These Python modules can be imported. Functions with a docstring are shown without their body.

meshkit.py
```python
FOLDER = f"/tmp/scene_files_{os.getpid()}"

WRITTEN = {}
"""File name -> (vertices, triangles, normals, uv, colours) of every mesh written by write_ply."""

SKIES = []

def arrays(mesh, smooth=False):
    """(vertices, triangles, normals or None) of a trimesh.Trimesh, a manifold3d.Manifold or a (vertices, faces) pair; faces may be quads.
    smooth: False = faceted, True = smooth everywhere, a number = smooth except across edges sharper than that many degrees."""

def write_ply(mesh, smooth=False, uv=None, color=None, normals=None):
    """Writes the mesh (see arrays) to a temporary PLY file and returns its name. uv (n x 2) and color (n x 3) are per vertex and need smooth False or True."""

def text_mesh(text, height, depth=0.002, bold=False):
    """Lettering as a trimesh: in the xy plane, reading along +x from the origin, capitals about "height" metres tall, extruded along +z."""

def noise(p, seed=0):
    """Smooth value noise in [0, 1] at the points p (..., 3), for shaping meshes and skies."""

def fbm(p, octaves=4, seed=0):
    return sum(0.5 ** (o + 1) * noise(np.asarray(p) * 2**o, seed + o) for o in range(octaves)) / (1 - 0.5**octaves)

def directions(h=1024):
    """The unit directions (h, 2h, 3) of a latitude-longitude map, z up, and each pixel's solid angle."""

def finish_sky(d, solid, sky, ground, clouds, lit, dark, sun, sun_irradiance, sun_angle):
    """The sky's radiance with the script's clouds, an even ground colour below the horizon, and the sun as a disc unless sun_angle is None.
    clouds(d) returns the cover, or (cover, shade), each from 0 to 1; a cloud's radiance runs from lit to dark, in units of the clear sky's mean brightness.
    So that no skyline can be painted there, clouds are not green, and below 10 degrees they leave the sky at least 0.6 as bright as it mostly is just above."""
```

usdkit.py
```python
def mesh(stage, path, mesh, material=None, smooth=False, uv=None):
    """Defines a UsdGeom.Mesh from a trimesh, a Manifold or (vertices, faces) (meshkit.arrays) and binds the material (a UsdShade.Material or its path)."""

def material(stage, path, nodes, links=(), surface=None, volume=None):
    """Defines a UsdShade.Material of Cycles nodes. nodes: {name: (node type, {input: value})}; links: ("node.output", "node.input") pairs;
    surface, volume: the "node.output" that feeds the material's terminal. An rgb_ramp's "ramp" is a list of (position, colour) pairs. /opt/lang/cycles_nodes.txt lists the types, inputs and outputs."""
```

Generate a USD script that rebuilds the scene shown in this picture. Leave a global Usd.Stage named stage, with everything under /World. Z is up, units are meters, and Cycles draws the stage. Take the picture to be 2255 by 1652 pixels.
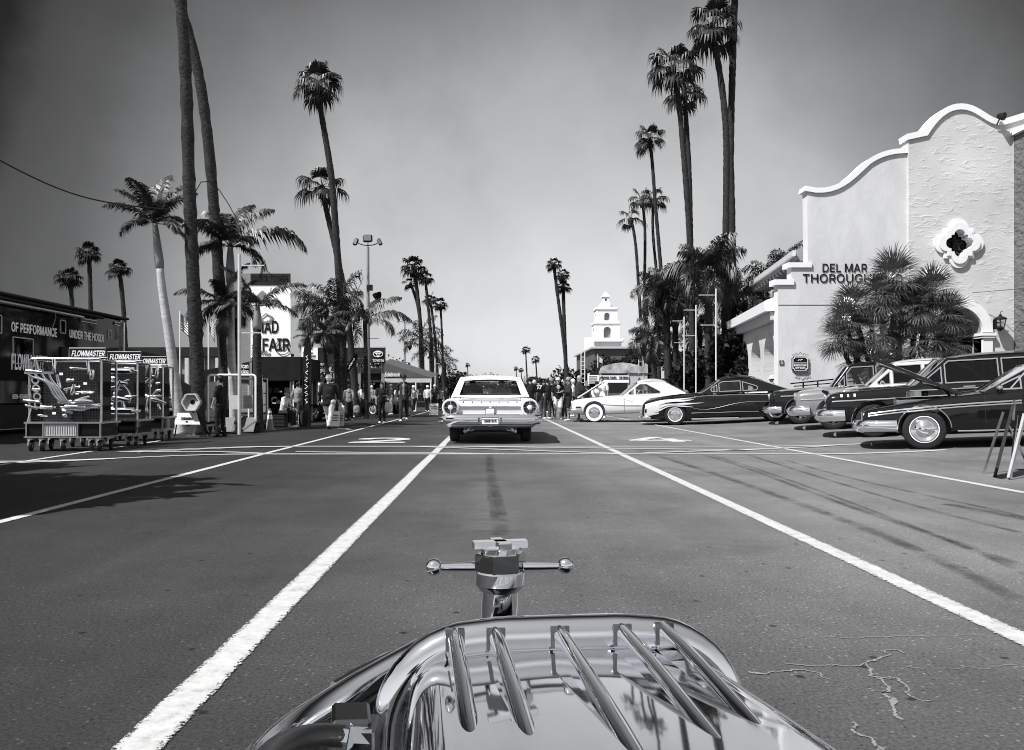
import math, numpy as np, trimesh, manifold3d as m3, usdkit, meshkit
from shapely.geometry import Polygon, box as sbox, LineString, Point
from shapely.ops import unary_union
from shapely import affinity
from pxr import Usd, UsdGeom, UsdLux, UsdShade, Gf, Sdf, Vt

stage = Usd.Stage.CreateInMemory()
UsdGeom.SetStageUpAxis(stage, UsdGeom.Tokens.z)
UsdGeom.SetStageMetersPerUnit(stage, 1.0)
UsdGeom.Xform.Define(stage, '/World'); UsdGeom.Scope.Define(stage, '/World/Looks')
pi, rad = math.pi, math.radians

# ------------------------------------------------------------------ camera, sky, sun, exposure
EYE = 1.05                                    # eye height of somebody seated low in an open roadster
FOCAL, WIDE, VX, VY = 1770.0, 2254.0, 1085.0, 870.0     # focal length, width and vanishing point in the same unit
cam = UsdGeom.Camera.Define(stage, '/World/camera')
cam.CreateHorizontalApertureAttr(36.0)
cam.CreateFocalLengthAttr(36.0 * FOCAL / WIDE)
cam.CreateHorizontalApertureOffsetAttr((WIDE / 2 - VX) / WIDE * 36.0)
cam.CreateVerticalApertureOffsetAttr((VY - 826.0) / WIDE * 36.0)
cam.CreateFStopAttr(0.0)
cam.CreateClippingRangeAttr(Gf.Vec2f(0.05, 20000))
cam.AddTranslateOp().Set(Gf.Vec3d(0, 0, EYE)); cam.AddRotateXOp().Set(90.0)
cam.CreateExposureAttr(0.9)

SUN = np.array([-0.50, -0.36, 0.79]); SUN /= np.linalg.norm(SUN)
el, az = math.asin(SUN[2]), math.atan2(SUN[0], SUN[1])
sun = UsdLux.DistantLight.Define(stage, '/World/sun')
sun.CreateIntensityAttr(1.15); sun.CreateAngleAttr(0.5); sun.CreateNormalizeAttr(True)
sun.CreateColorAttr(Gf.Vec3f(1.0, 0.99, 0.98))
zz = SUN; xx = np.cross([0, 0, 1], zz); xx /= np.linalg.norm(xx); yy = np.cross(zz, xx)
sun.AddTransformOp().Set(Gf.Matrix4d(*xx, 0, *yy, 0, *zz, 0, 0, 0, 0, 1))

# a hazy monochrome sky: the physical sky without its colour, brightest in the haze at the end of the road, darkest at right angles to it, pale again overhead
dome = UsdLux.DomeLight.Define(stage, '/World/sky'); dome.CreateIntensityAttr(1.0)
HAZE = np.array([0.085, 1.0, 0.14]); HAZE /= np.linalg.norm(HAZE)
skym = usdkit.material(stage, '/World/Looks/sky', {
    'tc': ('texture_coordinate', {}),
    'sky': ('sky_texture', {'sky_type': 'single_scattering', 'sun_disc': False, 'sun_elevation': el, 'sun_rotation': az, 'aerosol_density': 1.0}),
    'bw': ('rgb_to_bw', {}),
    'dot': ('vector_math', {'math_type': 'dot_product', 'vector2': tuple(HAZE)}),
    'nz': ('noise_texture', {'scale': 2.6, 'detail': 6.0, 'roughness': 0.55}),
    'nzm': ('map_range', {'from_min': 0.3, 'from_max': 0.7, 'to_min': -0.026, 'to_max': 0.026}),
    'add': ('math', {'math_type': 'add'}),
    'fall': ('rgb_ramp', {'ramp': [(0.0, (.95,) * 3), (0.28, (.88,) * 3), (0.48, (.45,) * 3), (0.66, (.09,) * 3), (0.75, (.035,) * 3), (0.79, (.042,) * 3), (0.815, (.13,) * 3), (0.85, (.18,) * 3), (0.90, (.35,) * 3), (0.948, (.60,) * 3), (0.957, (.69,) * 3), (0.968, (.80,) * 3), (0.99, (.92,) * 3), (1.0, (1.0,) * 3)]}),
    'sz': ('separate_xyz', {}), 'lift': ('rgb_ramp', {'ramp': [(0.0, (1.0,) * 3), (0.24, (1.0,) * 3), (0.36, (.90,) * 3), (0.45, (.74,) * 3), (0.60, (.80,) * 3), (1.0, (1.0,) * 3)]}), 'fl': ('math', {'math_type': 'multiply'}),
    'flat': ('math', {'math_type': 'power', 'value2': 0.35}),
    'gain': ('math', {'math_type': 'multiply', 'value2': 1.62}),
    'mul': ('math', {'math_type': 'multiply'}),
    'tint': ('combine_color', {}),
    'g': ('math', {'math_type': 'multiply', 'value2': 1.0}), 'r': ('math', {'math_type': 'multiply', 'value2': 0.985}), 'b': ('math', {'math_type': 'multiply', 'value2': 1.02}),
    'bg': ('background_shader', {'strength': 0.15})},
    [('sky.color', 'bw.color'), ('tc.generated', 'dot.vector1'), ('tc.generated', 'nz.vector'), ('nz.fac', 'nzm.value'), ('nzm.result', 'add.value1'), ('dot.value', 'add.value2'),
     ('add.value', 'fall.fac'), ('bw.val', 'flat.value1'), ('flat.value', 'gain.value1'), ('gain.value', 'mul.value1'), ('fall.color', 'fl.value1'), ('tc.generated', 'sz.vector'), ('sz.z', 'lift.fac'), ('lift.color', 'fl.value2'), ('fl.value', 'mul.value2'),
     ('mul.value', 'r.value1'), ('mul.value', 'g.value1'), ('mul.value', 'b.value1'), ('r.value', 'tint.r'), ('g.value', 'tint.g'), ('b.value', 'tint.b'), ('tint.color', 'bg.color')], surface='bg.background')
UsdShade.MaterialBindingAPI.Apply(dome.GetPrim()).Bind(skym)
dome.GetPrim().SetCustomDataByKey('kind', 'structure')
for k, v in (('label', 'pale hazy sky fading to dark grey overhead'), ('category', 'sky')):
    dome.GetPrim().SetCustomDataByKey(k, v)

# ------------------------------------------------------------------ helpers
used = {}
def numbered(path):
    n = used.get(path, 0); used[path] = n + 1
    return path if n == 0 else f'{path}_{n:03d}'

def info(p, label=None, cat=None, group=None, kind=None):
    p = p.GetPrim() if hasattr(p, 'GetPrim') else p
    for k, v in (('label', label), ('category', cat), ('group', group), ('kind', kind)):
        if v: p.SetCustomDataByKey(k, v)
    return p

def thing(name, label, cat, loc=(0, 0, 0), rz=0.0, group=None, pitch=0.0):
    x = UsdGeom.Xform.Define(stage, numbered('/World/' + name))
    x.AddTranslateOp().Set(Gf.Vec3d(*map(float, loc))); x.AddRotateZOp().Set(float(math.degrees(rz)))
    if pitch: x.AddRotateYOp().Set(float(math.degrees(pitch)))
    return info(x, label, cat, group)

def group_part(name, parent, loc=(0, 0, 0), rot=(0, 0, 0), scale=1.0):
    x = UsdGeom.Xform.Define(stage, numbered(f'{parent.GetPath()}/{name}'))
    x.AddTranslateOp().Set(Gf.Vec3d(*map(float, loc))); x.AddRotateXYZOp().Set(Gf.Vec3f(*map(float, rot)))
    if scale != 1.0: x.AddScaleOp().Set(Gf.Vec3f(scale, scale, scale))
    return x.GetPrim()

def part(name, mesh, mat, parent=None, smooth=False, label=None):
    path = numbered((str(parent.GetPath()) if parent is not None else '/World') + '/' + name)
    if isinstance(mesh, MB): mesh = mesh.get()
    m = usdkit.mesh(stage, path, mesh, mat, smooth=smooth)
    if label: info(m, label)
    return m.GetPrim()

def single(name, mesh, mat, label, cat, group=None, kind=None, smooth=False):
    return info(part(name, mesh, mat, None, smooth), label, cat, group, kind)

def dup(src, loc, rz=0.0, label=None, group=None):
    was = src.GetCustomData()
    t = thing(src.GetName().split('_0')[0], label or was['label'], was['category'], loc, rz, group or was.get('group'))
    t.GetReferences().AddInternalReference(src.GetPath()); t.SetInstanceable(True)
    return t

def rotm(rx=0, ry=0, rz=0):
    return trimesh.transformations.euler_matrix(rx, ry, rz)[:3, :3]

def frame_from(d, up=(0, 0, 1)):
    d = np.asarray(d, float); d = d / np.linalg.norm(d)
    a = np.cross(up, d)
    if np.linalg.norm(a) < 1e-6: a = np.cross((0, 1, 0), d)
    a /= np.linalg.norm(a); b = np.cross(d, a)
    return a, b, d

class MB:
    """collects vertices and triangles of one mesh"""
    def __init__(s): s.v, s.f, s.n = [], [], 0
    def add(s, v, f):
        v = np.asarray(v, float); f = np.asarray(f, int)
        if f.ndim == 2 and f.shape[1] == 4: f = np.vstack([f[:, [0, 1, 2]], f[:, [0, 2, 3]]])
        s.v.append(v); s.f.append(f + s.n); s.n += len(v); return s
    def tm(s, m, R=None, t=(0, 0, 0)):
        if hasattr(m, 'to_mesh'):
            q = m.to_mesh(); v, f = q.vert_properties[:, :3], q.tri_verts
        else: v, f = np.asarray(m.vertices), np.asarray(m.faces)
        if R is not None: v = v @ np.asarray(R).T
        return s.add(v + np.asarray(t), f)
    def box(s, c, size, R=None, ch=0.0):
        x, y, z = np.asarray(size, float) / 2
        if ch > 0:
            c0 = min(ch, x * .9, y * .9, z * .9); pts = []
            for a in (-1, 1):
                for b in (-1, 1):
                    for d in (-1, 1):
                        pts += [(a * x, b * (y - c0), d * (z - c0)), (a * (x - c0), b * y, d * (z - c0)), (a * (x - c0), b * (y - c0), d * z)]
            return s.tm(m3.Manifold.hull_points(np.array(pts)), R, c)
        v = np.array([(a * x, b * y, d * z) for a in (-1, 1) for b in (-1, 1) for d in (-1, 1)])
        f = [(0, 1, 3, 2), (4, 6, 7, 5), (0, 4, 5, 1), (2, 3, 7, 6), (0, 2, 6, 4), (1, 5, 7, 3)]
        if R is not None: v = v @ np.asarray(R).T
        return s.add(v + np.asarray(c), f)
    def bar(s, p0, p1, w, h=None, up=(0, 0, 1)):
        p0, p1 = np.asarray(p0, float), np.asarray(p1, float); h = h or w
        a, b, d = frame_from(p1 - p0, up)
        v = [p + a * i * w / 2 + b * j * h / 2 for p in (p0, p1) for i, j in ((-1, -1), (1, -1), (1, 1), (-1, 1))]
        return s.add(v, [(0, 3, 2, 1), (4, 5, 6, 7), (0, 1, 5, 4), (1, 2, 6, 5), (2, 3, 7, 6), (3, 0, 4, 7)])
    def tube(s, pts, r, n=8, cap=True, flat=1.0):
        pts = np.asarray(pts, float); r = np.broadcast_to(np.asarray(r, float), (len(pts),))
        t = np.gradient(pts, axis=0); t /= np.maximum(np.linalg.norm(t, axis=1, keepdims=True), 1e-9)
        a = np.cross(t[0], (0, 0, 1)) if abs(t[0][2]) < .9 else np.cross(t[0], (1, 0, 0))
        ring, ang = [], np.linspace(0, 2 * pi, n, endpoint=False)
        for p, d, q in zip(pts, t, r):
            a = a - d * (a @ d); a /= max(np.linalg.norm(a), 1e-9); b = np.cross(d, a)
            ring.append(p + q * (np.cos(ang)[:, None] * a + flat * np.sin(ang)[:, None] * b))
        v = np.vstack(ring); k = np.arange(n); f = []
        for i in range(len(pts) - 1):
            f.append(np.stack([i * n + k, i * n + (k + 1) % n, (i + 1) * n + (k + 1) % n, (i + 1) * n + k], 1))
        f = np.vstack(f); f = np.vstack([f[:, [0, 1, 2]], f[:, [0, 2, 3]]])
        if cap:
            m = len(v); v = np.vstack([v, pts[0], pts[-1]]); l = (len(pts) - 1) * n
            f = np.vstack([f, np.stack([np.full(n, m), (k + 1) % n, k], 1), np.stack([np.full(n, m + 1), l + k, l + (k + 1) % n], 1)])
        return s.add(v, f)
    def lathe(s, prof, n=24, c=(0, 0, 0), R=None):
        """prof: (radius, height) pairs turned about the z axis"""
        prof = np.asarray(prof, float); ang = np.linspace(0, 2 * pi, n, endpoint=False); k = np.arange(n)
        v = np.vstack([np.stack([r * np.cos(ang), r * np.sin(ang), np.full(n, h)], 1) for r, h in prof])
        f = np.vstack([np.stack([i * n + k, i * n + (k + 1) % n, (i + 1) * n + (k + 1) % n, (i + 1) * n + k], 1) for i in range(len(prof) - 1)])
        if R is not None: v = v @ np.asarray(R).T
        return s.add(v + np.asarray(c), f)
    def ball(s, c, r, sub=2, R=None):
        m = trimesh.creation.icosphere(sub, 1.0); v = np.asarray(m.vertices) * np.asarray(r)
        if R is not None: v = v @ np.asarray(R).T
        return s.add(v + np.asarray(c), m.faces)
    def poly(s, pg, depth, T=None):
        """shapely polygon in xy, extruded along z by depth, then T (4x4) applied"""
        for g in getattr(pg, 'geoms', [pg]):
            if g.is_empty or g.area < 1e-9: continue
            m = trimesh.creation.extrude_polygon(g, depth, engine='earcut')
            if T is not None: m.apply_transform(T)
            s.tm(m)
        return s
    def grid(s, P):
        """P (m, n, 3) points -> sheet"""
        m, n = P.shape[:2]; i = np.arange(m * n).reshape(m, n)
        return s.add(P.reshape(-1, 3), np.stack([i[:-1, :-1], i[:-1, 1:], i[1:, 1:], i[1:, :-1]], -1).reshape(-1, 4))
    def text(s, txt, height, T, depth=0.004, bold=False, width=None, center=False):
        m = meshkit.text_mesh(txt, height, depth, bold)
        if width: m.apply_scale([width / m.bounds[1, 0], 1, 1])
        if center: m.apply_translation([-m.bounds[:, 0].mean(), 0, 0])
        m.apply_transform(T); return s.tm(m)
    def get(s): return trimesh.Trimesh(np.vstack(s.v), np.vstack(s.f), process=False)

def basis(o, ex, ey, ez=None):
    ex, ey = np.asarray(ex, float), np.asarray(ey, float); ez = np.cross(ex, ey) if ez is None else np.asarray(ez, float)
    T = np.eye(4); T[:3, 0], T[:3, 1], T[:3, 2], T[:3, 3] = ex, ey, ez, o
    return T

def rrect(w, h, r, cx=0, cy=0, res=5):
    return sbox(cx - w / 2 + r, cy - h / 2 + r, cx + w / 2 - r, cy + h / 2 - r).buffer(r, quad_segs=res)

def smooth01(t): t = np.clip(t, 0, 1); return t * t * (3 - 2 * t)
def ground(x):
    """the street falls a little to the left gutter and the car park rises to the right"""
    return float(-0.13 * smooth01((-x - 4.2) / 4.5) + 0.34 * smooth01((x - 5.6) / 8.0))
def at(px, py, Y):                      # where a line of sight meets the upright plane Y metres ahead
    return np.array([(px - VX) / FOCAL * Y, Y, EYE - (py - VY) / FOCAL * Y])
def on_ground(px, py):
    Y = EYE * FOCAL / (py - VY)
    for _ in range(20): Y = (EYE - ground((px - VX) / FOCAL * Y)) * FOCAL / (py - VY)
    p = at(px, py, Y); p[2] = ground(p[0]); return p
def gp(px, Y): x = (px - VX) / FOCAL * Y; return np.array([x, Y, ground(x)])

# ------------------------------------------------------------------ materials (the photograph is monochrome: every colour is a grey)
def mat(name, g, rough=0.6, metal=0.0, var=0.0, scale=6.0, bump=0.0, bscale=30.0, coat=0.0, spec=0.5, stretch=None, detail=4.0, trans=0.0, bdist=0.01, rvar=0.0):
    c = tuple(np.array([0.985, 0.995, 1.02]) * g)
    if g < .05 and rough > .45 and spec == .5: spec = .12
    n = {'p': ('principled_bsdf', {'base_color': c, 'roughness': rough, 'metallic': metal, 'coat_weight': coat, 'coat_roughness': 0.04, 'specular_ior_level': spec})}
    l = []
    if var or bump or rvar:
        n['tc'] = ('texture_coordinate', {}); src = 'tc.object'
        if stretch:
            n['mp'] = ('mapping', {'scale': stretch}); l.append((src, 'mp.vector')); src = 'mp.vector'
    if var:
        lo, hi = (tuple(np.array([0.985, 0.995, 1.02]) * g * q) for q in (1 - var, 1 + var))
        n['n'] = ('noise_texture', {'scale': scale, 'detail': detail, 'roughness': 0.62}); n['r'] = ('rgb_ramp', {'ramp': [(0.3, lo), (0.7, hi)]})
        l += [(src, 'n.vector'), ('n.fac', 'r.fac'), ('r.color', 'p.base_color')]
    if rvar:
        n['n3'] = ('noise_texture', {'scale': scale * 1.7, 'detail': 3.0}); n['r3'] = ('map_range', {'from_min': .3, 'from_max': .7, 'to_min': rough, 'to_max': rough + rvar})
        l += [(src, 'n3.vector'), ('n3.fac', 'r3.value'), ('r3.result', 'p.roughness')]
    if bump:
        n['n2'] = ('noise_texture', {'scale': bscale, 'detail': 3.0}); n['b'] = ('bump', {'strength': bump, 'distance': bdist})
        l += [(src, 'n2.vector'), ('n2.fac', 'b.height'), ('b.normal', 'p.normal')]
    if trans:
        n['t'] = ('translucent_bsdf', {'color': c}); n['m'] = ('mix_closure', {'fac': trans}); l += [('p.BSDF', 'm.closure1'), ('t.BSDF', 'm.closure2')]
        return usdkit.material(stage, '/World/Looks/' + name, n, l, surface='m.closure')
    return usdkit.material(stage, '/World/Looks/' + name, n, l, surface='p.BSDF')

def stucco_mat(name, g):
    """hand trowelled plaster: sparse raised smears on a nearly smooth wall"""
    n = {'tc': ('texture_coordinate', {}), 'mp': ('mapping', {'scale': (1.0, 1.0, 2.6), 'rotation': (0, .35, 0)}), 'n': ('noise_texture', {'scale': 2.1, 'detail': 4.0, 'roughness': .6, 'distortion': .5}), 'r': ('map_range', {'range_type': 'smoothstep', 'from_min': .50, 'from_max': .78, 'to_min': 0.0, 'to_max': 1.0}),
         'f': ('noise_texture', {'scale': 11.0, 'detail': 4.0}), 'fm': ('math', {'math_type': 'multiply_add', 'value2': .12}), 'b': ('bump', {'strength': .34, 'distance': .05}), 'v': ('noise_texture', {'scale': .45, 'detail': 5.0, 'roughness': .6}), 'c': ('rgb_ramp', {'ramp': [(.3, (g * .80,) * 3), (.7, (g * 1.08,) * 3)]}), 'p': ('principled_bsdf', {'roughness': .92})}
    l = [('tc.object', 'mp.vector'), ('mp.vector', 'n.vector'), ('n.fac', 'r.value'), ('tc.object', 'f.vector'), ('f.fac', 'fm.value1'), ('r.result', 'fm.value3'), ('fm.value', 'b.height'), ('b.normal', 'p.normal'), ('tc.object', 'v.vector'), ('v.fac', 'c.fac'), ('c.color', 'p.base_color')]
    return usdkit.material(stage, '/World/Looks/' + name, n, l, surface='p.BSDF')

def glass(name, tint, ior=1.45):
    return usdkit.material(stage, '/World/Looks/' + name, {
        't': ('transparent_bsdf', {'color': (tint,) * 3}), 'g': ('glossy_bsdf', {'color': (.95,) * 3, 'roughness': 0.01}), 'f': ('fresnel', {'IOR': ior}), 'm': ('mix_closure', {})},
        [('f.fac', 'm.fac'), ('t.BSDF', 'm.closure1'), ('g.BSDF', 'm.closure2')], surface='m.closure')

M = dict(
    chrome=mat('chrome', .86, .035, 1.0, rvar=.05, scale=9), steel=mat('steel', .62, .22, 1.0, var=.12), black=mat('black', .012, .5, var=.2), gloss_black=mat('gloss_black', .006, .05, spec=.38),
    gloss_white=mat('gloss_white', .60, .22, coat=.8, var=.03, scale=2), gloss_grey=mat('gloss_grey', .15, .2, coat=.9), rubber=mat('rubber', .018, .75, var=.2, scale=20, bump=.3, bscale=60),
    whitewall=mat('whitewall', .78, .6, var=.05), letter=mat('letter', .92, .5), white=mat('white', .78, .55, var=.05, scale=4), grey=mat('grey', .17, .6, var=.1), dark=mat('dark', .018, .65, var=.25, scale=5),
    mid=mat('mid', .07, .6, var=.2), pale=mat('pale', .42, .6, var=.1), glass=glass('glass', .84), dark_glass=glass('dark_glass', .25), red_lens=mat('red_lens', .03, .12, coat=1.0),
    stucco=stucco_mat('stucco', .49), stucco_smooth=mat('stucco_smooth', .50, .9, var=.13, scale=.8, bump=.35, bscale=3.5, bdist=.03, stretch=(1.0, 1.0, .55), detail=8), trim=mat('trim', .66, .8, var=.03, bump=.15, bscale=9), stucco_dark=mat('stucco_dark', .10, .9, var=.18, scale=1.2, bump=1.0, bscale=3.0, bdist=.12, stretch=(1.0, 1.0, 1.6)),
    tile=mat('tile', .22, .8, var=.3, scale=3, bump=.3), wood=mat('wood', .07, .7, var=.3, scale=3, stretch=(6, 6, 1)),
    bark=mat('bark', .026, .9, var=.75, scale=5, stretch=(1.5, 1.5, 3.5), bump=.8, bscale=10, bdist=.03), bark_pale=mat('bark_pale', .36, .85, var=.22, scale=3, stretch=(1, 1, 4), bump=.5, bscale=8, bdist=.02), sheath=mat('sheath', .16, .45, var=.25, scale=3, stretch=(1, 1, .5)),
    leaf=mat('leaf', .017, .45, var=.5, scale=2.5, trans=.18), leaf_far=mat('leaf_far', .012, .6, var=.4, scale=1.5, trans=.15), leaf_fan=mat('leaf_fan', .085, .30, var=.45, scale=3, trans=.12, spec=.7), leaf_dead=mat('leaf_dead', .09, .8, var=.3, trans=.1), hedge=mat('hedge', .012, .55, var=.6, scale=1.2, trans=.12),
    canvas_black=mat('canvas_black', .012, .85, var=.3, scale=2), canvas_grey=mat('canvas_grey', .06, .8, var=.15, scale=1), banner=mat('banner', .74, .7, var=.04, scale=.6),
    skin=mat('skin', .26, .55, var=.08, scale=12), skin_dark=mat('skin_dark', .14, .55, var=.08, scale=12), hair_dark=mat('hair_dark', .015, .55), hair_grey=mat('hair_grey', .5, .7, var=.15, scale=30), hair_mid=mat('hair_mid', .09, .6, var=.3, scale=30),
    cloth_black=mat('cloth_black', .014, .9, var=.3, scale=9, bump=.4, bscale=14), cloth_dark=mat('cloth_dark', .025, .9, var=.3, scale=9, bump=.4, bscale=14), denim=mat('denim', .045, .9, var=.3, scale=10, bump=.4, bscale=14), cloth_mid=mat('cloth_mid', .17, .9, var=.2, scale=9, bump=.4, bscale=14), cloth_light=mat('cloth_light', .48, .9, var=.15, scale=9, bump=.4, bscale=14), cloth_white=mat('cloth_white', .6, .9, var=.08, scale=9, bump=.4, bscale=14), cloth_print=mat('cloth_print', .26, .9, var=.85, scale=7, detail=1, bump=.3),
)
# ------------------------------------------------------------------ ground, markings
def asphalt():
    n = {'g': ('geometry', {}), 'xyz': ('separate_xyz', {}),
         # vignette put into the asphalt colour: darkest at the left, paler rightwards
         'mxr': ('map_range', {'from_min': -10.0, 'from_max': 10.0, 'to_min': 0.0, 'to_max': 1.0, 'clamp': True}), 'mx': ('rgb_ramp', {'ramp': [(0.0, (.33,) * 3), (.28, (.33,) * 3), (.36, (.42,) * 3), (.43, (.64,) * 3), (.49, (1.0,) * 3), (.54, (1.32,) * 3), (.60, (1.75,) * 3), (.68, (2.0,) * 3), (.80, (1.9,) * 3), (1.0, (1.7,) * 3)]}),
         'my': ('map_range', {'range_type': 'smoothstep', 'from_min': 1.9, 'from_max': 4.2, 'to_min': .58, 'to_max': 1.0}), 'mxy': ('math', {'math_type': 'multiply'}),  # same vignette along the street: asphalt colour darkened close to the viewer
         'v2': ('voronoi_texture', {'scale': 9.0, 'randomness': 1.0}), 'v2s': ('map_range', {'from_min': .10, 'from_max': .20, 'to_min': 1.0, 'to_max': 0.0, 'clamp': True}), 'v2c': ('separate_color', {}), 'v2t': ('math', {'math_type': 'greater_than', 'value2': .88}), 'v2m': ('math', {'math_type': 'multiply'}), 'v2a': ('math', {'math_type': 'multiply_add', 'value2': -.7, 'value3': 1.0}), 'q6': ('math', {'math_type': 'multiply'}),
         'n1': ('noise_texture', {'scale': .45, 'detail': 9.0, 'roughness': .68}), 'm1': ('map_range', {'from_min': .3, 'from_max': .7, 'to_min': .66, 'to_max': 1.3}),
         # tyre-worn streaks along the street
         'mp': ('mapping', {'scale': (2.6, .07, 1)}), 'n2': ('noise_texture', {'scale': 1.0, 'detail': 4.0, 'roughness': .55, 'distortion': .4}), 'm2': ('map_range', {'from_min': .35, 'from_max': .65, 'to_min': .93, 'to_max': 1.06}),
         # aggregate: pale and dark chips
         'n3': ('noise_texture', {'scale': 70.0, 'detail': 5.0, 'roughness': .8}), 'm3': ('map_range', {'from_min': .3, 'from_max': .7, 'to_min': .35, 'to_max': 1.65}),
         'v': ('voronoi_texture', {'scale': 40.0, 'randomness': 1.0}), 'vs': ('map_range', {'from_min': .10, 'from_max': .30, 'to_min': 1.0, 'to_max': 0.0, 'clamp': True}),
         'wn': ('separate_color', {}), 'wt': ('math', {'math_type': 'greater_than', 'value2': .80}), 'wm': ('math', {'math_type': 'multiply'}), 'wa': ('math', {'math_type': 'multiply_add', 'value2': 1.5, 'value3': 1.0}),
         'bt': ('math', {'math_type': 'less_than', 'value2': .16}), 'bm': ('math', {'math_type': 'multiply'}), 'ba': ('math', {'math_type': 'multiply_add', 'value2': -.75, 'value3': 1.0}),
         'q1': ('math', {'math_type': 'multiply'}), 'q2': ('math', {'math_type': 'multiply'}), 'q3': ('math', {'math_type': 'multiply'}), 'q4': ('math', {'math_type': 'multiply'}), 'q5': ('math', {'math_type': 'multiply'}),
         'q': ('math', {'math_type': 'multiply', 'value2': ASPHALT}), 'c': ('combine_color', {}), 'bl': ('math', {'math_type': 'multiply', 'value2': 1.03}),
         'b': ('bump', {'strength': .8, 'distance': .008}), 'p': ('principled_bsdf', {'roughness': .82, 'specular_ior_level': .15})}
    l = [('g.position', 'xyz.vector'), ('xyz.x', 'mxr.value'), ('mxr.result', 'mx.fac'), ('xyz.y', 'my.value'), ('mx.color', 'mxy.value1'), ('my.result', 'mxy.value2'), ('g.position', 'v2.vector'), ('v2.distance', 'v2s.value'), ('v2.color', 'v2c.color'), ('v2c.g', 'v2t.value1'), ('v2t.value', 'v2m.value1'), ('v2s.result', 'v2m.value2'), ('v2m.value', 'v2a.value1'), ('g.position', 'n1.vector'), ('n1.fac', 'm1.value'), ('g.position', 'mp.vector'), ('mp.vector', 'n2.vector'), ('n2.fac', 'm2.value'),
         ('g.position', 'n3.vector'), ('n3.fac', 'm3.value'), ('g.position', 'v.vector'), ('v.distance', 'vs.value'), ('v.color', 'wn.color'), ('wn.r', 'wt.value1'), ('wt.value', 'wm.value1'), ('vs.result', 'wm.value2'), ('wm.value', 'wa.value1'),
         ('wn.r', 'bt.value1'), ('bt.value', 'bm.value1'), ('vs.result', 'bm.value2'), ('bm.value', 'ba.value1'),
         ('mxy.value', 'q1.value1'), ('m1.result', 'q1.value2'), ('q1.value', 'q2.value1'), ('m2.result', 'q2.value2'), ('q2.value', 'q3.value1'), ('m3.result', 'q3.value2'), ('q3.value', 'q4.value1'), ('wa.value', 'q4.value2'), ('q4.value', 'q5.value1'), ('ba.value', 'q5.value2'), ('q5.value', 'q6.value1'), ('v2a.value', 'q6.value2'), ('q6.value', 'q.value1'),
         ('q.value', 'c.r'), ('q.value', 'c.g'), ('q.value', 'bl.value1'), ('bl.value', 'c.b'), ('c.color', 'p.base_color'), ('n3.fac', 'b.height'), ('b.normal', 'p.normal')]
    return usdkit.material(stage, '/World/Looks/asphalt', n, l, surface='p.BSDF')
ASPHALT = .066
M['asphalt'] = asphalt()
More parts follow.
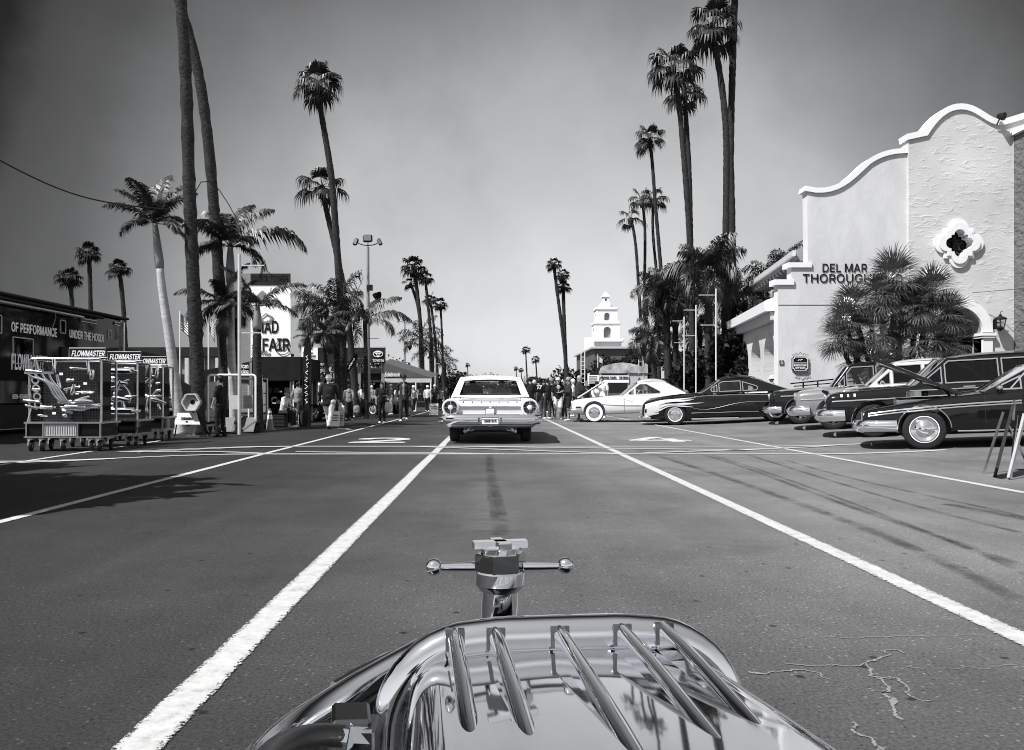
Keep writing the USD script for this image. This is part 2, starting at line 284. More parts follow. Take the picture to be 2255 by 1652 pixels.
def ragged(name, lo, hi, need, nscale=34.0):
    """a painted or filled strip whose edge is eaten away by the grain of the road"""
    n = {'g': ('geometry', {}), 'at': ('attribute', {'attribute': 'soft'}), 'n': ('noise_texture', {'scale': nscale, 'detail': 7.0, 'roughness': .8}), 'mr': ('map_range', {'from_min': .25, 'from_max': .75, 'to_min': -.9, 'to_max': .9}), 'ad': ('math', {'math_type': 'add'}), 'th': ('map_range', {'range_type': 'smoothstep', 'from_min': need - .08, 'from_max': need + .08, 'to_min': 0.0, 'to_max': 1.0}),
         'n1': ('noise_texture', {'scale': 11.0, 'detail': 8.0, 'roughness': .8}), 'r': ('rgb_ramp', {'ramp': [(.30, (lo,) * 3), (.45, ((lo + 2 * hi) / 3,) * 3), (.6, (hi,) * 3)]}), 'p': ('principled_bsdf', {'roughness': .75, 'specular_ior_level': .2}), 't': ('transparent_bsdf', {}), 'm': ('mix_closure', {})}
    return usdkit.material(stage, '/World/Looks/' + name, n, [('g.position', 'n.vector'), ('n.fac', 'mr.value'), ('mr.result', 'ad.value1'), ('at.fac', 'ad.value2'), ('ad.value', 'th.value'), ('g.position', 'n1.vector'), ('n1.fac', 'r.fac'), ('r.color', 'p.base_color'), ('th.result', 'm.fac'), ('t.BSDF', 'm.closure1'), ('p.BSDF', 'm.closure2')], surface='m.closure')
M['paint_edge'] = ragged('road_paint_edge', .20, .42, .14, 60.0)
def paint():
    n = {'g': ('geometry', {}), 'n': ('noise_texture', {'scale': 26.0, 'detail': 8.0, 'roughness': .85}), 'r': ('rgb_ramp', {'ramp': [(.33, (.06,) * 3), (.40, (.22,) * 3), (.47, (.38,) * 3), (.75, (.45,) * 3)]}), 'p': ('principled_bsdf', {'roughness': .75, 'specular_ior_level': .2})}
    return usdkit.material(stage, '/World/Looks/road_paint', n, [('g.position', 'n.vector'), ('n.fac', 'r.fac'), ('r.color', 'p.base_color')], surface='p.BSDF')
M['paint'] = paint()
M['paint_worn'] = usdkit.material(stage, '/World/Looks/road_paint_worn', {'g': ('geometry', {}), 'n': ('noise_texture', {'scale': 6.0, 'detail': 8.0, 'roughness': .8}), 'r': ('rgb_ramp', {'ramp': [(.34, (.05,) * 3), (.46, (.36,) * 3), (.7, (.55,) * 3)]}), 'p': ('principled_bsdf', {'roughness': .8})}, [('g.position', 'n.vector'), ('n.fac', 'r.fac'), ('r.color', 'p.base_color')], surface='p.BSDF')
M['stain'] = usdkit.material(stage, '/World/Looks/stain', {'tc': ('texture_coordinate', {}), 'g': ('geometry', {}), 'at': ('attribute', {'attribute': 'soft'}), 'n': ('noise_texture', {'scale': 2.2, 'detail': 8.0, 'roughness': .75}), 'm': ('map_range', {'from_min': .36, 'from_max': .7, 'to_min': .0, 'to_max': .62}), 'x': ('math', {'math_type': 'multiply'}),
    'd': ('diffuse_bsdf', {'color': (.018,) * 3}), 't': ('transparent_bsdf', {}), 'mx': ('mix_closure', {})}, [('g.position', 'n.vector'), ('n.fac', 'm.value'), ('m.result', 'x.value1'), ('at.fac', 'x.value2'), ('x.value', 'mx.fac'), ('t.BSDF', 'mx.closure1'), ('d.BSDF', 'mx.closure2')], surface='mx.closure')
M['scuff'] = usdkit.material(stage, '/World/Looks/scuff', {'g': ('geometry', {}), 'at': ('attribute', {'attribute': 'soft'}), 'n': ('noise_texture', {'scale': 3.5, 'detail': 6.0, 'roughness': .7}), 'm': ('map_range', {'from_min': .3, 'from_max': .7, 'to_min': .1, 'to_max': .8}), 'x': ('math', {'math_type': 'multiply'}),
    'd': ('diffuse_bsdf', {'color': (.14,) * 3}), 't': ('transparent_bsdf', {}), 'mx': ('mix_closure', {})}, [('g.position', 'n.vector'), ('n.fac', 'm.value'), ('m.result', 'x.value1'), ('at.fac', 'x.value2'), ('x.value', 'mx.fac'), ('t.BSDF', 'mx.closure1'), ('d.BSDF', 'mx.closure2')], surface='mx.closure')

xs = np.concatenate([[-2500, -600, -150, -60, -30, -16], np.arange(-12, 18.1, .5), [24, 40, 80, 200, 700, 2500]])
ys = np.array([-2500, -300, -40, -10, 0, 10, 20, 40, 80, 160, 400, 1000, 4000])
P = np.array([[(x, y, ground(x)) for x in xs] for y in ys])
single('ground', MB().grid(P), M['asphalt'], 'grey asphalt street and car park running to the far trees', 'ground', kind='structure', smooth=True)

def strip(name, pts, w, m, z, label, cat='road marking', soft=False, kind='structure', widths=None):
    pts = np.asarray(pts, float); n = len(pts)
    t = np.gradient(pts, axis=0); t /= np.linalg.norm(t, axis=1, keepdims=True); nn = np.stack([-t[:, 1], t[:, 0]], 1)
    offs = (-1, -.5, 0, .5, 1) if soft else (-1, -.33, .33, 1)
    w = np.broadcast_to(np.asarray(w if widths is None else widths, float), (n,))
    G = np.zeros((n, len(offs), 3))
    for j, o in enumerate(offs):
        q = pts + nn * (o * w / 2)[:, None]; G[:, j, :2] = q; G[:, j, 2] = [ground(x) + z for x in q[:, 0]]
    mb = MB().grid(G[:, ::-1])
    m_ = single(name, mb, m, label, cat, kind=kind)
    if soft:
        s = np.tile(np.array([0, .75, 1, .75, 0]), (n, 1)); s[0] = 0; s[-1] = 0
        pv = UsdGeom.PrimvarsAPI(UsdGeom.Mesh(m_)).CreatePrimvar('soft', Sdf.ValueTypeNames.FloatArray, 'vertex'); pv.Set(Vt.FloatArray.FromNumpy(s[:, ::-1].reshape(-1).astype(np.float32)))
    return m_
def line(p0, p1, n=40): return np.linspace(p0, p1, n)
L1, L2, L3, L4 = -3.87 * EYE, -1.004 * EYE, 2.163 * EYE, 5.42 * EYE
rng = np.random.default_rng(3)
def lane(x, y0, y1, w, label, bend=0):
    y = np.concatenate([np.arange(y0, 9, .02), np.arange(9, 24, .12), np.arange(24, y1, 3.0)])
    N_ = lambda k, sd: meshkit.fbm(np.stack([y * k, np.full(len(y), x), np.zeros(len(y))], 1), 4, sd) - .5
    strip('lane_line', np.stack([x + N_(14, 3) * .005 + N_(.6, 8) * .015, y], 1), w, M['paint_edge'], .006, label, soft=True, widths=w * 1.12 * (1 + N_(13, 5) * .08))
lane(L2, .6, 85, .135, 'broad white lane line left of the chrome radiator shell, running to the white sedan')
lane(L3, .6, 85, .125, 'white lane line right of the chrome radiator shell, running to the group of people')
lane(L1, .6, 85, .105, 'white lane line left of the painted number 2, nearest the display carts')
lane(L4, 4.0, 60, .11, 'white line along the noses of the parked black cars')
# hatched band across the lanes
ya, yb = 16.35, 14.2
strip('stop_line', line((-10.2, yb), (8.0, yb)), .15, M['paint'], .010, 'nearer long white line of the hatched band across the street')
strip('stop_line', line((-7.6, ya), (8.1, ya)), .15, M['paint'], .010, 'farther long white line of the hatched band, just behind the white sedan')
for i, (a, b) in enumerate((((-7.6, ya), (-3.9, yb)), ((-3.6, yb + .5), (.2, yb + .05)), ((-1.6, ya - .1), (2.2, yb + .1)), ((-.6, ya - .1), (5.3, yb + .9)), ((2.7, yb + .2), (6.9, ya - .1)), ((-7.0, ya - .5), (-4.0, ya - .1)))):
    strip('hatch_line', line(a, b, 12), .12, M['paint'], .014, ('far left', 'left lane', 'thin middle', 'long middle', 'right lane', 'short far left')[i] + ' diagonal white stroke of the hatched band')
strip('hatch_line', line((-10.6, 13.6), (-6.6, 14.05), 12), .16, M['paint_worn'], .014, 'worn white stroke left of the hatched band, below the carts')
strip('bay_line', line((-8.2, 12.0), (-8.6, 21.5), 30), .11, M['paint_worn'], .006, 'worn white line beside the wheels of the display carts')
strip('bay_line', line((-12.5, 13.3), (-8.3, 13.5), 20), .11, M['paint_worn'], .007, 'worn white line under the front wheels of the nearest cart')
strip('bay_line', line((-4.35, 24.5), (-4.9, 25.6), 6), .12, M['paint'], .006, 'short white dash on the road beside the walking women')
def road_number(txt, x, y, label, w=.95, h=1.9):
    mb = MB().text(txt, h, basis((x, y, .006), (w, 0, 0), (0, 1, 0), (0, 0, 1)), depth=.004, bold=True, center=True)
    single('road_number', mb, M['paint_worn'], label, 'road marking', kind='structure')
road_number('2', -2.55, 17.6, 'white number 2 painted in the lane left of the white sedan')
road_number('4', 3.85, 18.0, 'white number 4 painted in the lane right of the white sedan')
# wear: oil drips, tyre marks, pale scuffs, old cracks
def stain(name, pts, w, m, label): strip(name, pts, w, M[m], .003 if name != 'tyre_mark' else .0045, label, 'stain', soft=True, kind='structure')
def curve(pts, n=40):
    from scipy.interpolate import make_interp_spline
    pts = np.asarray(pts, float); k = min(3, len(pts) - 1)
    return make_interp_spline(np.linspace(0, 1, len(pts)), pts, k=k)(np.linspace(0, 1, n))
g2 = lambda *q: np.array([on_ground(a, b)[:2] for a, b in q])
stain('oil_stain', curve(g2((1078, 1000), (1078, 1030), (1083, 1060), (1090, 1100), (1100, 1150), (1096, 1180))), .16, 'stain', 'dark oil drip trail behind the white sedan')
stain('scuff_patch', curve(g2((1075, 1060), (1085, 1110), (1090, 1170))), .62, 'scuff', 'pale scuffed patch around the oil drip trail')
for i, q in enumerate((((1500, 990), (1640, 1030), (1800, 1090), (2000, 1160), (2254, 1250)), ((1400, 990), (1560, 1040), (1760, 1110), (1990, 1200), (2254, 1330)), ((1720, 1010), (1880, 1055), (2080, 1100), (2300, 1150)), ((1640, 1000), (1800, 1050), (2000, 1110), (2254, 1175)), ((1560, 1000), (1720, 1052), (1900, 1118), (2100, 1196), (2300, 1285)), ((2080, 1110), (2180, 1128), (2290, 1150)))):
    stain('tyre_mark', curve(g2(*q)), (.12, .16, .09, .10, .08, .2)[i], 'stain', ('second highest', 'lowest', 'upper right', 'middle', 'thin lower', 'short dark far right')[i] + ' tyre mark curving across the right hand lane')
for i, q in enumerate((((1500, 1200), (1600, 1198), (1720, 1206)), ((1370, 1035), (1460, 1030), (1560, 1050)))):
    stain('scuff_patch', curve(g2(*q)), .22, 'scuff', ('pale scrape on the right lane below the tyre marks', 'pale brushed patch beside the right lane line')[i])
M['crack'] = ragged('crack', .09, .20, .46, 48.0)
def crack(q, w, label):
    k = 220; p = curve(g2(*q), k); z = np.zeros(k); f = lambda sc, sd: meshkit.fbm(np.stack([p[:, 0] * sc, p[:, 1] * sc, z], 1), 4, sd) - .5
    p = p + np.stack([f(9, 5), f(9, 6)], 1) * .10 + np.stack([f(40, 7), f(40, 8)], 1) * .022
    ww = w * (.35 + 2.2 * np.clip(f(16, 9) + .5, 0, 1) ** 3)
    strip('road_crack', p, w, M['crack'], .0035, label, 'crack', soft=True, widths=ww)
crack(((1640, 1478), (1700, 1481), (1780, 1478), (1830, 1500)), .018, 'pale crack just right of the chrome shell')
crack(((1730, 1462), (1840, 1470), (1905, 1462), (1960, 1440), (2010, 1442)), .018, 'pale crack running up to the right lane line')
crack(((1905, 1462), (1925, 1490), (1960, 1490), (1990, 1520), (2050, 1545)), .016, 'forked pale crack at the near right')
crack(((1925, 1490), (1950, 1520), (1945, 1540), (1975, 1580)), .030, 'widest pale crack, winding down at the near right')
crack(((1860, 1590), (1880, 1620), (1920, 1640), (1960, 1700)), .020, 'pale crack at the bottom right edge')
crack(((1800, 1405), (1960, 1402), (2254, 1400)), .008, 'hair crack running across to the right lane line')
crack(((1990, 1466), (2100, 1468), (2254, 1466)), .008, 'lower hair crack at the right edge')
# ------------------------------------------------------------------ palms and other planting
def spline(pts, n):
    from scipy.interpolate import PchipInterpolator, CubicSpline
    pts = np.asarray(pts, float); d = np.r_[0, np.cumsum(np.linalg.norm(np.diff(pts, axis=0), axis=1))]
    return (CubicSpline if len(pts) > 2 else PchipInterpolator)(d / d[-1], pts)(np.linspace(0, 1, n))

def fan_blade(mb, o, dirv, up, R, nseg, spread, droop, rg, width=1.0, split=.5):
    """one fan-shaped leaf blade at o: narrow segments joined at the hub, free and hanging at the tips"""
    d = dirv / np.linalg.norm(dirv); s = np.cross(d, up); s /= np.linalg.norm(s); u = np.cross(s, d)
    for k in range(nseg):
        a = spread * ((k + .5) / nseg * 2 - 1) + rg.normal(0, .03)
        r = R * (1 - .22 * (abs(a) / spread) ** 2) * rg.uniform(.88, 1.08)
        q = d * math.cos(a) + s * math.sin(a); w = np.cross(u, q) * (R * spread / nseg * .62 * width); lift = u * (.10 * R * (1 - abs(a) / spread) + .012 * R * (-1) ** k)
        dr = droop * R * rg.uniform(.7, 1.3)
        p1 = o + q * r * split + lift; p2 = o + q * r * .80 + lift - np.array([0, 0, .28 * dr]); p3 = o + q * r * (1 - .12 * droop) - np.array([0, 0, dr])
        mb.add([o, p1 - w, p1 + w, p2 - w * .6, p2 + w * .6, p3], [(0, 1, 2), (1, 3, 2), (2, 3, 4), (3, 5, 4)])

def fan_frond(c, az, elev, pl, R, rg, nseg=16, droop=.5, spread=1.9, width=1.0, stalk=.018, split=.5):
    mb = MB(); h = np.array([math.cos(az), math.sin(az), 0])
    d = h * math.cos(elev) + np.array([0, 0, math.sin(elev)])
    end = c + d * pl - np.array([0, 0, .07 * pl * max(0, math.cos(elev))])
    mb.tube([c, c + d * pl * .5 + np.array([0, 0, .02 * pl]), end], [stalk * 1.5, stalk, stalk * .8], 4, cap=False)
    e2 = elev - .35 * math.cos(elev)
    bd = h * math.cos(e2) + np.array([0, 0, math.sin(e2)])
    up = np.array([0, 0, 1.0]) if abs(bd[2]) < .93 else -h
    fan_blade(mb, end, bd, up, R, nseg, spread, droop * max(.25, math.cos(e2)), rg, width, split)
    return mb

def trunk_mesh(pts, r0, r1, n=10, step=.3, ring=.05, flare=1.25, seed=0):
    pts = np.asarray(pts, float); L = np.sum(np.linalg.norm(np.diff(pts, axis=0), axis=1)); k = max(8, int(L / step)); c = spline(pts, k); rg = np.random.default_rng(seed)
    t = np.linspace(0, 1, k); r = r0 + (r1 - r0) * t ** .8; r *= 1 + rg.uniform(-ring, ring, k); r[:3] *= np.linspace(flare, 1, 3)
    return MB().tube(c, r, n)

def fan_palm(label, px, Y, w0, w1, crown, seed, nl=22, individual=True, group=None, top=True, leaf='leaf', lift=1.0):
    """px: trunk line from the crown downwards; w0, w1: trunk widths and crown: crown radius, all as seen from the street"""
    s = Y / FOCAL; rg = np.random.default_rng(seed)
    pts = [at(a, b, Y) for a, b in px][::-1]; base = pts[0].copy(); base[2] = ground(base[0]) - .1
    dirn = pts[1] - pts[0]
    if base[2] < pts[0][2] - .3: base[:2] = pts[0][:2] - dirn[:2] * min(1.0, (pts[0][2] - base[2]) / max(dirn[2], .1)); pts = [base] + pts
    t = thing('fan_palm', label, 'palm tree', base, 0, group); loc = [p - base for p in pts]
    part('trunk', trunk_mesh(loc, w0 * s / 2, w1 * s / 2, step=.2, ring=.085, seed=seed), M['bark'], t, smooth=True)
    c = loc[-1]; R = crown * s
    if top:
        hb = MB()                                   # short stub of old leaf bases under the crown
        hb.tube([c - np.array([0, 0, .55 * R]), c - np.array([0, 0, .2 * R]), c + np.array([0, 0, .05 * R])], [w1 * s * .62, w1 * s * .85, w1 * s * .4], 9)
        for i in range(10):
            a = rg.uniform(0, 2 * pi); z = -rg.uniform(.1, .5) * R; q = np.array([math.cos(a), math.sin(a), 0])
            hb.bar(c + q * w1 * s * .5 + [0, 0, z], c + q * w1 * s * 1.15 + [0, 0, z + .12 * R], .05 * R, .02 * R)
        part('leaf_base', hb, M['bark'], t)
    mats = M[leaf]; allm = MB(); nl = int(nl * (.78 if individual else 1))
    for i in range(nl):
        az = i * 2.399963 + rg.uniform(-.25, .25); f = (i + .5) / nl
        elev = rad(78 - 118 * f ** .85) + rg.uniform(-.12, .12)
        fr = fan_frond(c, az, elev, R * rg.uniform(.42, .72), R * rg.uniform(.48, .68), rg, nseg=17 if individual else 11, droop=rg.uniform(.5, .9), spread=1.85, width=1.2, stalk=.012 * R)
        if individual: part('frond', fr, mats, t)
        else: allm.v += fr.v; allm.f += [q + allm.n for q in fr.f]; allm.n += fr.n
    if not individual: part('crown', allm, mats, t)
    return t

def feather_frond(c, az, elev, L, rg, npair=42, ll=.3, curl=1.5, twist=0.0, hang=.5, plum=.0, side=0):
    """an arching feather leaf: a rib that bends under its weight with two rows of leaflets"""
    mb = MB(); h = np.array([math.cos(az), math.sin(az), 0]); n = 14; p = [np.asarray(c, float)]; a = elev; dd = []
    for i in range(n):
        d = h * math.cos(a) + np.array([0, 0, math.sin(a)]); dd.append(d); p.append(p[-1] + d * L / n); a -= curl / n * (.4 + 1.2 * i / n)
    p = np.array(p); mb.tube(p, np.linspace(.022, .005, n + 1) * L / 2.2, 4, cap=False)
    tt = np.linspace(0, 1, n + 1)
    for k in range(npair):
        t = .14 + .86 * (k + .5) / npair; o = np.array([np.interp(t, tt, p[:, j]) for j in range(3)]); d = dd[min(int(t * n), n - 1)]
        s = np.cross(d, (0, 0, 1.0)); s = s / max(np.linalg.norm(s), 1e-6); u = np.cross(s, d)
        l = ll * L * (math.sin(pi * min(1, .12 + .86 * t)) ** .6) * rg.uniform(.85, 1.1)
        for sg in (-1, 1):
            e = rg.normal(.10, .12 + plum) + twist * sg
            q = s * sg * math.cos(.62) * math.cos(e) + d * math.sin(.62) + u * math.sin(e); q /= np.linalg.norm(q)
            wv = d * (.052 * ll * L / .3 * .26)
            m_ = o + q * l * .55 - np.array([0, 0, .10 * hang * l]); tp = o + q * l - np.array([0, 0, hang * l * rg.uniform(.7, 1.2)])
            mb.add([o - wv * .5, o + wv * .5, m_ - wv, m_ + wv, tp], [(0, 2, 1), (1, 2, 3), (2, 4, 3)])
    return mb

def feather_palm(label, px, Y, w0, w1, L, seed, fronds=None, nl=14, shaft=None, pale=False, name='feather_palm', hang=.5, plum=0.0, group=None, ll=.26, curl=1.6):
    """px: trunk line from the crown downwards; L: frond length as seen; fronds: optional (azimuth, elevation, length factor) rows"""
    s = Y / FOCAL; rg = np.random.default_rng(seed)
    pts = [at(a, b, Y) for a, b in px][::-1]; base = pts[0].copy(); base[2] = ground(base[0]) - .1
    if base[2] < pts[0][2] - .3:
        dirn = pts[1] - pts[0]; base[:2] = pts[0][:2] - dirn[:2] * min(1.0, (pts[0][2] - base[2]) / max(dirn[2], .1)); pts = [base] + pts
    t = thing(name, label, 'palm tree', base, 0, group); loc = [p - base for p in pts]; c = loc[-1]
    part('trunk', trunk_mesh(loc, w0 * s / 2, w1 * s / 2, step=.16, ring=.035, seed=seed), M['bark_pale' if pale else 'bark'], t, smooth=True)
    sh = (shaft or 0) * s; up = (loc[-1] - loc[-2]); up /= np.linalg.norm(up)
    if sh:
        part('crownshaft', MB().tube([c - up * .02, c + up * sh * .15, c + up * sh * .6, c + up * sh], np.array([.54, .62, .50, .34]) * w1 * s, 10), M['sheath'], t, smooth=True)
    c = c + up * sh
    if fronds is None: fronds = [(i * 2.399963 + rg.uniform(-.3, .3), rad(82 - 105 * ((i + .5) / nl) ** .9), rg.uniform(.85, 1.1)) for i in range(nl)]
    for az, ev, f in fronds:
        part('frond', feather_frond(c, az, ev, L * s * f, rg, npair=64 if Y < 60 else 30, ll=ll, curl=curl * rg.uniform(.8, 1.2) * (1.3 - .75 * max(0, ev) / 1.57), hang=hang, plum=plum), M['leaf' if Y < 60 else 'leaf_far'], t)
    return t

def leaf_cloud(blobs, n, size, rg, flat=.75):
    """many small leaves through the volume of lumpy blobs ((centre), (radii))"""
    mb = MB(); vols = np.array([np.prod(r) ** .67 for _, r in blobs]); cnt = np.maximum(1, (n * vols / vols.sum()).astype(int)); V = []
    for (c, r), k in zip(blobs, cnt):
        d = rg.normal(size=(k, 3)); d /= np.linalg.norm(d, axis=1, keepdims=True); q = d * (rg.uniform(.25, 1.0, k) ** .35)[:, None] * (1 + .22 * np.sin(5 * d[:, :1] + 3) * np.cos(6 * d[:, 1:2]))
        V.append(np.asarray(c) + q * np.asarray(r))
    C = np.vstack(V); k = len(C); a = rg.normal(size=(k, 3)); a /= np.linalg.norm(a, axis=1, keepdims=True); b = np.cross(a, rg.normal(size=(k, 3))); b /= np.linalg.norm(b, axis=1, keepdims=True)
    sz = size * rg.uniform(.6, 1.5, k)[:, None]
    v = np.stack([C - a * sz, C + b * sz * .5, C + a * sz, C - b * sz * .5], 1).reshape(-1, 3); i = np.arange(k) * 4
    return mb.add(v, np.vstack([np.stack([i, i + 1, i + 2], 1), np.stack([i, i + 2, i + 3], 1)]))

def tree(name, label, cat, base, h, w, seed, n=2500, size=.22, group=None, depth=None):
    rg = np.random.default_rng(seed); t = thing(name, label, cat, base, 0, group)
    tr = MB().tube([(0, 0, -.1), (.05, 0, h * .3), (-.05, .05, h * .6)], [w * .05, w * .04, w * .02], 7); lb = []
    for i in range(11):
        a = rg.uniform(0, 2 * pi); q = rg.uniform(.1, .62) * w / 2; z = h * rg.uniform(.36, .85); p = (math.cos(a) * q, math.sin(a) * q * (depth or 1), z)
        tr.tube([(0, 0, h * rg.uniform(.2, .5)), (p[0] * .5, p[1] * .5, z * .8), p], [w * .022, w * .014, w * .006], 5); lb.append((p, np.array([.28, .28 * (depth or 1), .20]) * w * rg.uniform(.7, 1.15)))
    part('trunk', tr, M['bark'], t, smooth=True); part('crown', leaf_cloud(lb, n, size, rg), M['hedge'], t)
    return t

# --- left side of the street
fan_palm('tall palm trunk rising out of the picture just right of the white trunk', [(386, -190), (398, 0), (408, 150), (414, 330), (421, 520), (428, 680), (433, 790)], 24, 31, 24, 85, 11, nl=20)
fan_palm('tall leaning palm trunk that meets its neighbour at the top edge', [(378, -130), (394, 0), (425, 110), (452, 260), (468, 420), (481, 600), (491, 760)], 27, 27, 20, 80, 12, nl=20)
feather_palm('feather palm with smooth white trunk beside the display carts', [(352, 590), (360, 660), (372, 740), (384, 830), (393, 905)], 24.5, 27, 16, 118, 13, shaft=98, pale=True,
             fronds=[(1.2, rad(88), 1.1), (2.6, rad(80), .95), (.5, rad(76), 1.05), (3.2, rad(62), 1.0), (0.0, rad(58), 1.0), (4.4, rad(66), 1.0), (-.9, rad(45), .9), (3.7, rad(40), .95), (5.6, rad(10), .95), (2.3, rad(35), .9), (3.1, rad(20), .8), (.2, rad(0), .9), (5.0, rad(30), .8), (1.2, rad(40), .8)], name='king_palm', curl=1.5)
feather_palm('king palm whose long frond arches right over the banner tower', [(507, 620), (507, 700), (508, 760), (511, 830)], 26, 21, 17, 190, 14, shaft=75, pale=True,
             fronds=[(.06, rad(40), 1.0), (1.1, rad(84), .72), (.3, rad(72), .72), (2.8, rad(72), .62), (4.9, rad(60), .6), (-.3, rad(12), .5), (3.5, rad(50), .6), (2.9, rad(30), .55), (3.6, rad(12), .55), (-.8, rad(30), .6), (4.2, rad(50), .6), (2.2, rad(60), .7), (.05, rad(8), .62)], name='king_palm', curl=1.9, hang=.75)
feather_palm('shorter king palm with upright young fronds left of the street lamp arm', [(491, 690), (490, 740), (492, 790), (494, 850)], 25, 19, 14, 100, 15, shaft=25, nl=11, name='king_palm', curl=1.4)
feather_palm('thin king palm in the middle of the clump left of the banner', [(520, 700), (521, 780), (523, 850)], 27.5, 13, 11, 80, 16, shaft=25, nl=9, name='king_palm')
feather_palm('king palm whose crown hangs in front of the white banner', [(566, 725), (566, 790), (567, 850), (568, 905)], 24.5, 24, 17, 130, 17, shaft=50,
             fronds=[(.1, rad(50), .95), (.0, rad(12), .75), (3.1, rad(40), .7), (3.4, rad(70), .9), (3.3, rad(15), .8), (-.7, rad(22), .7), (2.2, rad(40), .7), (4.6, rad(40), .6)], name='king_palm', curl=1.3)
for i, (lb, px, Y, c) in enumerate((('far fan palm highest of the three behind the big trailer', [(196, 560), (198, 620), (200, 700)], 74, 30), ('far fan palm lowest of the three behind the big trailer', [(154, 612), (158, 660), (160, 690)], 78, 29), ('far fan palm rightmost of the three behind the big trailer', [(262, 592), (270, 660), (276, 760)], 72, 26))):
    fan_palm(lb, px, Y, 11, 9, c, 20 + i, nl=18, individual=False, leaf='leaf_far')
fan_palm('tallest fan palm left of the road, crown well above the floodlight mast', [(699, 190), (702, 215), (728, 378), (740, 522), (752, 700), (755, 858)], 40, 21, 12, 58, 31, nl=21)
fan_palm('second fan palm whose crown crosses the trunk of the tallest', [(709, 410), (714, 440), (738, 546), (757, 642), (772, 760), (779, 830)], 41, 18, 11, 52, 32, nl=17)
feather_palm('queen palm with spreading dark crown behind the twin fan palm trunks', [(738, 690), (742, 780), (744, 860)], 38, 17, 13, 115, 33, nl=16, name='queen_palm', hang=.8, plum=.3)
feather_palm('queen palm with one long frond arching right of the floodlight mast', [(803, 705), (805, 780), (806, 868)], 37, 11, 9, 105, 34, shaft=0, name='queen_palm', fronds=[(.1, rad(32), 1.0), (.15, rad(58), .95), (3.3, rad(40), .7), (.9, rad(70), .8), (2.6, rad(75), .8), (-.5, rad(10), .9), (3.6, rad(5), .6), (4.4, rad(30), .6)], curl=1.8, hang=.8)
feather_palm('small palm with pale trunk left of the billboard', [(715, 735), (717, 790), (722, 850)], 36, 11, 8, 62, 35, nl=11, name='queen_palm')
feather_palm('small palm crown peeping over the white end of the billboard', [(682, 745), (683, 775)], 50, 6, 5, 45, 36, nl=10, name='queen_palm')
for i, (lb, px, Y, w, c, nl) in enumerate((('fan palm with the highest crown in the far left row', [(911, 590), (918, 640), (926, 720), (931, 830)], 78, 10, 28, 20), ('second fan palm of the far left row', [(936, 612), (943, 680), (950, 760), (953, 830)], 88, 8, 19, 16), ('third fan palm of the far left row', [(946, 660), (955, 720), (963, 830)], 100, 7, 17, 15), ('fourth fan palm of the far left row, nearest the white sedan', [(969, 672), (973, 740), (975, 830)], 104, 6, 18, 15), ('low dark crown inside the highest far left palm', [(903, 625), (918, 668), (927, 750)], 79, 8, 17, 10))):
    fan_palm(lb, px, Y, w, w * .8, c, 40 + i, nl=nl, individual=False, leaf='leaf_far')
for i, (lb, px, Y, L) in enumerate((('bushy feather palm at the foot of the far left row', [(925, 745), (927, 800)], 70, 62), ('second bushy feather palm at the foot of the far left row', [(948, 775), (949, 820)], 76, 52), ('small feather palm beside the white sedan roof', [(978, 800), (978, 830)], 90, 38))):
    feather_palm(lb, px, Y, 9, 8, L, 50 + i, nl=14, name='queen_palm', plum=.3, hang=.8)
# --- right side
R_ = [('fan palm with a large crown next to the tallest bare trunk', [(1568, 62), (1575, 105), (1595, 245), (1599, 403), (1597, 560), (1596, 709), (1596, 800)], 45, 17, 13, 64, 24, True),
      ('tall fan palm rising out of the top edge right of the road', [(1620, -60), (1617, 10), (1611, 200), (1608, 320), (1611, 500), (1612, 700), (1612, 800)], 46, 17, 14, 60, 18, True),
      ('fan palm with the upper of two stacked crowns', [(1481, 150), (1489, 190), (1499, 275), (1512, 430), (1520, 560), (1525, 800)], 46, 17, 11, 60, 21, True),
      ('fan palm with the lower of two stacked crowns', [(1506, 205), (1509, 250), (1514, 320), (1520, 520), (1524, 800)], 50, 14, 10, 52, 17, True),
      ('slender fan palm standing alone left of the stacked crowns', [(1430, 305), (1433, 330), (1441, 430), (1452, 560), (1462, 700), (1467, 830)], 60, 10, 7, 36, 20, True),
      ('slender fan palm with drooping crown, left one of the trio', [(1388, 480), (1393, 500), (1403, 590), (1410, 700), (1415, 800)], 66, 9, 6, 34, 9, True),
      ('slender fan palm in the middle of the trio', [(1413, 440), (1417, 470), (1419, 600), (1418, 800)], 68, 8, 6, 32, 14, True),
      ('slender fan palm, right one of the trio', [(1440, 440), (1437, 470), (1445, 600), (1450, 800)], 70, 8, 6, 33, 14, True)]
for i, (lb, px, Y, w0, w1, c, nl, ind) in enumerate(R_): fan_palm(lb, px, Y, w0, w1, c, 60 + i, nl=nl, individual=ind)
for i, (lb, px, Y, c) in enumerate((('leaning fan palm with the highest crown of the far pair', [(1219, 582), (1226, 640), (1238, 730), (1249, 830)], 84, 20), ('fan palm with the middle crown of the far pair', [(1239, 606), (1240, 660), (1246, 830)], 88, 17), ('low fan palm crown below the far pair', [(1240, 632), (1242, 700), (1247, 830)], 86, 19))):
    fan_palm(lb, px, Y, 9, 7, c, 80 + i, nl=15, individual=False, leaf='leaf_far')
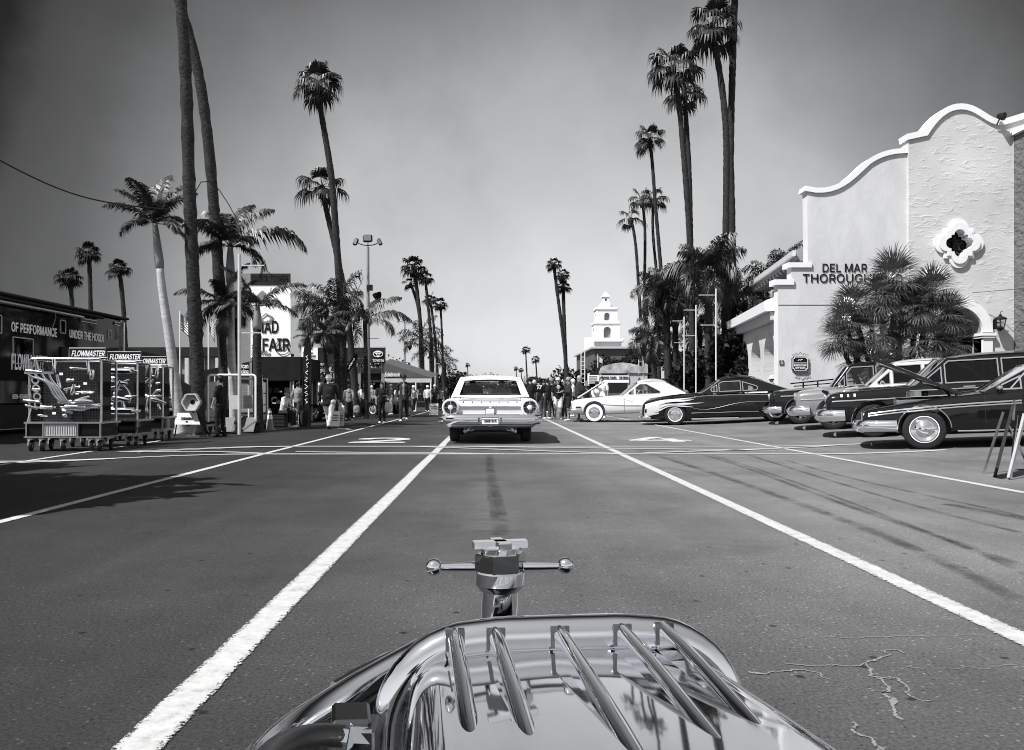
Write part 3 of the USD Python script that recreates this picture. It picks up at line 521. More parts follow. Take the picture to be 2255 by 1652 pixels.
for i, (lb, px, Y, c) in enumerate((('small distant fan palm right of the white sedan roof', [(1157, 771), (1160, 830)], 160, 11), ('shorter distant fan palm beside it', [(1179, 792), (1182, 835)], 165, 10), ('tiny distant fan palm above the sedan roof', [(1029, 804), (1030, 830)], 230, 6), ('tiny distant fan palm left of the distant pair', [(1136, 812), (1137, 835)], 230, 6), ('twin of the tiny distant fan palm', [(1147, 815), (1148, 835)], 240, 6))):
    fan_palm(lb, px, Y, 4 if i < 2 else 2.5, 3 if i < 2 else 2, c, 90 + i, nl=15, individual=False, leaf='leaf_far')
for i, (lb, px, Y, w, L, nl) in enumerate((('queen palm with wide round crown left of the stacked trunks', [(1468, 640), (1469, 720), (1471, 835)], 47, 14, 90, 20), ('second trunk of the round queen palms', [(1480, 660), (1487, 740), (1488, 835)], 48, 14, 85, 16), ('queen palm with the highest crown among the tall trunks', [(1560, 600), (1560, 700), (1560, 835)], 43, 19, 108, 22), ('queen palm crown right of the tall trunks beside the eaves', [(1640, 665), (1640, 740), (1640, 820)], 46, 14, 90, 18),
        ('queen palm behind the upper roof edge', [(1690, 610), (1690, 700)], 62, 12, 70, 16), ('queen palm crown highest behind the gable wall', [(1735, 580), (1735, 680)], 60, 12, 62, 16), ('queen palm between the slender trio and the tower', [(1437, 745), (1437, 790), (1440, 830)], 56, 12, 70, 16), ('low queen palm in front of the low building', [(1540, 720), (1541, 780)], 50, 12, 66, 14))):
    feather_palm(lb, px, Y, w, w * .85, L, 100 + i, nl=nl, name='queen_palm', hang=.8, plum=.35, curl=1.9, ll=.30)
for i, (lb, px, Y, w, h) in enumerate((('dark shrub under the queen palms left of the white car', (1540, 845), 44, 3.6, 3.9), ('dark shrub left of the arcade', (1598, 845), 43, 3.2, 4.2), ('dark shrub at the corner of the arcade', (1655, 845), 41, 2.6, 3.6), ('broad dark tree in front of the grey hall', (1345, 840), 78, 5.2, 4.6), ('second broad dark tree in front of the grey hall', (1405, 835), 80, 5.4, 4.8), ('small dark tree left of the bell tower', (1285, 840), 75, 3.0, 3.4), ('dark tree right of the food stand', (1490, 845), 62, 4.5, 4.5))):
    b = gp(px[0], Y); tree('shrub', lb, 'shrub', b, h, w, 120 + i, n=2600, size=.16)
for i, (lb, px, Y, w, h) in enumerate((('distant tree above the sedan roof', 1083, 260, 15, 8.5), ('distant tree at the end of the road left of centre', 1045, 300, 12, 8), ('distant tree at the end of the road right of centre', 1120, 280, 15, 8), ('distant tree behind the group of people', 1195, 190, 10, 7), ('distant tree behind the far left row of palms', 985, 170, 11, 8), ('distant tree left of the far floodlight mast', 850, 150, 12, 9), ('distant tree behind the billboard', 760, 140, 18, 12), ('distant low tree left of the sedan', 1005, 240, 16, 8), ('distant low tree between the people and the tower', 1262, 170, 10, 8))):
    tree('distant_tree', lb, 'tree', gp(px, Y), h * .72, w, 140 + i, n=1500, size=.34, group='trees at the end of the road')

# clump of Mediterranean fan palm in front of the office wall
def clump():
    Y = 29.6; s = Y / FOCAL; rg = np.random.default_rng(7); base = gp(1972, Y)
    t = thing('fan_palm_clump', 'low clump of spiky fan palms before the stucco office wall', 'palm tree', base)
    heads = [(1968, 612, 74), (2052, 640, 66), (1878, 672, 64), (1985, 690, 68), (2085, 690, 60), (1848, 738, 56), (1918, 728, 66), (2040, 745, 64), (2100, 750, 54), (1975, 765, 58), (1885, 790, 48), (2095, 800, 48), (1940, 648, 62), (2018, 668, 66), (1860, 700, 54), (1935, 800, 50), (2030, 800, 50)]
    rest = MB()
    for i, (a, b, r) in enumerate(heads):
        c = at(a, b, Y + rg.uniform(-.9, .3)) - base; c[2] -= .1
        f = np.array([c[0] * .25, rg.uniform(-.3, .3), 0])
        part('stem', trunk_mesh([f, f * .5 + c * .5 + np.array([c[0] * .06, 0, 0]), c], .10, .09, n=8, step=.12, ring=.16, seed=i), M['bark_pale' if i % 3 == 0 else 'bark'], t)
        for k in range(34):
            f_ = (k + .5) / 34; fr = fan_frond(c, k * 2.4 + rg.uniform(-.3, .3), rad(88 - 140 * f_), r * s * .40, r * s * rg.uniform(.62, .80), rg, nseg=17, droop=.05, spread=1.35, width=.52, stalk=.010, split=.42)
            if k % 2 == 0 and i * 17 + k // 2 < 289: part('fan_leaf', fr, M['leaf_fan'], t)
            else: rest.tm(fr.get())
    info(part('inner_leaves', rest, M['leaf_fan'], t), kind='stuff')
clump()
# shade trees standing beyond the left edge of the picture; their shadows lie across the left lanes
for i, (x, y, h, w, lb) in enumerate(((-8.2, 6.6, 6.4, 4.2, 'shade tree beyond the left edge beside the trailer'), (-10.6, 7.4, 7.0, 4.6, 'second shade tree beyond the left edge behind the first'), (-12.6, 9.4, 6.6, 4.4, 'third shade tree beyond the left edge nearest the carts'))):
    tree('shade_tree', lb, 'tree', (x, y, ground(x)), h, w, 170 + i, n=5000, size=.22)
# ------------------------------------------------------------------ buildings
FY = 33.0; FS = FY / FOCAL
def fx(px): return (px - VX) * FS
def fz(py): return EYE - (py - VY) * FS
def bez(p0, p1, p2, p3, n=14):
    t = np.linspace(0, 1, n)[:, None]; p0, p1, p2, p3 = map(np.asarray, (p0, p1, p2, p3))
    return ((1 - t) ** 3 * p0 + 3 * (1 - t) ** 2 * t * p1 + 3 * (1 - t) * t ** 2 * p2 + t ** 3 * p3).tolist()
F = lambda *q: [(fx(a), fz(b)) for a, b in q]
up_T = lambda y, d: basis((0, y, 0), (1, 0, 0), (0, 0, 1), (0, 1, 0))     # polygon (x, z) at depth y, thickness away from the camera (faces flipped below)

def xz(pg, y0, depth):
    """polygon drawn in x and z, front face at y0, going back by depth"""
    mb = MB()
    for g in getattr(pg, 'geoms', [pg]):
        m = trimesh.creation.extrude_polygon(g, depth, engine='earcut'); v = m.vertices.copy()
        mb.add(np.stack([v[:, 0], y0 + depth - v[:, 2], v[:, 1]], 1), m.faces)
    return mb

def office():
    t = thing('office_building', 'white stucco mission style office with curved gable and quatrefoil window', 'building')
    sc = bez((1779, 416), (1850, 430), (1880, 385), (1915, 355), 12) + bez((1915, 355), (1940, 338), (1965, 331), (2002, 331), 10)[1:]
    top = [(1995, 303), (2036, 294)] + bez((2036, 294), (2060, 255), (2085, 236), (2114, 236), 10)[1:] + bez((2114, 236), (2150, 236), (2170, 268), (2199, 271), 10)[1:] + bez((2199, 271), (2225, 268), (2260, 250), (2300, 246), 8)[1:] + [(2420, 246)]
    left = Polygon(F((1715, 900), (1715, 626), (1744, 626), (1744, 587), (1781, 587), *sc, (2002, 900)))
    right = Polygon(F((2000, 900), (2000, 310), *top[1:-1], (2300, 900)))
    cx, cz = fx(2108), fz(537); u = 53 * FS
    def quat(k):
        q = sbox(cx - .62 * u * k, cz - .62 * u * k, cx + .62 * u * k, cz + .62 * u * k)
        for dx, dz in ((1, 0), (-1, 0), (0, 1), (0, -1)): q = q.union(Point(cx + dx * .62 * u * k, cz + dz * .62 * u * k).buffer(.40 * u * k, quad_segs=10))
        return q
    ax, az, ar = fx(2104), fz(732), 56 * FS
    door = Point(ax, az).buffer(ar, quad_segs=16).union(sbox(ax - ar, -1, ax + ar, az))
    part('wall', xz(left, FY + .12, .5), M['stucco_smooth'], t)
    part('wall', xz(right.difference(quat(.60)).difference(door), FY, .62), M['stucco'], t, label='taller gable wall with the quatrefoil window')
    part('joint', MB().box(((fx(1715) + fx(2000)) / 2, FY + .115, fz(671)), (fx(2000) - fx(1715), .02, .02)), M['grey'], t)
    def coping(pts, y, w=11, over=.08, d=.68):
        p = np.array(pts, float); pf = [(fx(a), fz(b)) for a, b in p]
        return xz(LineString(pf).buffer(w * FS / 2, cap_style=2, join_style=2), y - over, d)
    part('coping', coping([(1773, 414)] + sc[1:], FY + .12), M['trim'], t, smooth=40)
    part('coping', coping(top, FY, 13), M['trim'], t, smooth=40)
    part('coping', coping([(1736, 583), (1788, 583)], FY + .12, 11), M['trim'], t); part('coping', coping([(1706, 621), (1749, 621)], FY + .12, 12), M['trim'], t)
    wf = part('window', xz(quat(1.0).difference(quat(.74)), FY - .10, .24), M['trim'], t); part('surround', xz(quat(.84).difference(quat(.56)), FY - .16, .5), M['trim'], wf)
    part('pane', xz(quat(.60), FY + .38, .03), M['dark_glass'], wf)
    part('grille', MB().box((cx, FY + .32, cz), (.07, .05, 1.9 * u)).box((cx, FY + .33, cz + .18 * u), (1.3 * u, .04, .05)).box((cx, FY + .33, cz - .22 * u), (1.3 * u, .04, .05)), M['black'], wf)
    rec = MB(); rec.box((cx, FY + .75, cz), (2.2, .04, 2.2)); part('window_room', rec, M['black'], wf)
    arch = Point(ax, az).buffer(ar + .40, quad_segs=16).difference(Point(ax, az).buffer(ar, quad_segs=16)).intersection(sbox(ax - 9, az, ax + 9, az + 9))
    dr = part('doorway', xz(arch, FY - .14, .7), M['trim'], t)
    pl = MB()
    for sx in (-1, 1):
        pl.box((ax + sx * (ar + .2), FY + .2, (az - 1) / 2 - .1), (.40, .64, az + 1)); pl.box((ax + sx * (ar + .2), FY + .18, az - .09), (.58, .78, .12)); pl.box((ax + sx * (ar + .2), FY + .18, az - .20), (.50, .72, .08))
    part('pilaster', pl, M['trim'], dr)
    part('porch', MB().box((ax, FY + 4.0, 2), (4.6, .1, 6)).box((ax - 2.3, FY + 2.3, 2), (.1, 3.4, 6)).box((ax + 2.3, FY + 2.3, 2), (.1, 3.4, 6)).box((ax, FY + 2.3, 5.2), (4.6, 3.4, .1)), M['mid'], dr)
    part('door', MB().box((ax - .55, FY + 3.9, 1.6), (1.0, .06, 2.6)).box((ax + .55, FY + 3.9, 1.6), (1.0, .06, 2.6)), M['wood'], dr)
    # body of the building behind the gable, and the dark return wall towards the street
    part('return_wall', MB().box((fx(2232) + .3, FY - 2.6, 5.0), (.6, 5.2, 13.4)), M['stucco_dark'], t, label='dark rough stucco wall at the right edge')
    part('return_coping', MB().box((fx(2232) + .3, FY - 2.6, 11.78), (.9, 5.3, .2)), M['trim'], t)
    hood = xz(Polygon(bez((0, 0), (.0, .55), (1.5, .55), (1.5, 0), 10)), 0, .3)
    # arcade wing going back along the street
    O = np.array([fx(1708), FY + .62, 0]); A = np.array([.126, .992, 0]); B = np.array([.992, -.126, 0]); Lw = 9.6; ang = math.atan2(A[0], A[1])
    R = np.stack([B, A, (0, 0, 1)], 1)
    W = lambda m: MB().tm(m, R, O)
    prof = Polygon([(-.25, 4.55), (-.3, 4.95), (-.18, 5.02), (2.4, 5.9), (2.4, 5.72), (.2, 4.55)])
    def along(pg, y0, y1):
        m = trimesh.creation.extrude_polygon(pg, y1 - y0, engine='earcut'); v = m.vertices; return trimesh.Trimesh(np.stack([v[:, 0], y1 - v[:, 2], v[:, 1]], 1), m.faces, process=False)
    part('lower_roof', W(along(prof, -.1, Lw)), M['trim'], t); part('lower_fascia', W(along(Polygon([(-.02, 4.2), (-.02, 4.53), (.5, 4.53), (.5, 4.2)]), 0, Lw - .1)), M['pale'], t)
    wall = sbox(0.0, -.3, Lw - .3, 4.19)
    for k in range(3):
        c = 1.75 + k * 3.0; wall = wall.difference(Point(c, 2.7).buffer(1.12, quad_segs=12)).difference(sbox(c - 1.12, .95, c + 1.12, 2.7))
    m = trimesh.creation.extrude_polygon(wall, .45, engine='earcut'); v = m.vertices
    part('arcade', W(trimesh.Trimesh(np.stack([.5 - v[:, 2] + .25, v[:, 0], v[:, 1]], 1), m.faces[:, ::-1], process=False)), M['stucco'], t)
    part('arcade_sill', W(MB().box((.5, Lw / 2, .98), (.7, Lw - .3, .14)).get()), M['trim'], t)
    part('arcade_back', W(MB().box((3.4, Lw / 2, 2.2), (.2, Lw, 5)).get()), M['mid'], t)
    part('upper_wall', W(MB().box((2.3, Lw / 2, 6.0), (.3, Lw - .2, 2.4)).get()), M['pale'], t)
    part('upper_roof', W(along(Polygon([(1.12, 6.72), (1.07, 7.12), (1.22, 7.22), (3.8, 8.7), (3.8, 8.3), (2.1, 6.9), (1.6, 6.72)]), .55, Lw + .3)), M['tile'], t)
    part('gutter', W(along(Polygon([(.94, 6.9), (.94, 7.12), (1.08, 7.15), (1.08, 6.9)]), .3, Lw + .2)), M['pale'], t)
    for k in range(14): part('rafter_end', W(MB().box((1.5, .5 + k * .68, 6.63), (.9, .12, .16)).get()), M['wood'], t)
    # lettering and small fittings fixed to the wall
    def word(txt, x0, y0, h, w): part('lettering', MB().text(txt, h, basis((fx(x0), FY + .116, fz(y0)), (1, 0, 0), (0, 0, 1)), depth=.03, width=w), M['black'], t)
    word('DEL MAR', 1811, 598, 18 * FS, 100 * FS); word('THOROUGHBRED CLUB', 1768, 621, 18 * FS, 300 * FS)
office()

def wall_sign():
    x, z = fx(1762), fz(801); t = thing('wall_sign', 'black office sign with white rim and scrollwork on the stucco wall', 'sign', (x, FY + .02, z)); w, h = 36 * FS, 32 * FS
    notch = lambda k: sbox(-w / 2 * k, -h / 2 * k, w / 2 * k, h / 2 * k).difference(unary_union([Point(a * w / 2 * k, b * h / 2 * k).buffer(.07) for a in (-1, 1) for b in (-1, 1)]))
    part('board', xz(notch(1.0), 0, .08), M['black'], t); part('rim', xz(notch(.94).difference(notch(.87)), -.012, .02), M['white'], t)
    L = MB()
    for s_, y, hh, ww in (('EXECUTIVE', -.10, .075, .52), ('OFFICES', -.21, .075, .42)): L.text(s_, hh, basis((0, -.004, y), (1, 0, 0), (0, 0, 1)), .008, True, ww, True)
    L.box((0, -.004, .03), (.52, .01, .018)); L.tube([(-.1, -.006, .13), (-.04, -.006, .16), (0, -.006, .13), (.05, -.006, .18), (.1, -.006, .16)], .012, 4)
    part('lettering', L, M['white'], t)
    sc = MB()
    for b in (-1, 1):
        for a in (-1, 1):
            th = np.linspace(0, 4.2, 16); sc.tube(np.stack([a * (.16 + .065 * np.cos(th) * (1 - th / 7)), np.zeros(16), b * (h / 2 + .07 + .055 * np.sin(th) * (1 - th / 7))], 1), .011, 5)
            sc.tube([(a * .08, 0, b * (h / 2 + .07)), (0, 0, b * (h / 2 + .17))], .011, 5)
            sc.tube([(a * .22, 0, b * (h / 2 + .03)), (a * .30, 0, b * (h / 2 + .09)), (a * .33, 0, b * (h / 2 + .03))], .010, 5)
    part('scroll', sc, M['black'], t)
wall_sign()
def access_sign():
    t = thing('access_sign', 'small square wheelchair sign on the left edge of the stucco wall', 'sign', (fx(1722), FY + .09, fz(798))); w = .18
    part('plate', MB().box((0, 0, 0), (w, .02, w)), M['mid'], t)
    g = MB(); a = np.linspace(-2.6, 1.0, 12); g.tube(np.stack([.035 * np.cos(a), np.full(12, -.014), -.02 + .035 * np.sin(a)], 1), .007, 5).ball((-.01, -.014, .06), .013, 1).bar((-.01, -.014, .045), (0, -.014, 0), .012).bar((0, -.014, 0), (.035, -.014, -.005), .012).bar((.035, -.014, -.005), (.05, -.014, -.045), .012)
    part('symbol', g, M['white'], t)
access_sign()
def lantern():
    c = np.array([fx(2190), FY - .35, fz(712)]); t = thing('wall_lantern', 'black wall lantern with glass panes beside the arched doorway', 'lantern', c); k = 1.15
    part('roof', MB().lathe([(0, .34), (.05, .33), (.07, .26), (.20, .20), (.27, .15), (.27, .12), (0, .12)], 6).tube([(0, 0, .33), (.0, 0, .42), (.06, 0, .47), (.1, 0, .42)], .012, 6), M['black'], t)
    fr = MB()
    for i in range(6):
        a = i * pi / 3; q = np.array([math.cos(a), math.sin(a), 0]); fr.bar(q * .23 + [0, 0, .13], q * .15 + [0, 0, -.22], .022)
    fr.lathe([(0, -.21), (.17, -.21), (.15, -.25), (.06, -.33), (0, -.36)], 6); fr.box((.0, .25, .0), (.05, .3, .05)).box((0, .36, -.05), (.16, .03, .4))
    part('frame', fr, M['black'], t); part('pane', MB().lathe([(.145, -.21), (.215, .12)], 6), M['glass'], t); part('bulb', MB().lathe([(0, .0), (.035, .0), (.035, -.15), (0, -.16)], 8), M['white'], t)
lantern()
def gargoyle():
    c = np.array([fx(2193), FY - .3, fz(262)]); t = thing('floodlight', 'small dark floodlight on top of the curved gable', 'floodlight', c)
    part('lamp_head', MB().lathe([(0, -.14), (.10, -.12), (.16, .1), (.16, .14), (0, .13)], 12, R=rotm(1.9, 0, .5)), M['black'], t); part('bracket', MB().bar((0, .05, -.05), (-.05, .2, -.3), .04).bar((0, .05, -.05), (.14, .0, .1), .03), M['black'], t)
gargoyle()
def railing():
    t = thing('ramp_railing', 'dark handrail of the ramp along the stucco wall', 'railing', (0, 31.2, 0)); s = 31.2 / FOCAL
    q = lambda a, b: ((a - VX) * s, 0, EYE - (b - VY) * s)
    part('handrail', MB().bar(q(1740, 845), q(1900, 829), .05).bar(q(1748, 851), q(1900, 838), .04), M['black'], t)
    for a, b in ((1768, 843), (1800, 839), (1840, 835), (1880, 831)): part('post', MB().bar(q(a, b), q(a, 900), .045), M['black'], t)
    part('curb', MB().box(((1820 - VX) * s, .3, .3), (3.4, .25, .6)), M['stucco'], t)
railing()
def potted():
    b = gp(2205, 32.2); t = thing('wall_plant', 'small leafy plant at the foot of the wall under the lantern', 'plant', b); rg = np.random.default_rng(4)
    part('foliage', leaf_cloud([((0, 0, 1.6), (.28, .2, .5)), ((.1, 0, 1.2), (.2, .2, .4))], 180, .07, rg), M['leaf_fan'], t); part('stem', MB().tube([(0, 0, 0), (.03, 0, .8), (0, 0, 1.5)], .03, 6), M['bark'], t)
potted()

def bell_tower():
    Y = 120.0; s = Y / FOCAL; c = gp(1333, Y); c[2] = 0
    t = thing('bell_tower', 'white stepped bell tower with arched openings and a domed cap', 'tower', c); Z = lambda p: EYE - (p - VY) * s
    def tier(p0, p1, w, arch=None):
        hw = w * s / 2; z0, z1 = Z(p0), Z(p1); mb = MB(); wall = sbox(-hw, z0, hw, z1)
        if arch: aw, a0, a1 = arch[0] * s / 2, Z(arch[1]), Z(arch[2]); wall = wall.difference(sbox(-aw, a0, aw, a1 - aw)).difference(Point(0, a1 - aw).buffer(aw))
        for k in range(4):
            m = xz(wall if k % 2 == 0 else wall.intersection(sbox(-hw + .52, z0 - 1, hw - .52, z1 + 1)), -hw + (0 if k % 2 == 0 else .015), .5 if hw > .6 else .15).get(); R = rotm(0, 0, k * pi / 2); mb.tm(m, R)
        part('tier', mb, M['trim'], t)
        if arch: part('opening', MB().box((0, 0, (z0 + z1) / 2), (hw * 1.5, hw * 1.5, (z1 - z0) * .96)), M['grey'], t)  # solid core in the arches; distance haze is put into its paler grey
    def slab(p0, p1, w): part('cornice', MB().box((0, 0, (Z(p0) + Z(p1)) / 2), (w * s, w * s, Z(p1) - Z(p0)), ch=.12), M['trim'], t)
    tier(880, 752, 60); slab(756, 748, 70); tier(748, 716, 54, (16, 746, 722)); slab(717, 711, 58); tier(711, 684, 45, (12, 708, 691)); slab(685, 679, 50)
    dz = Z(679); part('dome', MB().lathe([(15.5 * s, dz), (15.5 * s, dz + .25), (14 * s, dz + 8 * s), (10 * s, dz + 13 * s), (6 * s, dz + 15 * s), (0, dz + 15.5 * s)], 20), M['trim'], t, smooth=40)
    tier(666, 655, 13, (5, 664, 658)); part('spire', MB().lathe([(12 * s, Z(655)), (12 * s, Z(653)), (0, Z(642))], 4, R=rotm(0, 0, pi / 4)), M['trim'], t)
bell_tower()
def turret():
    Y = 112.0; s = Y / FOCAL; c = gp(1297, Y); t = thing('turret', 'small white turret with a pyramid cap left of the bell tower', 'tower', (c[0], Y, 0)); Z = lambda p: EYE - (p - VY) * s
    part('shaft', MB().box((0, 0, Z(815)), (19 * s, 19 * s, 2 * Z(815))), M['trim'], t); part('cap', MB().lathe([(16 * s, Z(771)), (16 * s, Z(769)), (0, Z(758))], 4, R=rotm(0, 0, pi / 4)), M['trim'], t)
turret()
def block(name, label, cat, px0, px1, py, Y, D, m, roof=None, fascia=None):
    s = Y / FOCAL; x0, x1, z = (px0 - VX) * s, (px1 - VX) * s, EYE - (py - VY) * s
    t = thing(name, label, cat, ((x0 + x1) / 2, Y + D / 2, 0)); part('wall', MB().box((0, 0, z / 2 - .2), (x1 - x0, D, z + .4)), m, t)
    if roof: part('roof', MB().box((0, 0, z + .12), (x1 - x0 + .8, D + .8, .24)), roof, t)
    return t, s, x1 - x0, z
t, s, w, z = block('grey_hall', 'dark grey flat roofed hall behind the bell tower trees', 'building', 1308, 1512, 768, 95, 20, M['mid'], M['pale'])
for i in range(5): part('window', MB().box((-w / 2 + (i + .5) * w / 5, -10.02, 3.0), (1.2, .06, 1.4)), M['dark_glass'], t)
t, s, w, z = block('side_building', 'low white building with a stepped eave behind the queen palms', 'building', 1500, 1640, 775, 66, 8, M['pale'], M['trim'])
for i in range(4): part('window', MB().box((-w / 2 + (i + .5) * w / 4, -4.02, 1.7), (.9, .06, 1.3)), M['dark_glass'], t)
def far_shed(label, px0, py0, px1, py1, X, m, h=.9):
    """long low roof running along the street, seen end on"""
    Y0 = X * FOCAL / (px0 - VX); Y1 = X * FOCAL / (px1 - VX); z = EYE - (py0 - VY) / FOCAL * Y0
    t = thing('market_hall', label, 'building', (X, Y0, 0)); D = Y1 - Y0
    part('roof', MB().box((-4, D / 2, z - h / 2), (8.6, D, h), ch=.1), m, t); part('wall', MB().box((-4.3, D / 2, (z - h) / 2), (7.4, D - 1, z - h)), M['dark'], t)
    for k in range(5): part('column', MB().box((-.1, 1 + k * (D - 2) / 4, (z - h) / 2), (.22, .22, z - h)), M['grey'], t)
far_shed('long dark roofed hall behind the far left palms', 890, 810, 985, 842, -12.5, M['dark'])
# ------------------------------------------------------------------ cars
from scipy.interpolate import PchipInterpolator
def loft(rings, cap=True):
    """closed loops (k, n, 3) -> one closed shell"""
    P = np.asarray(rings, float); k, n = P.shape[:2]; i = np.arange(n); f = []
    for a in range(k - 1): f.append(np.stack([a * n + i, a * n + (i + 1) % n, (a + 1) * n + (i + 1) % n, (a + 1) * n + i], 1))
    f = np.vstack(f); f = np.vstack([f[:, [0, 1, 2]], f[:, [0, 2, 3]]]); v = P.reshape(-1, 3)
    if cap:
        m = len(v); v = np.vstack([v, P[0].mean(0), P[-1].mean(0)]); l = (k - 1) * n
        f = np.vstack([f, np.stack([np.full(n, m), (i + 1) % n, i], 1), np.stack([np.full(n, m + 1), l + i, l + (i + 1) % n], 1)])
    return v, f
def solid(v, f):
    m = m3.Manifold(m3.Mesh(vert_properties=np.asarray(v, np.float32), tri_verts=np.asarray(f, np.uint32)))
    if m.volume() < 0: m = m3.Manifold(m3.Mesh(vert_properties=np.asarray(v, np.float32), tri_verts=np.asarray(f, np.uint32)[:, ::-1].copy()))
    return m
def cylY(x, z, r, y0, y1, n=36): return m3.Manifold.cylinder(y1 - y0, r, r, n).rotate((-90, 0, 0)).translate((x, y0, z))

def wheel(t, K, x, y, R, side, style, w=.20):
    """tyre and chrome in the thing t; side +1/-1 is where the face looks"""
    g = group_part('wheel', t); Rm = rotm(-pi / 2 * side, 0, 0); c = (x * K, y * K, R * K); k = K
    pr = lambda L: [(a * R * k, b * w * k) for a, b in L]
    part('tyre', MB().lathe(pr([(.60, -.48), (.64, -.52), (.84, -.54), (.96, -.44), (1, -.25), (1, .25), (.96, .44), (.84, .54), (.64, .52), (.60, .48)]), 40, c, Rm), M['rubber'], g, smooth=35)
    if style == 'white': part('whitewall', MB().lathe(pr([(.62, .530), (.66, .545), (.86, .555), (.90, .53)]), 40, c, Rm), M['whitewall'], g, smooth=40)
    if style in ('cap', 'moon'): part('whitewall', MB().lathe(pr([(.63, .530), (.645, .54), (.66, .555), (.67, .55)]), 40, c, Rm), M['whitewall'], g, smooth=40)
    rim = MB()
    if style == 'five':
        rim.lathe(pr([(.63, .50), (.60, .50), (.56, .10), (.54, -.3), (0, -.3)]), 36, c, Rm)
        hub = MB().lathe(pr([(0, .42), (.10, .42), (.14, .34), (.16, .1)]), 20, c, Rm)
        for i in range(5):
            a = i * 2 * pi / 5 + .3; q = np.array([math.cos(a), math.sin(a), 0]); n_ = np.array([-q[1], q[0], 0]); z = np.array([0, 0, 1.0])
            pts = np.array([q * r_ * R + n_ * s_ * ww * R + z * h_ * w for r_, ww, h0 in ((.10, .085, .36), (.35, .075, .26), (.60, .11, .44)) for s_ in (-1, 1) for h_ in (h0, h0 - .2)]) * k
            hub.tm(m3.Manifold.hull_points(pts), Rm, c)
        part('rim', rim, M['steel'], g, smooth=35); part('spokes', hub, M['chrome'], g, smooth=35)
    elif style == 'steel':
        rim.lathe(pr([(.62, .46), (.58, .44), (.54, .2), (.34, .12), (.26, .3), (.22, .36), (0, .38)]), 32, c, Rm); part('rim', rim, M['black'], g, smooth=35)
    else:
        rim.lathe(pr([(.64, .50), (.60, .56), (.55, .50), (.48, .38), (.44, .40), (.40, .50), (.30, .52), (.26, .44), (.22, .46), (.18, .60), (.10, .66), (0, .68)] if style != 'moon' else [(.62, .5), (.60, .60), (.55, .54), (.46, .44), (.42, .42), (.36, .46), (.26, .58), (.14, .66), (0, .69)]), 40, c, Rm)
        if style == 'white':
            for i in range(12):
                a = i * pi / 6; q = np.array([math.cos(a), math.sin(a), 0]); rim.tm(m3.Manifold.hull_points(np.array([q * .3 * R, q * .54 * R, q * .3 * R + [0, 0, .52 * w], q * .54 * R + [0, 0, .56 * w], q * .42 * R + np.array([-q[1], q[0], 0]) * .06 * R + [0, 0, .3 * w]]) * k), Rm, c)
        if style == 'cap':
            for i in range(10):
                a = i * pi / 5; q = np.array([math.cos(a), math.sin(a), 0]); rim.tm(m3.Manifold.hull_points(np.array([q * .42 * R + [0, 0, .3 * w], q * .56 * R + [0, 0, .56 * w], q * .42 * R + [0, 0, .52 * w], q * .5 * R + np.array([-q[1], q[0], 0]) * .05 * R + [0, 0, .45 * w]]) * k), Rm, c)
        part('rim', rim, M['chrome'], g, smooth=35)
    part('hub_drum', MB().lathe(pr([(0, -.5), (.6, -.5), (.6, -.3), (0, -.25)]), 24, c, Rm), M['black'], g)

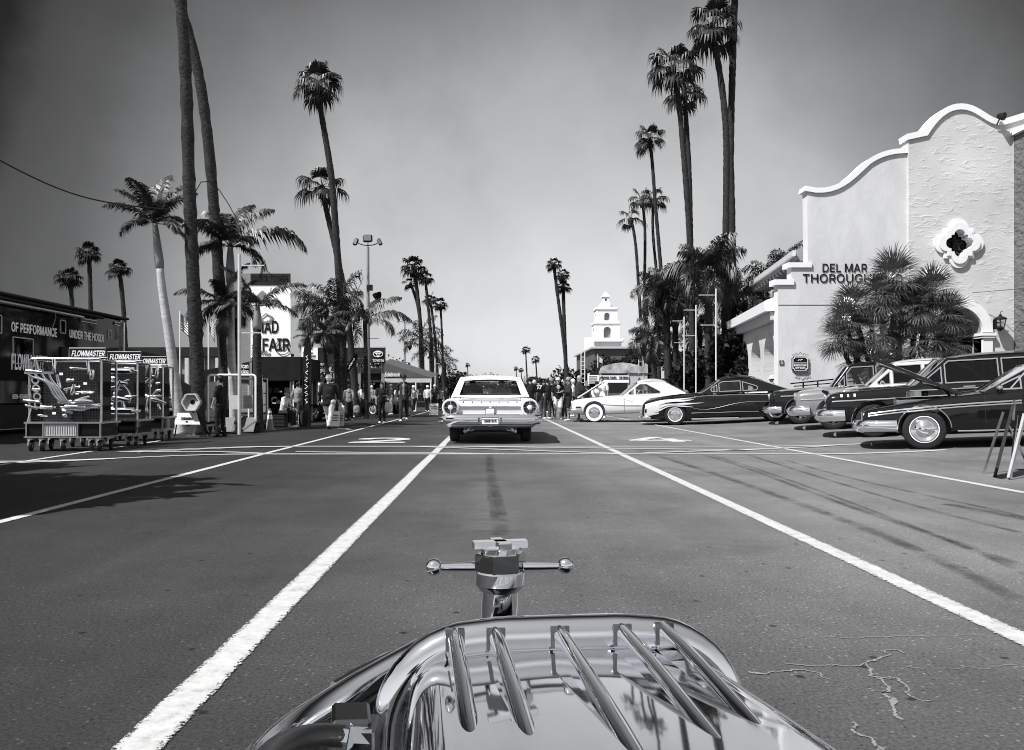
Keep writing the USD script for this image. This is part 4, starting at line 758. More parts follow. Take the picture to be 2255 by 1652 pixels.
PITCH = rad(2.6)                          # the car park falls towards the street, noses down
class Car:
    def __init__(s, name, label, pt, rz, st, paint, xf, xr, R, K=1.12, style='cap', anchor=None, group=None, wheel_in=.02, arch=.055, skirt=False, wells=True, cat='car', rear_style=None):
        """st rows: (x, bottom, shoulder, centre top, half width); pt: ground point under the near front wheel face (anchor: local point there)"""
        s.K, s.st = K, np.array(st, float); s.xf, s.xr, s.R = xf, xr, R
        s.ip = [PchipInterpolator(s.st[:, 0], s.st[:, i]) for i in range(1, 5)]
        wmax = s.st[:, 4].max(); anchor = np.array(anchor if anchor is not None else (xf, wmax)); Rz = rotm(0, 0, rz)
        loc = np.asarray(pt, float) - Rz @ np.array([anchor[0] * K, anchor[1] * K, 0]); pitch = PITCH if abs(rz) > 2 else 0.0; loc[2] += xf * K * math.sin(pitch) if pitch else 0
        s.t = thing(name, label, cat, loc, rz, group, pitch)
        xs = np.unique(np.concatenate([np.linspace(s.st[0, 0], s.st[-1, 0], 64), s.st[:, 0], s.st[0, 0] + np.array([.02, .05, .1]), s.st[-1, 0] - np.array([.02, .05, .1])]))
        b = solid(*loft([s.ring(x) for x in xs]))
        for xw in (xf, xr):
            for sd in (-1, 1):
                y = wmax; lo, hi = (y - .34, y + .2) if sd > 0 else (-y - .2, -y + .34)
                if not (skirt and xw == xr): b = b - cylY(xw, R + .03, R + arch, lo, hi)
        s.body, s.paint, s.wmax = b, paint, wmax
        for xw in (xf, xr):
            for sd in (-1, 1): wheel(s.t, K, xw, sd * (wmax - .13 - wheel_in), R, sd, (rear_style or style) if xw == xr else style)
    def ring(s, x):
        zb, ze, zc, w = (float(i(x)) for i in s.ip); m = lambda a: zb + (ze - zb) * a
        h = [(0, zb), (.72 * w, zb), (.90 * w, zb + .02), (.965 * w, m(.10)), (.99 * w, m(.28)), (w, m(.48)), (.995 * w, m(.66)), (.978 * w, m(.82)), (.945 * w, m(.94)), (.88 * w, ze), (.78 * w, ze * .8 + zc * .2), (.6 * w, ze * .3 + zc * .7), (.32 * w, zc + .004), (0, zc)]
        return np.array([(x, y, z) for y, z in h] + [(x, -y, z) for y, z in h[-2:0:-1]])
    def side(s, x, z, off=.0):
        r = s.ring(float(np.clip(x, s.st[0, 0], s.st[-1, 0])))[2:10]
        return np.array([x, np.interp(z, r[:, 2], r[:, 1]) + off, z])
    def top(s, x, y):
        r = s.ring(float(np.clip(x, s.st[0, 0], s.st[-1, 0])))[8:14]; return float(np.interp(abs(y), r[::-1, 1], r[::-1, 2]))
    def P(s, name, mb, m, parent=None, smooth=False, label=None):
        g = mb.get() if isinstance(mb, MB) else mb
        if hasattr(g, 'to_mesh'): q = g.to_mesh(); g = trimesh.Trimesh(q.vert_properties[:, :3], q.tri_verts, process=True)
        g = trimesh.Trimesh(np.asarray(g.vertices) * s.K, g.faces, process=False)
        lab = trimesh.graph.connected_component_labels(g.edges, node_count=len(g.vertices)) if len(g.faces) < 6000 else np.zeros(len(g.vertices), int); n = lab.max() + 1
        if n > 1:                                # the near and the far side of a pair are parts of their own
            my = np.bincount(lab, g.vertices[:, 1], n) / np.bincount(lab, minlength=n)
            if np.all(np.abs(my) > .2) and my.min() < 0 < my.max():
                fs = my[lab[g.faces[:, 0]]] > 0; out = None
                for sel in (fs, ~fs):
                    h = trimesh.Trimesh(g.vertices, g.faces[sel], process=False); h.remove_unreferenced_vertices(); out = part(name, h, M[m] if isinstance(m, str) else m, parent or s.t, smooth=smooth, label=label)
                return out
        return part(name, g, M[m] if isinstance(m, str) else m, parent or s.t, smooth=smooth, label=label)
    def both(s, fn):
        mb = MB(); fn(mb, 1); n = mb.n; fn(mb, -1); return mb
    def trim_line(s, pts, r=.012, off=.006, flat=.5, both=True, n=24):
        p = spline(np.array([(a, 0, b) for a, b in pts]), n); mb = MB()
        for sd in ((1, -1) if both else (1,)):
            q = np.array([s.side(a[0], a[2], off) for a in p]); q[:, 1] *= sd; mb.tube(q, r, 6)
        return mb
    def finish(s, belt, roof, xr0, xr1, xf1, xf0, wb, wt, pillars=(), cpil=0.0, roofm=None, frame='chrome', gl='glass', glr=.1, cut=True, crown=.05, seats=True, floor=.42, wrap=.10, arch_roof=.03):
        """the greenhouse: pierced side plates, roof panel, windscreen and rear window, seats and wheel"""
        s.belt, s.roof = belt, roof; wz = lambda z: wb + (wt - wb) * (z - belt) / (roof - belt)
        if cut:
            c = MB().box(((xr0 + xf0) / 2 - .05, 0, (floor + belt + .4) / 2), (xf0 - xr0 - .25, 2 * wb - .14, belt + .4 - floor)); s.body = s.body - solid(*[np.vstack(c.v), np.vstack(c.f)])
        s.P('body', s.body, s.paint, smooth=32)
        out = Polygon([(xr0, belt - .03), (xr1, roof), (xf1, roof), (xf0, belt - .03)])
        win = Polygon([(xr0 + cpil, belt + .015), (xr1 + cpil * .8, roof - .05), (xf1 - .02, roof - .05), (xf0 - .085, belt + .015)]).buffer(-.03).buffer(.03)
        if glr: win = win.buffer(-glr * .5).buffer(glr * .5, quad_segs=5)
        for x in pillars: win = win.difference(sbox(x - .022, belt - 1, x + .022, roof + 1))
        plate, rim, pane = MB(), MB(), MB()
        def put(mb, pg, th, off):
            for g in getattr(pg, 'geoms', [pg]):
                if g.area < 1e-4: continue
                m = trimesh.creation.extrude_polygon(g, th, engine='earcut')
                for sd in (1, -1):
                    v = m.vertices.copy(); mb.add(np.stack([v[:, 0], sd * (wz(v[:, 1]) + off - th + v[:, 2]), v[:, 1]], 1), m.faces if sd < 0 else m.faces[:, ::-1])
        put(plate, out.difference(win), .04, 0); put(rim, win.difference(win.buffer(-.022)), .05, .006); put(pane, win.buffer(-.018), .006, -.02)
        s.P('cabin_side', plate, roofm or s.paint); s.P('window_frame', rim, frame); s.P('side_window', pane, gl)
        # roof
        rings = []
        for x in np.linspace(xr1 - .05, xf1 + .05, 14):
            f = (x - xr1 + .05) / (xf1 - xr1 + .1); z = roof + arch_roof * math.sin(pi * f) - .03 * (2 * f - 1) ** 4; u = np.linspace(-1, 1, 15)
            up = [(x, a * (wt + .012), z + crown * (1 - abs(a) ** 2.6)) for a in u]; rings.append(up + [(x, a * (wt - .02), z - .05 + .6 * crown * (1 - abs(a) ** 2.6)) for a in u[::-1]])
        s.P('roof', MB().add(*loft(rings)), roofm or s.paint, smooth=40)
        def screen(xa, xb, bow, nm):
            G = np.zeros((9, 7, 3)); fr = []
            for i, u in enumerate(np.linspace(-1, 1, 9)):
                for j, v in enumerate(np.linspace(0, 1, 7)):
                    z = belt + (roof - .02 - belt) * v; G[i, j] = (xa + (xb - xa) * v + bow * (1 - u * u), u * (wz(z) - .03), z + .025 * v * (1 - u * u))
            w_ = s.P(nm, MB().grid(G), gl, smooth=True)
            e = np.vstack([G[:, 0], G[-1, 1:], G[::-1, -1][1:], G[0, ::-1][1:]]); s.P('screen_frame', MB().tube(e, .016, 5), frame, w_)
        screen(xf0 - .03, xf1 + .02, wrap, 'windscreen'); screen(xr0 + .03, xr1 - .02, -wrap, 'rear_window')
        if seats:
            x1 = xf0 - .95; mb = MB()
            for x in (x1, x1 - .95):
                if x - .3 < xr0: continue
                mb.box((x, 0, floor + .2), (.55, 2 * wb - .3, .24), ch=.06); mb.box((x - .30, 0, floor + .38), (.16, 2 * wb - .3, .38), R=rotm(0, -.2, 0), ch=.06)
            s.P('seat', mb, 'mid'); sw = MB(); a = np.linspace(0, 2 * pi, 17)
            sw.tube(np.stack([np.zeros(17), .19 * np.cos(a), .19 * np.sin(a)], 1) @ rotm(0, -.5, 0).T + (xf0 - .52, .38, belt - .02), .012, 5).bar((xf0 - .52, .38, belt - .02), (xf0 - .15, .38, belt - .2), .03).bar(np.array([0, .19, 0]) + (xf0 - .52, .38, belt - .02), np.array([0, -.19, 0]) + (xf0 - .52, .38, belt - .02), .02)
            s.P('steering_wheel', sw, 'white' if s.paint == 'gloss_white' else 'grey'); s.P('dashboard', MB().box((xf0 - .1, 0, belt - .1), (.25, 2 * wb - .2, .22), ch=.05), 'dark')
    def bumper(s, x, z, w, end=1, r=.075, ret=.35, bow=.06, m='chrome'):
        u = np.linspace(-1, 1, 17); p = np.stack([x + end * (bow * (1 - u ** 2) - .10 * np.abs(u) ** 6), u * w, np.full(17, z)], 1)
        p = np.vstack([[(x - end * ret, -w - .01, z)], p, [(x - end * ret, w + .01, z)]]); return s.P('bumper', MB().tube(p, r, 12, flat=1.25), m, smooth=50)
    def lamp(s, name, c, r, d, m1='chrome', m2='glass', face=1):
        R = rotm(0, pi / 2 * face, 0); g = s.P(name, MB().lathe([(r * .55, -d), (r, -d * .6), (r * 1.08, 0), (r * 1.0, .02), (r * .86, .012), (r * .86, -.02), (0, -.03)], 24, c, R), m1, smooth=40)
        s.P('lens', MB().lathe([(0, .02), (r * .5, .012), (r * .84, -.012)], 20, c, R), m2, g, smooth=True); return g
    def gap(s, x, z0, z1): return s.trim_line([(x, z0), (x + .004, z1)], r=.006, off=.001, n=12)

# ---- white sedan seen from behind
def white_sedan():
    st = [(-2.56, .52, .80, .80, .80), (-2.53, .42, .86, .84, .90), (-2.45, .36, .89, .88, .955), (-2.3, .33, .905, .90, .975), (-1.9, .29, .92, .935, .985), (-1.0, .26, .93, .96, .99), (0, .25, .93, .95, .99), (1.0, .25, .92, .97, .98), (1.9, .28, .90, .94, .96), (2.35, .32, .86, .88, .93), (2.45, .42, .80, .82, .88)]
    p = on_ground(1079, 975); p[1] += .0; p[2] = 0
    c = Car('sedan', 'white 1960s two door sedan with round tail lamps, seen from behind in the middle lane', (p[0], p[1] + .35, 0), pi / 2, st, 'gloss_white', 1.50, -1.52, .34, K=1.06, style='steel', anchor=(-1.80, 0), wheel_in=.10)
    c.finish(.945, 1.36, -1.62, -1.12, .25, .90, .83, .66, pillars=(-.25,), cpil=.30, roofm='gloss_white', gl='glass', crown=.05, wrap=.08, floor=.45)
    P = c.P
    wz = lambda z: .83 + (.66 - .83) * (z - .945) / (1.36 - .945)
    def surround(u0, u1, v0, v1, nm):
        G = np.zeros((2, 7, 7, 3))
        for i, u in enumerate(np.linspace(u0, u1, 7)):
            for j, v in enumerate(np.linspace(v0, v1, 7)):
                z = .945 + .415 * v; G[0, i, j] = (-1.62 + .5 * v - .085 * (1 - u * u) - .012, u * (wz(z) + .004), z + .04 * v * v * (1 - u * u) + .012); G[1, i, j] = G[0, i, j] + (.035, 0, -.02)
        q = MB().grid(G[0][::-1]).grid(G[1]); P(nm, q, 'gloss_white', smooth=True)
    surround(.80, 1.0, 0, 1, 'rear_pillar'); surround(-1.0, -.80, 0, 1, 'rear_pillar'); surround(-.82, .82, .80, 1.0, 'roof_edge'); surround(-.82, .82, -.02, .10, 'window_sill')
    P('window_rubber', MB().tube([(-1.62 + .5 * v - .085 * (1 - u * u) - .02, u * wz(.945 + .415 * v), .945 + .415 * v + .04 * v * v * (1 - u * u) + .012) for u, v in [(.80, .1), (.80, .8), (.4, .81), (0, .815), (-.4, .81), (-.80, .8), (-.80, .1), (-.4, .1), (0, .1), (.4, .1), (.80, .1)]], .009, 5), 'black')
    for sd in (1, -1):
        y = sd * .80; g = P('tail_lamp', MB().lathe([(.10, -.22), (.165, -.12), (.178, -.01), (.172, .03), (.145, .04), (.135, .0), (.13, -.03), (0, -.03)], 32, (-2.59, y, .74), rotm(0, -pi / 2, 0)), 'gloss_white', smooth=40)
        P('lens', MB().lathe([(.128, .0), (.09, .018), (.05, .03), (.0, .03)], 28, (-2.59, y, .74), rotm(0, -pi / 2, 0)), 'red_lens', g, smooth=True)
        P('lens_centre', MB().lathe([(.05, .028), (.045, .045), (.02, .06), (0, .062)], 20, (-2.59, y, .74), rotm(0, -pi / 2, 0)), 'whitewall', g, smooth=True)
        cr = MB()
        for k in range(4): a = k * pi / 2 + pi / 4 * 0; q = np.array([0, math.cos(a), math.sin(a)]); cr.bar(np.array([-2.628, y, .74]) + q * .05, np.array([-2.612, y, .74]) + q * .128, .013)
        P('lens_bar', cr, 'chrome', g); P('lens_ring', MB().tube(np.stack([np.full(25, -2.63), y + .136 * np.cos(np.linspace(0, 2 * pi, 25)), .74 + .136 * np.sin(np.linspace(0, 2 * pi, 25))], 1), .009, 5), 'chrome', g)
    P('boot_lid', MB().tube([(-2.50, -.62, .875), (-2.52, -.3, .872), (-2.525, 0, .87), (-2.52, .3, .872), (-2.50, .62, .875)], .006, 5).tube([(-2.50, .62, .875), (-2.1, .63, .93), (-1.72, .63, .945)], .005, 5).tube([(-2.50, -.62, .875), (-2.1, -.63, .93), (-1.72, -.63, .945)], .005, 5), 'dark')
    P('moulding', MB().bar((-2.568, -.62, .757), (-2.568, .62, .757), .018, .014), 'chrome')
    P('crease', MB().bar((-2.572, -.61, .72), (-2.572, .61, .72), .012, .006), 'dark')
    fd = MB().box((-2.575, 0, .66), (.03, .19, .125), ch=.03).box((-2.58, 0, .74), (.02, .05, .03)); P('fuel_door', fd, 'gloss_white'); P('fuel_door_rim', MB().tube(np.array([(-2.585, .095 * a, .66 + .062 * b) for a, b in ((-1, -1), (1, -1), (1, 1), (-1, 1), (-1, -1))]), .006, 5), 'dark')
    for k in range(7): P('boot_letter', MB().box((-2.545, -.54 + .18 * k, .845), (.012, .022, .030)), 'chrome')
    b = c.bumper(-2.64, .50, .965, end=-1, r=.085, ret=.45, bow=.04)
    P('bumper_lip', MB().tube([(-2.58, -.93, .57), (-2.66, -.6, .575), (-2.68, 0, .578), (-2.66, .6, .575), (-2.58, .93, .57)], .022, 8), 'chrome', b, smooth=50)
    P('valance', MB().box((-2.55, 0, .575), (.06, 1.7, .10), ch=.02), 'gloss_white'); P('valance_shadow_gap', MB().box((-2.60, 0, .605), (.03, 1.74, .012)), 'black')
    pl = P('number_plate', MB().box((-2.755, 0, .475), (.012, .33, .13), ch=.02), 'white'); P('plate_rim', MB().tube(np.array([(-2.76, .17 * a, .475 + .068 * d) for a, d in ((-1, -1), (1, -1), (1, 1), (-1, 1), (-1, -1))]), .007, 5), 'chrome', pl)
    P('plate_text', MB().text('3ARK 875', .055, basis((-2.764, 0, .448), (0, -1, 0), (0, 0, 1)), .006, True, .25, True), 'dark', pl)
    P('plate_guard', MB().box((-2.74, .22, .49), (.06, .06, .13), ch=.02).box((-2.74, -.22, .49), (.06, .06, .13), ch=.02), 'chrome', pl)
    P('axle', MB().tube([(-1.52, -.72, .33), (-1.52, .72, .33)], .05, 8).ball((-1.54, 0, .34), (.15, .17, .15), 2), 'dark')
    P('drag_link', MB().tube([(-1.9, -.52, .19), (-1.88, -.35, .23), (-1.87, 0, .235), (-1.88, .35, .23), (-1.9, .52, .19)], .026, 8).ball((-1.87, .4, .25), .05, 1).ball((-1.87, -.4, .25), .05, 1), 'steel')
    P('fuel_tank', MB().box((-2.15, 0, .36), (.6, .75, .16), ch=.05), 'mid'); P('tow_bar', MB().tube([(-2.5, -.16, .40), (-2.52, -.06, .38), (-2.52, 0, .36), (-2.52, .06, .38), (-2.5, .16, .40)], .016, 6).box((-2.5, 0, .37), (.05, .12, .07), ch=.02), 'chrome')
    for sd in (1, -1): P('tailpipe', MB().tube([(-1.2, sd * .5, .3), (-2.3, sd * .52, .27), (-2.42, sd * .52, .25)], .03, 8), 'steel')
    P('mirror', MB().box((.62, 0, 1.24), (.04, .24, .07), ch=.02), 'black'); P('parcel_shelf', MB().box((-1.42, 0, .90), (.5, 1.4, .05)), 'dark')
    return c
SEDAN = white_sedan()

# ---- black hardtop with raised bonnet, nearest on the right
def black_hardtop():
    st = [(-2.6, .42, .74, .74, .86), (-2.5, .34, .84, .82, .94), (-1.6, .28, .88, .90, .99), (-.4, .24, .89, .93, 1.0), (.6, .24, .87, .92, 1.0), (1.1, .24, .83, .88, .99), (1.7, .26, .76, .80, .975), (2.2, .30, .69, .71, .95), (2.36, .34, .66, .66, .93), (2.42, .40, .62, .62, .90)]
    pt = gp(2037, 14.5)
    c = Car('hardtop', 'glossy black 1960s hardtop with raised bonnet, nearest of the parked cars on the right', pt, pi - .44, st, 'gloss_black', 1.52, -1.5, .325, style='moon', K=1.12)
    cut = MB().box((1.62, 0, .95), (1.15, 1.46, .75)); c.body = c.body - solid(np.vstack(cut.v), np.vstack(cut.f))
    c.finish(.90, 1.29, -1.2, -.75, -.05, .68, .86, .68, pillars=(.12,), cpil=.1, gl='dark_glass', crown=.05)
    P = c.P
    hood = []
    for x in np.linspace(0, 1.30, 10):
        u = np.linspace(-1, 1, 11); hw = .74 - .06 * x; z = .02 * math.sin(x * 2); hood.append([(x, a * hw, z + .03 * (1 - a * a)) for a in u] + [(x, a * hw, z - .045 + .03 * (1 - a * a)) for a in u[::-1]])
    v, f = loft(hood); v = v @ rotm(0, -rad(27), 0).T + np.array([1.0, 0, .91]); P('bonnet', MB().add(v, f), 'gloss_black', smooth=35, label='raised black bonnet')
    P('bonnet_prop', MB().tube([(1.1, .66, .84), (1.30, .66, 1.03)], .016, 6).tube([(1.30, .66, 1.03), (1.15, .66, .98)], .014, 6), 'chrome')
    en = MB().box((1.55, 0, .70), (.75, .55, .30), ch=.04).lathe([(0, 0), (.17, 0), (.17, .09), (0, .1)], 20, (1.55, 0, .86))
    for k in range(4):
        for sd in (1, -1): en.tube([(1.3 + k * .16, sd * .30, .74), (1.3 + k * .16, sd * .40, .70), (1.3 + k * .16, sd * .42, .55)], .025, 6)
    P('engine', en, 'steel')
    P('side_moulding', c.trim_line([(-2.45, .70), (0, .74), (1.0, .71), (2.0, .64), (2.33, .60)], .014).tm(c.trim_line([(-2.45, .66), (0, .70), (1.0, .67), (2.0, .60), (2.33, .565)], .011).get()), 'chrome')
    P('sill_moulding', c.trim_line([(-1.0, .30), (.3, .29), (1.05, .29)], .016), 'chrome'); P('wheel_lip', MB().tube([c.side(1.52 + .387 * math.cos(a), .325 + .387 * math.sin(a), .008) for a in np.linspace(-.1, pi * .98, 24)], .012, 6), 'chrome')
    P('door_gap', c.gap(.66, .28, .84), 'dark'); P('door_handle', MB().tube([(-.05, c.side(-.05, .80)[1] + .03, .80), (-.25, c.side(-.25, .80)[1] + .03, .80)], .012, 6), 'chrome')
    c.bumper(2.46, .40, .93, 1, .085, .55)
    for sd in (1, -1):
        for y in (.66, .82): c.lamp('headlight', (2.39, sd * y, .56), .075, .1)
    P('grille', MB().tm(MB().box((2.43, 0, .55), (.03, 1.1, .14)).get()), 'steel'); P('vent_frame', MB().bar((.30, .84, .93), (.02, .72, 1.25), .022).bar((.30, -.84, .93), (.02, -.72, 1.25), .022), 'chrome')
    P('door_mirror', MB().ball((.45, .93, .95), (.05, .06, .045), 2).bar((.45, .88, .88), (.45, .92, .94), .02), 'chrome')
black_hardtop()

# ---- black 1950s wagon with three chrome hash marks
def hash_wagon():
    st = [(-2.5, .45, .84, .84, .86), (-2.4, .36, .94, .93, .93), (-1.4, .30, .97, .98, .95), (0, .28, .97, .98, .96), (.8, .28, .96, 1.01, .955), (1.6, .29, .93, .98, .94), (2.1, .32, .90, .93, .92), (2.26, .36, .87, .89, .90), (2.31, .44, .84, .85, .87)]
    pt = gp(1925, 17.9)
    c = Car('wagon', 'black 1950s wagon with three chrome hash marks on its front wing', pt, pi - .41, st, 'gloss_black', 1.46, -1.46, .335, style='five', K=1.13)
    c.finish(.99, 1.50, -2.25, -1.75, .12, .72, .80, .64, pillars=(.20, -.75), cpil=.1, gl='dark_glass', crown=.06, wrap=.16)
    P = c.P
    P('side_moulding', c.trim_line([(-2.3, .80), (0, .78), (1.0, .76), (2.2, .74)], .014).tm(c.trim_line([(-2.3, .92), (-.4, .90), (.8, .89)], .012).get()), 'chrome')
    for k in range(3): P('hash_mark', MB().bar(c.side(2.02 - k * .12, .82, .01), c.side(2.02 - k * .12, .875, .01), .035, .02), 'white')
    P('hood_ornament', MB().tube([(1.62, .0, 1.03), (1.85, 0, 1.05), (2.0, 0, 1.02)], [.01, .022, .012], 8).bar((1.7, -.3, 1.02), (1.95, -.3, .99), .03).bar((1.7, .3, 1.02), (1.95, .3, .99), .03), 'chrome'); P('wheel_lip', MB().tube([c.side(1.46 + .396 * math.cos(a), .335 + .396 * math.sin(a), .006) for a in np.linspace(-.1, pi, 24)], .010, 6), 'chrome')
    P('grille', MB().box((2.30, 0, .66), (.05, 1.35, .24), ch=.03).box((2.34, 0, .66), (.03, 1.4, .03)), 'steel'); c.bumper(2.42, .46, .93, 1, .10, .45); P('headlight_brow', MB().tube([(2.28, .62, .93), (2.36, .74, .955), (2.28, .86, .91)], .03, 8), 'gloss_black', smooth=40)
    for sd in (1, -1): c.lamp('headlight', (2.32, sd * .74, .82), .10, .12); P('door_gap', c.gap(.70, .34, .92), 'dark') if sd > 0 else None
    P('door_handle', MB().tube([(-.1, .97, .93), (-.3, .97, .93)], .013, 6), 'chrome')
hash_wagon()

# ---- grey two tone sedan with white roof
def grey_sedan():
    st = [(-2.5, .45, .84, .84, .84), (-2.4, .36, .92, .93, .92), (-1.2, .30, .95, .97, .95), (.6, .28, .95, 1.0, .95), (1.5, .29, .94, .99, .94), (2.1, .32, .91, .95, .92), (2.22, .38, .88, .90, .89), (2.26, .5, .84, .85, .85)]
    pt = gp(1836, 21.2)
    c = Car('two_tone_sedan', 'grey 1950s sedan with a white roof, third of the parked cars from the right edge', pt, pi - .38, st, 'gloss_grey', 1.46, -1.46, .33, style='five', K=1.14)
    c.finish(.98, 1.48, -1.75, -1.15, .10, .68, .79, .63, pillars=(.20, -.45), cpil=.1, roofm='gloss_white', gl='dark_glass', crown=.06, wrap=.14)
    low = MB(); xs_ = np.linspace(-2.2, 2.15, 36)
    for sd in (1, -1): low.grid(np.array([[np.array([1, sd, 1]) * c.side(x, z, .005) for z in np.linspace(.34, .70, 6)] for x in xs_ if abs(abs(x) - 1.46) > .44])[:, ::sd]) if False else None
    P = c.P; P('side_moulding', c.trim_line([(-2.3, .74), (0, .73), (2.15, .72)], .014), 'chrome'); c.bumper(2.36, .46, .92, 1, .09, .4)
    P('grille', MB().box((2.26, 0, .68), (.04, 1.0, .22), ch=.03), 'steel'); P('door_gap', c.gap(.64, .34, .9), 'dark'); P('door_mirror', MB().ball((.4, .92, 1.04), (.05, .06, .05), 2), 'chrome')
    for sd in (1, -1): c.lamp('headlight', (2.28, sd * .72, .80), .10, .12)
grey_sedan()

# ---- black sedan with five spoke wheels
def black_sedan():
    st = [(-2.5, .45, .84, .84, .84), (-2.4, .36, .92, .93, .92), (-1.2, .30, .95, .97, .95), (.6, .28, .95, 1.0, .95), (1.5, .29, .93, .98, .94), (2.1, .32, .90, .94, .92), (2.20, .38, .87, .89, .89), (2.24, .5, .84, .85, .85)]
    pt = gp(1763, 24.6)
    c = Car('black_sedan', 'black 1950s sedan with five spoke wheels, behind the long black custom coupe', pt, pi - .36, st, 'gloss_black', 1.46, -1.46, .34, style='five', K=1.12)
    c.finish(.98, 1.55, -1.75, -1.15, .14, .62, .79, .63, pillars=(.28, -.45), cpil=.1, gl='glass', crown=.06, wrap=.12)
    P = c.P; P('side_script', c.trim_line([(1.95, .78), (1.5, .78)], .016, n=8), 'chrome'); c.bumper(2.34, .42, .92, 1, .08, .4); P('grille', MB().box((2.24, 0, .66), (.04, 1.2, .2), ch=.03), 'steel'); P('wheel_lip', MB().tube([c.side(1.46 + .400 * math.cos(a), .34 + .400 * math.sin(a), .006) for a in np.linspace(-.1, pi, 24)], .010, 6), 'steel')
    for sd in (1, -1): c.lamp('headlight', (2.25, sd * .72, .78), .10, .12)
black_sedan()

# ---- long black custom coupe with flames
def flame_coupe():
    st = [(-2.85, .30, .62, .62, .62), (-2.75, .24, .72, .72, .80), (-2.3, .19, .80, .84, .92), (-1.5, .16, .86, .93, .97), (-.4, .15, .88, .97, .98), (.6, .15, .88, .99, .98), (1.5, .16, .88, .96, .96), (2.1, .19, .83, .90, .90), (2.4, .24, .76, .80, .82), (2.5, .30, .68, .70, .70), (2.54, .38, .60, .60, .55)]
    pt = gp(1487, 27.7)
    c = Car('custom_coupe', 'long low black custom coupe with pale flames on its front wing', pt, pi - .23, st, 'gloss_black', 1.50, -1.52, .335, style='cap', K=1.10, arch=.03)
    c.finish(.97, 1.36, -1.95, -.95, .05, .70, .80, .60, pillars=(.16, -.55), cpil=.55, gl='glass', frame='chrome', glr=.16, crown=.08, wrap=.12, arch_roof=.05)
    P = c.P
    def flame(pts, zs):                      # each tongue: a row of (x, z) along its middle, with half heights
        mb = MB(); p = spline(np.array([(a, 0, b) for a, b in pts]), 16); h = np.interp(np.linspace(0, 1, 16), np.linspace(0, 1, len(zs)), zs)
        for sd in (1, -1):
            G = np.array([[np.array([1, sd, 1]) * c.side(q[0], q[2] + hh * k, .005) for k in np.linspace(-1, 1, 5)] for q, hh in zip(p, h)]); mb.grid(G[:, ::sd])
        return mb
    tongues = [([(2.42, .66), (2.0, .74), (1.5, .80), (.85, .84)], (.03, .05, .02, .002)), ([(2.42, .58), (2.1, .66), (1.7, .74), (1.25, .76), (.9, .79)], (.05, .05, .014, .03, .002)), ([(2.45, .52), (2.2, .56), (2.0, .58), (1.8, .64), (1.45, .66), (1.0, .66), (.6, .67)], (.07, .07, .035, .012, .035, .012, .002)), ([(2.45, .44), (2.2, .47), (1.95, .50), (1.75, .585), (1.3, .59), (.95, .585)], (.06, .05, .02, .012, .022, .002)), ([(2.45, .36), (2.2, .38), (2.0, .40)], (.06, .04, .02))]
    for a, b in tongues: P('flame', flame(a, b), 'pale')
    P('side_moulding', c.trim_line([(1.05, .56), (0, .54), (-.3, .60), (-.7, .64), (-2.4, .60)], .006), 'steel'); P('lower_moulding', c.trim_line([(1.0, .36), (-1.0, .34)], .008), 'steel'); P('belt_moulding', c.trim_line([(.9, .87), (-.6, .865), (-2.2, .79)], .012), 'chrome'); P('door_gap', c.gap(.62, .22, .86).tm(c.gap(-.52, .22, .86).get()), 'dark')
    P('side_pipe', MB().tube([(1.0, .93, .17), (-.2, .96, .16), (-.4, .97, .16)], .035, 10).tube([(1.0, -.93, .17), (-.4, -.97, .16)], .035, 10), 'chrome', smooth=50)
    for sd in (1, -1): c.lamp('headlight', (2.42, sd * .60, .66), .10, .14); P('tail_lamp', MB().ball((-2.72, sd * .70, .66), (.08, .05, .06), 2), 'red_lens')
    P('grille', MB().tube([(2.52, -.5, .40), (2.60, 0, .40), (2.52, .5, .40)], .05, 10).tube([(2.50, -.5, .30), (2.58, 0, .30), (2.50, .5, .30)], .04, 10), 'chrome', smooth=50); c.bumper(2.56, .26, .78, 1, .055, .3); c.bumper(-2.86, .30, .80, -1, .07, .5)
flame_coupe()

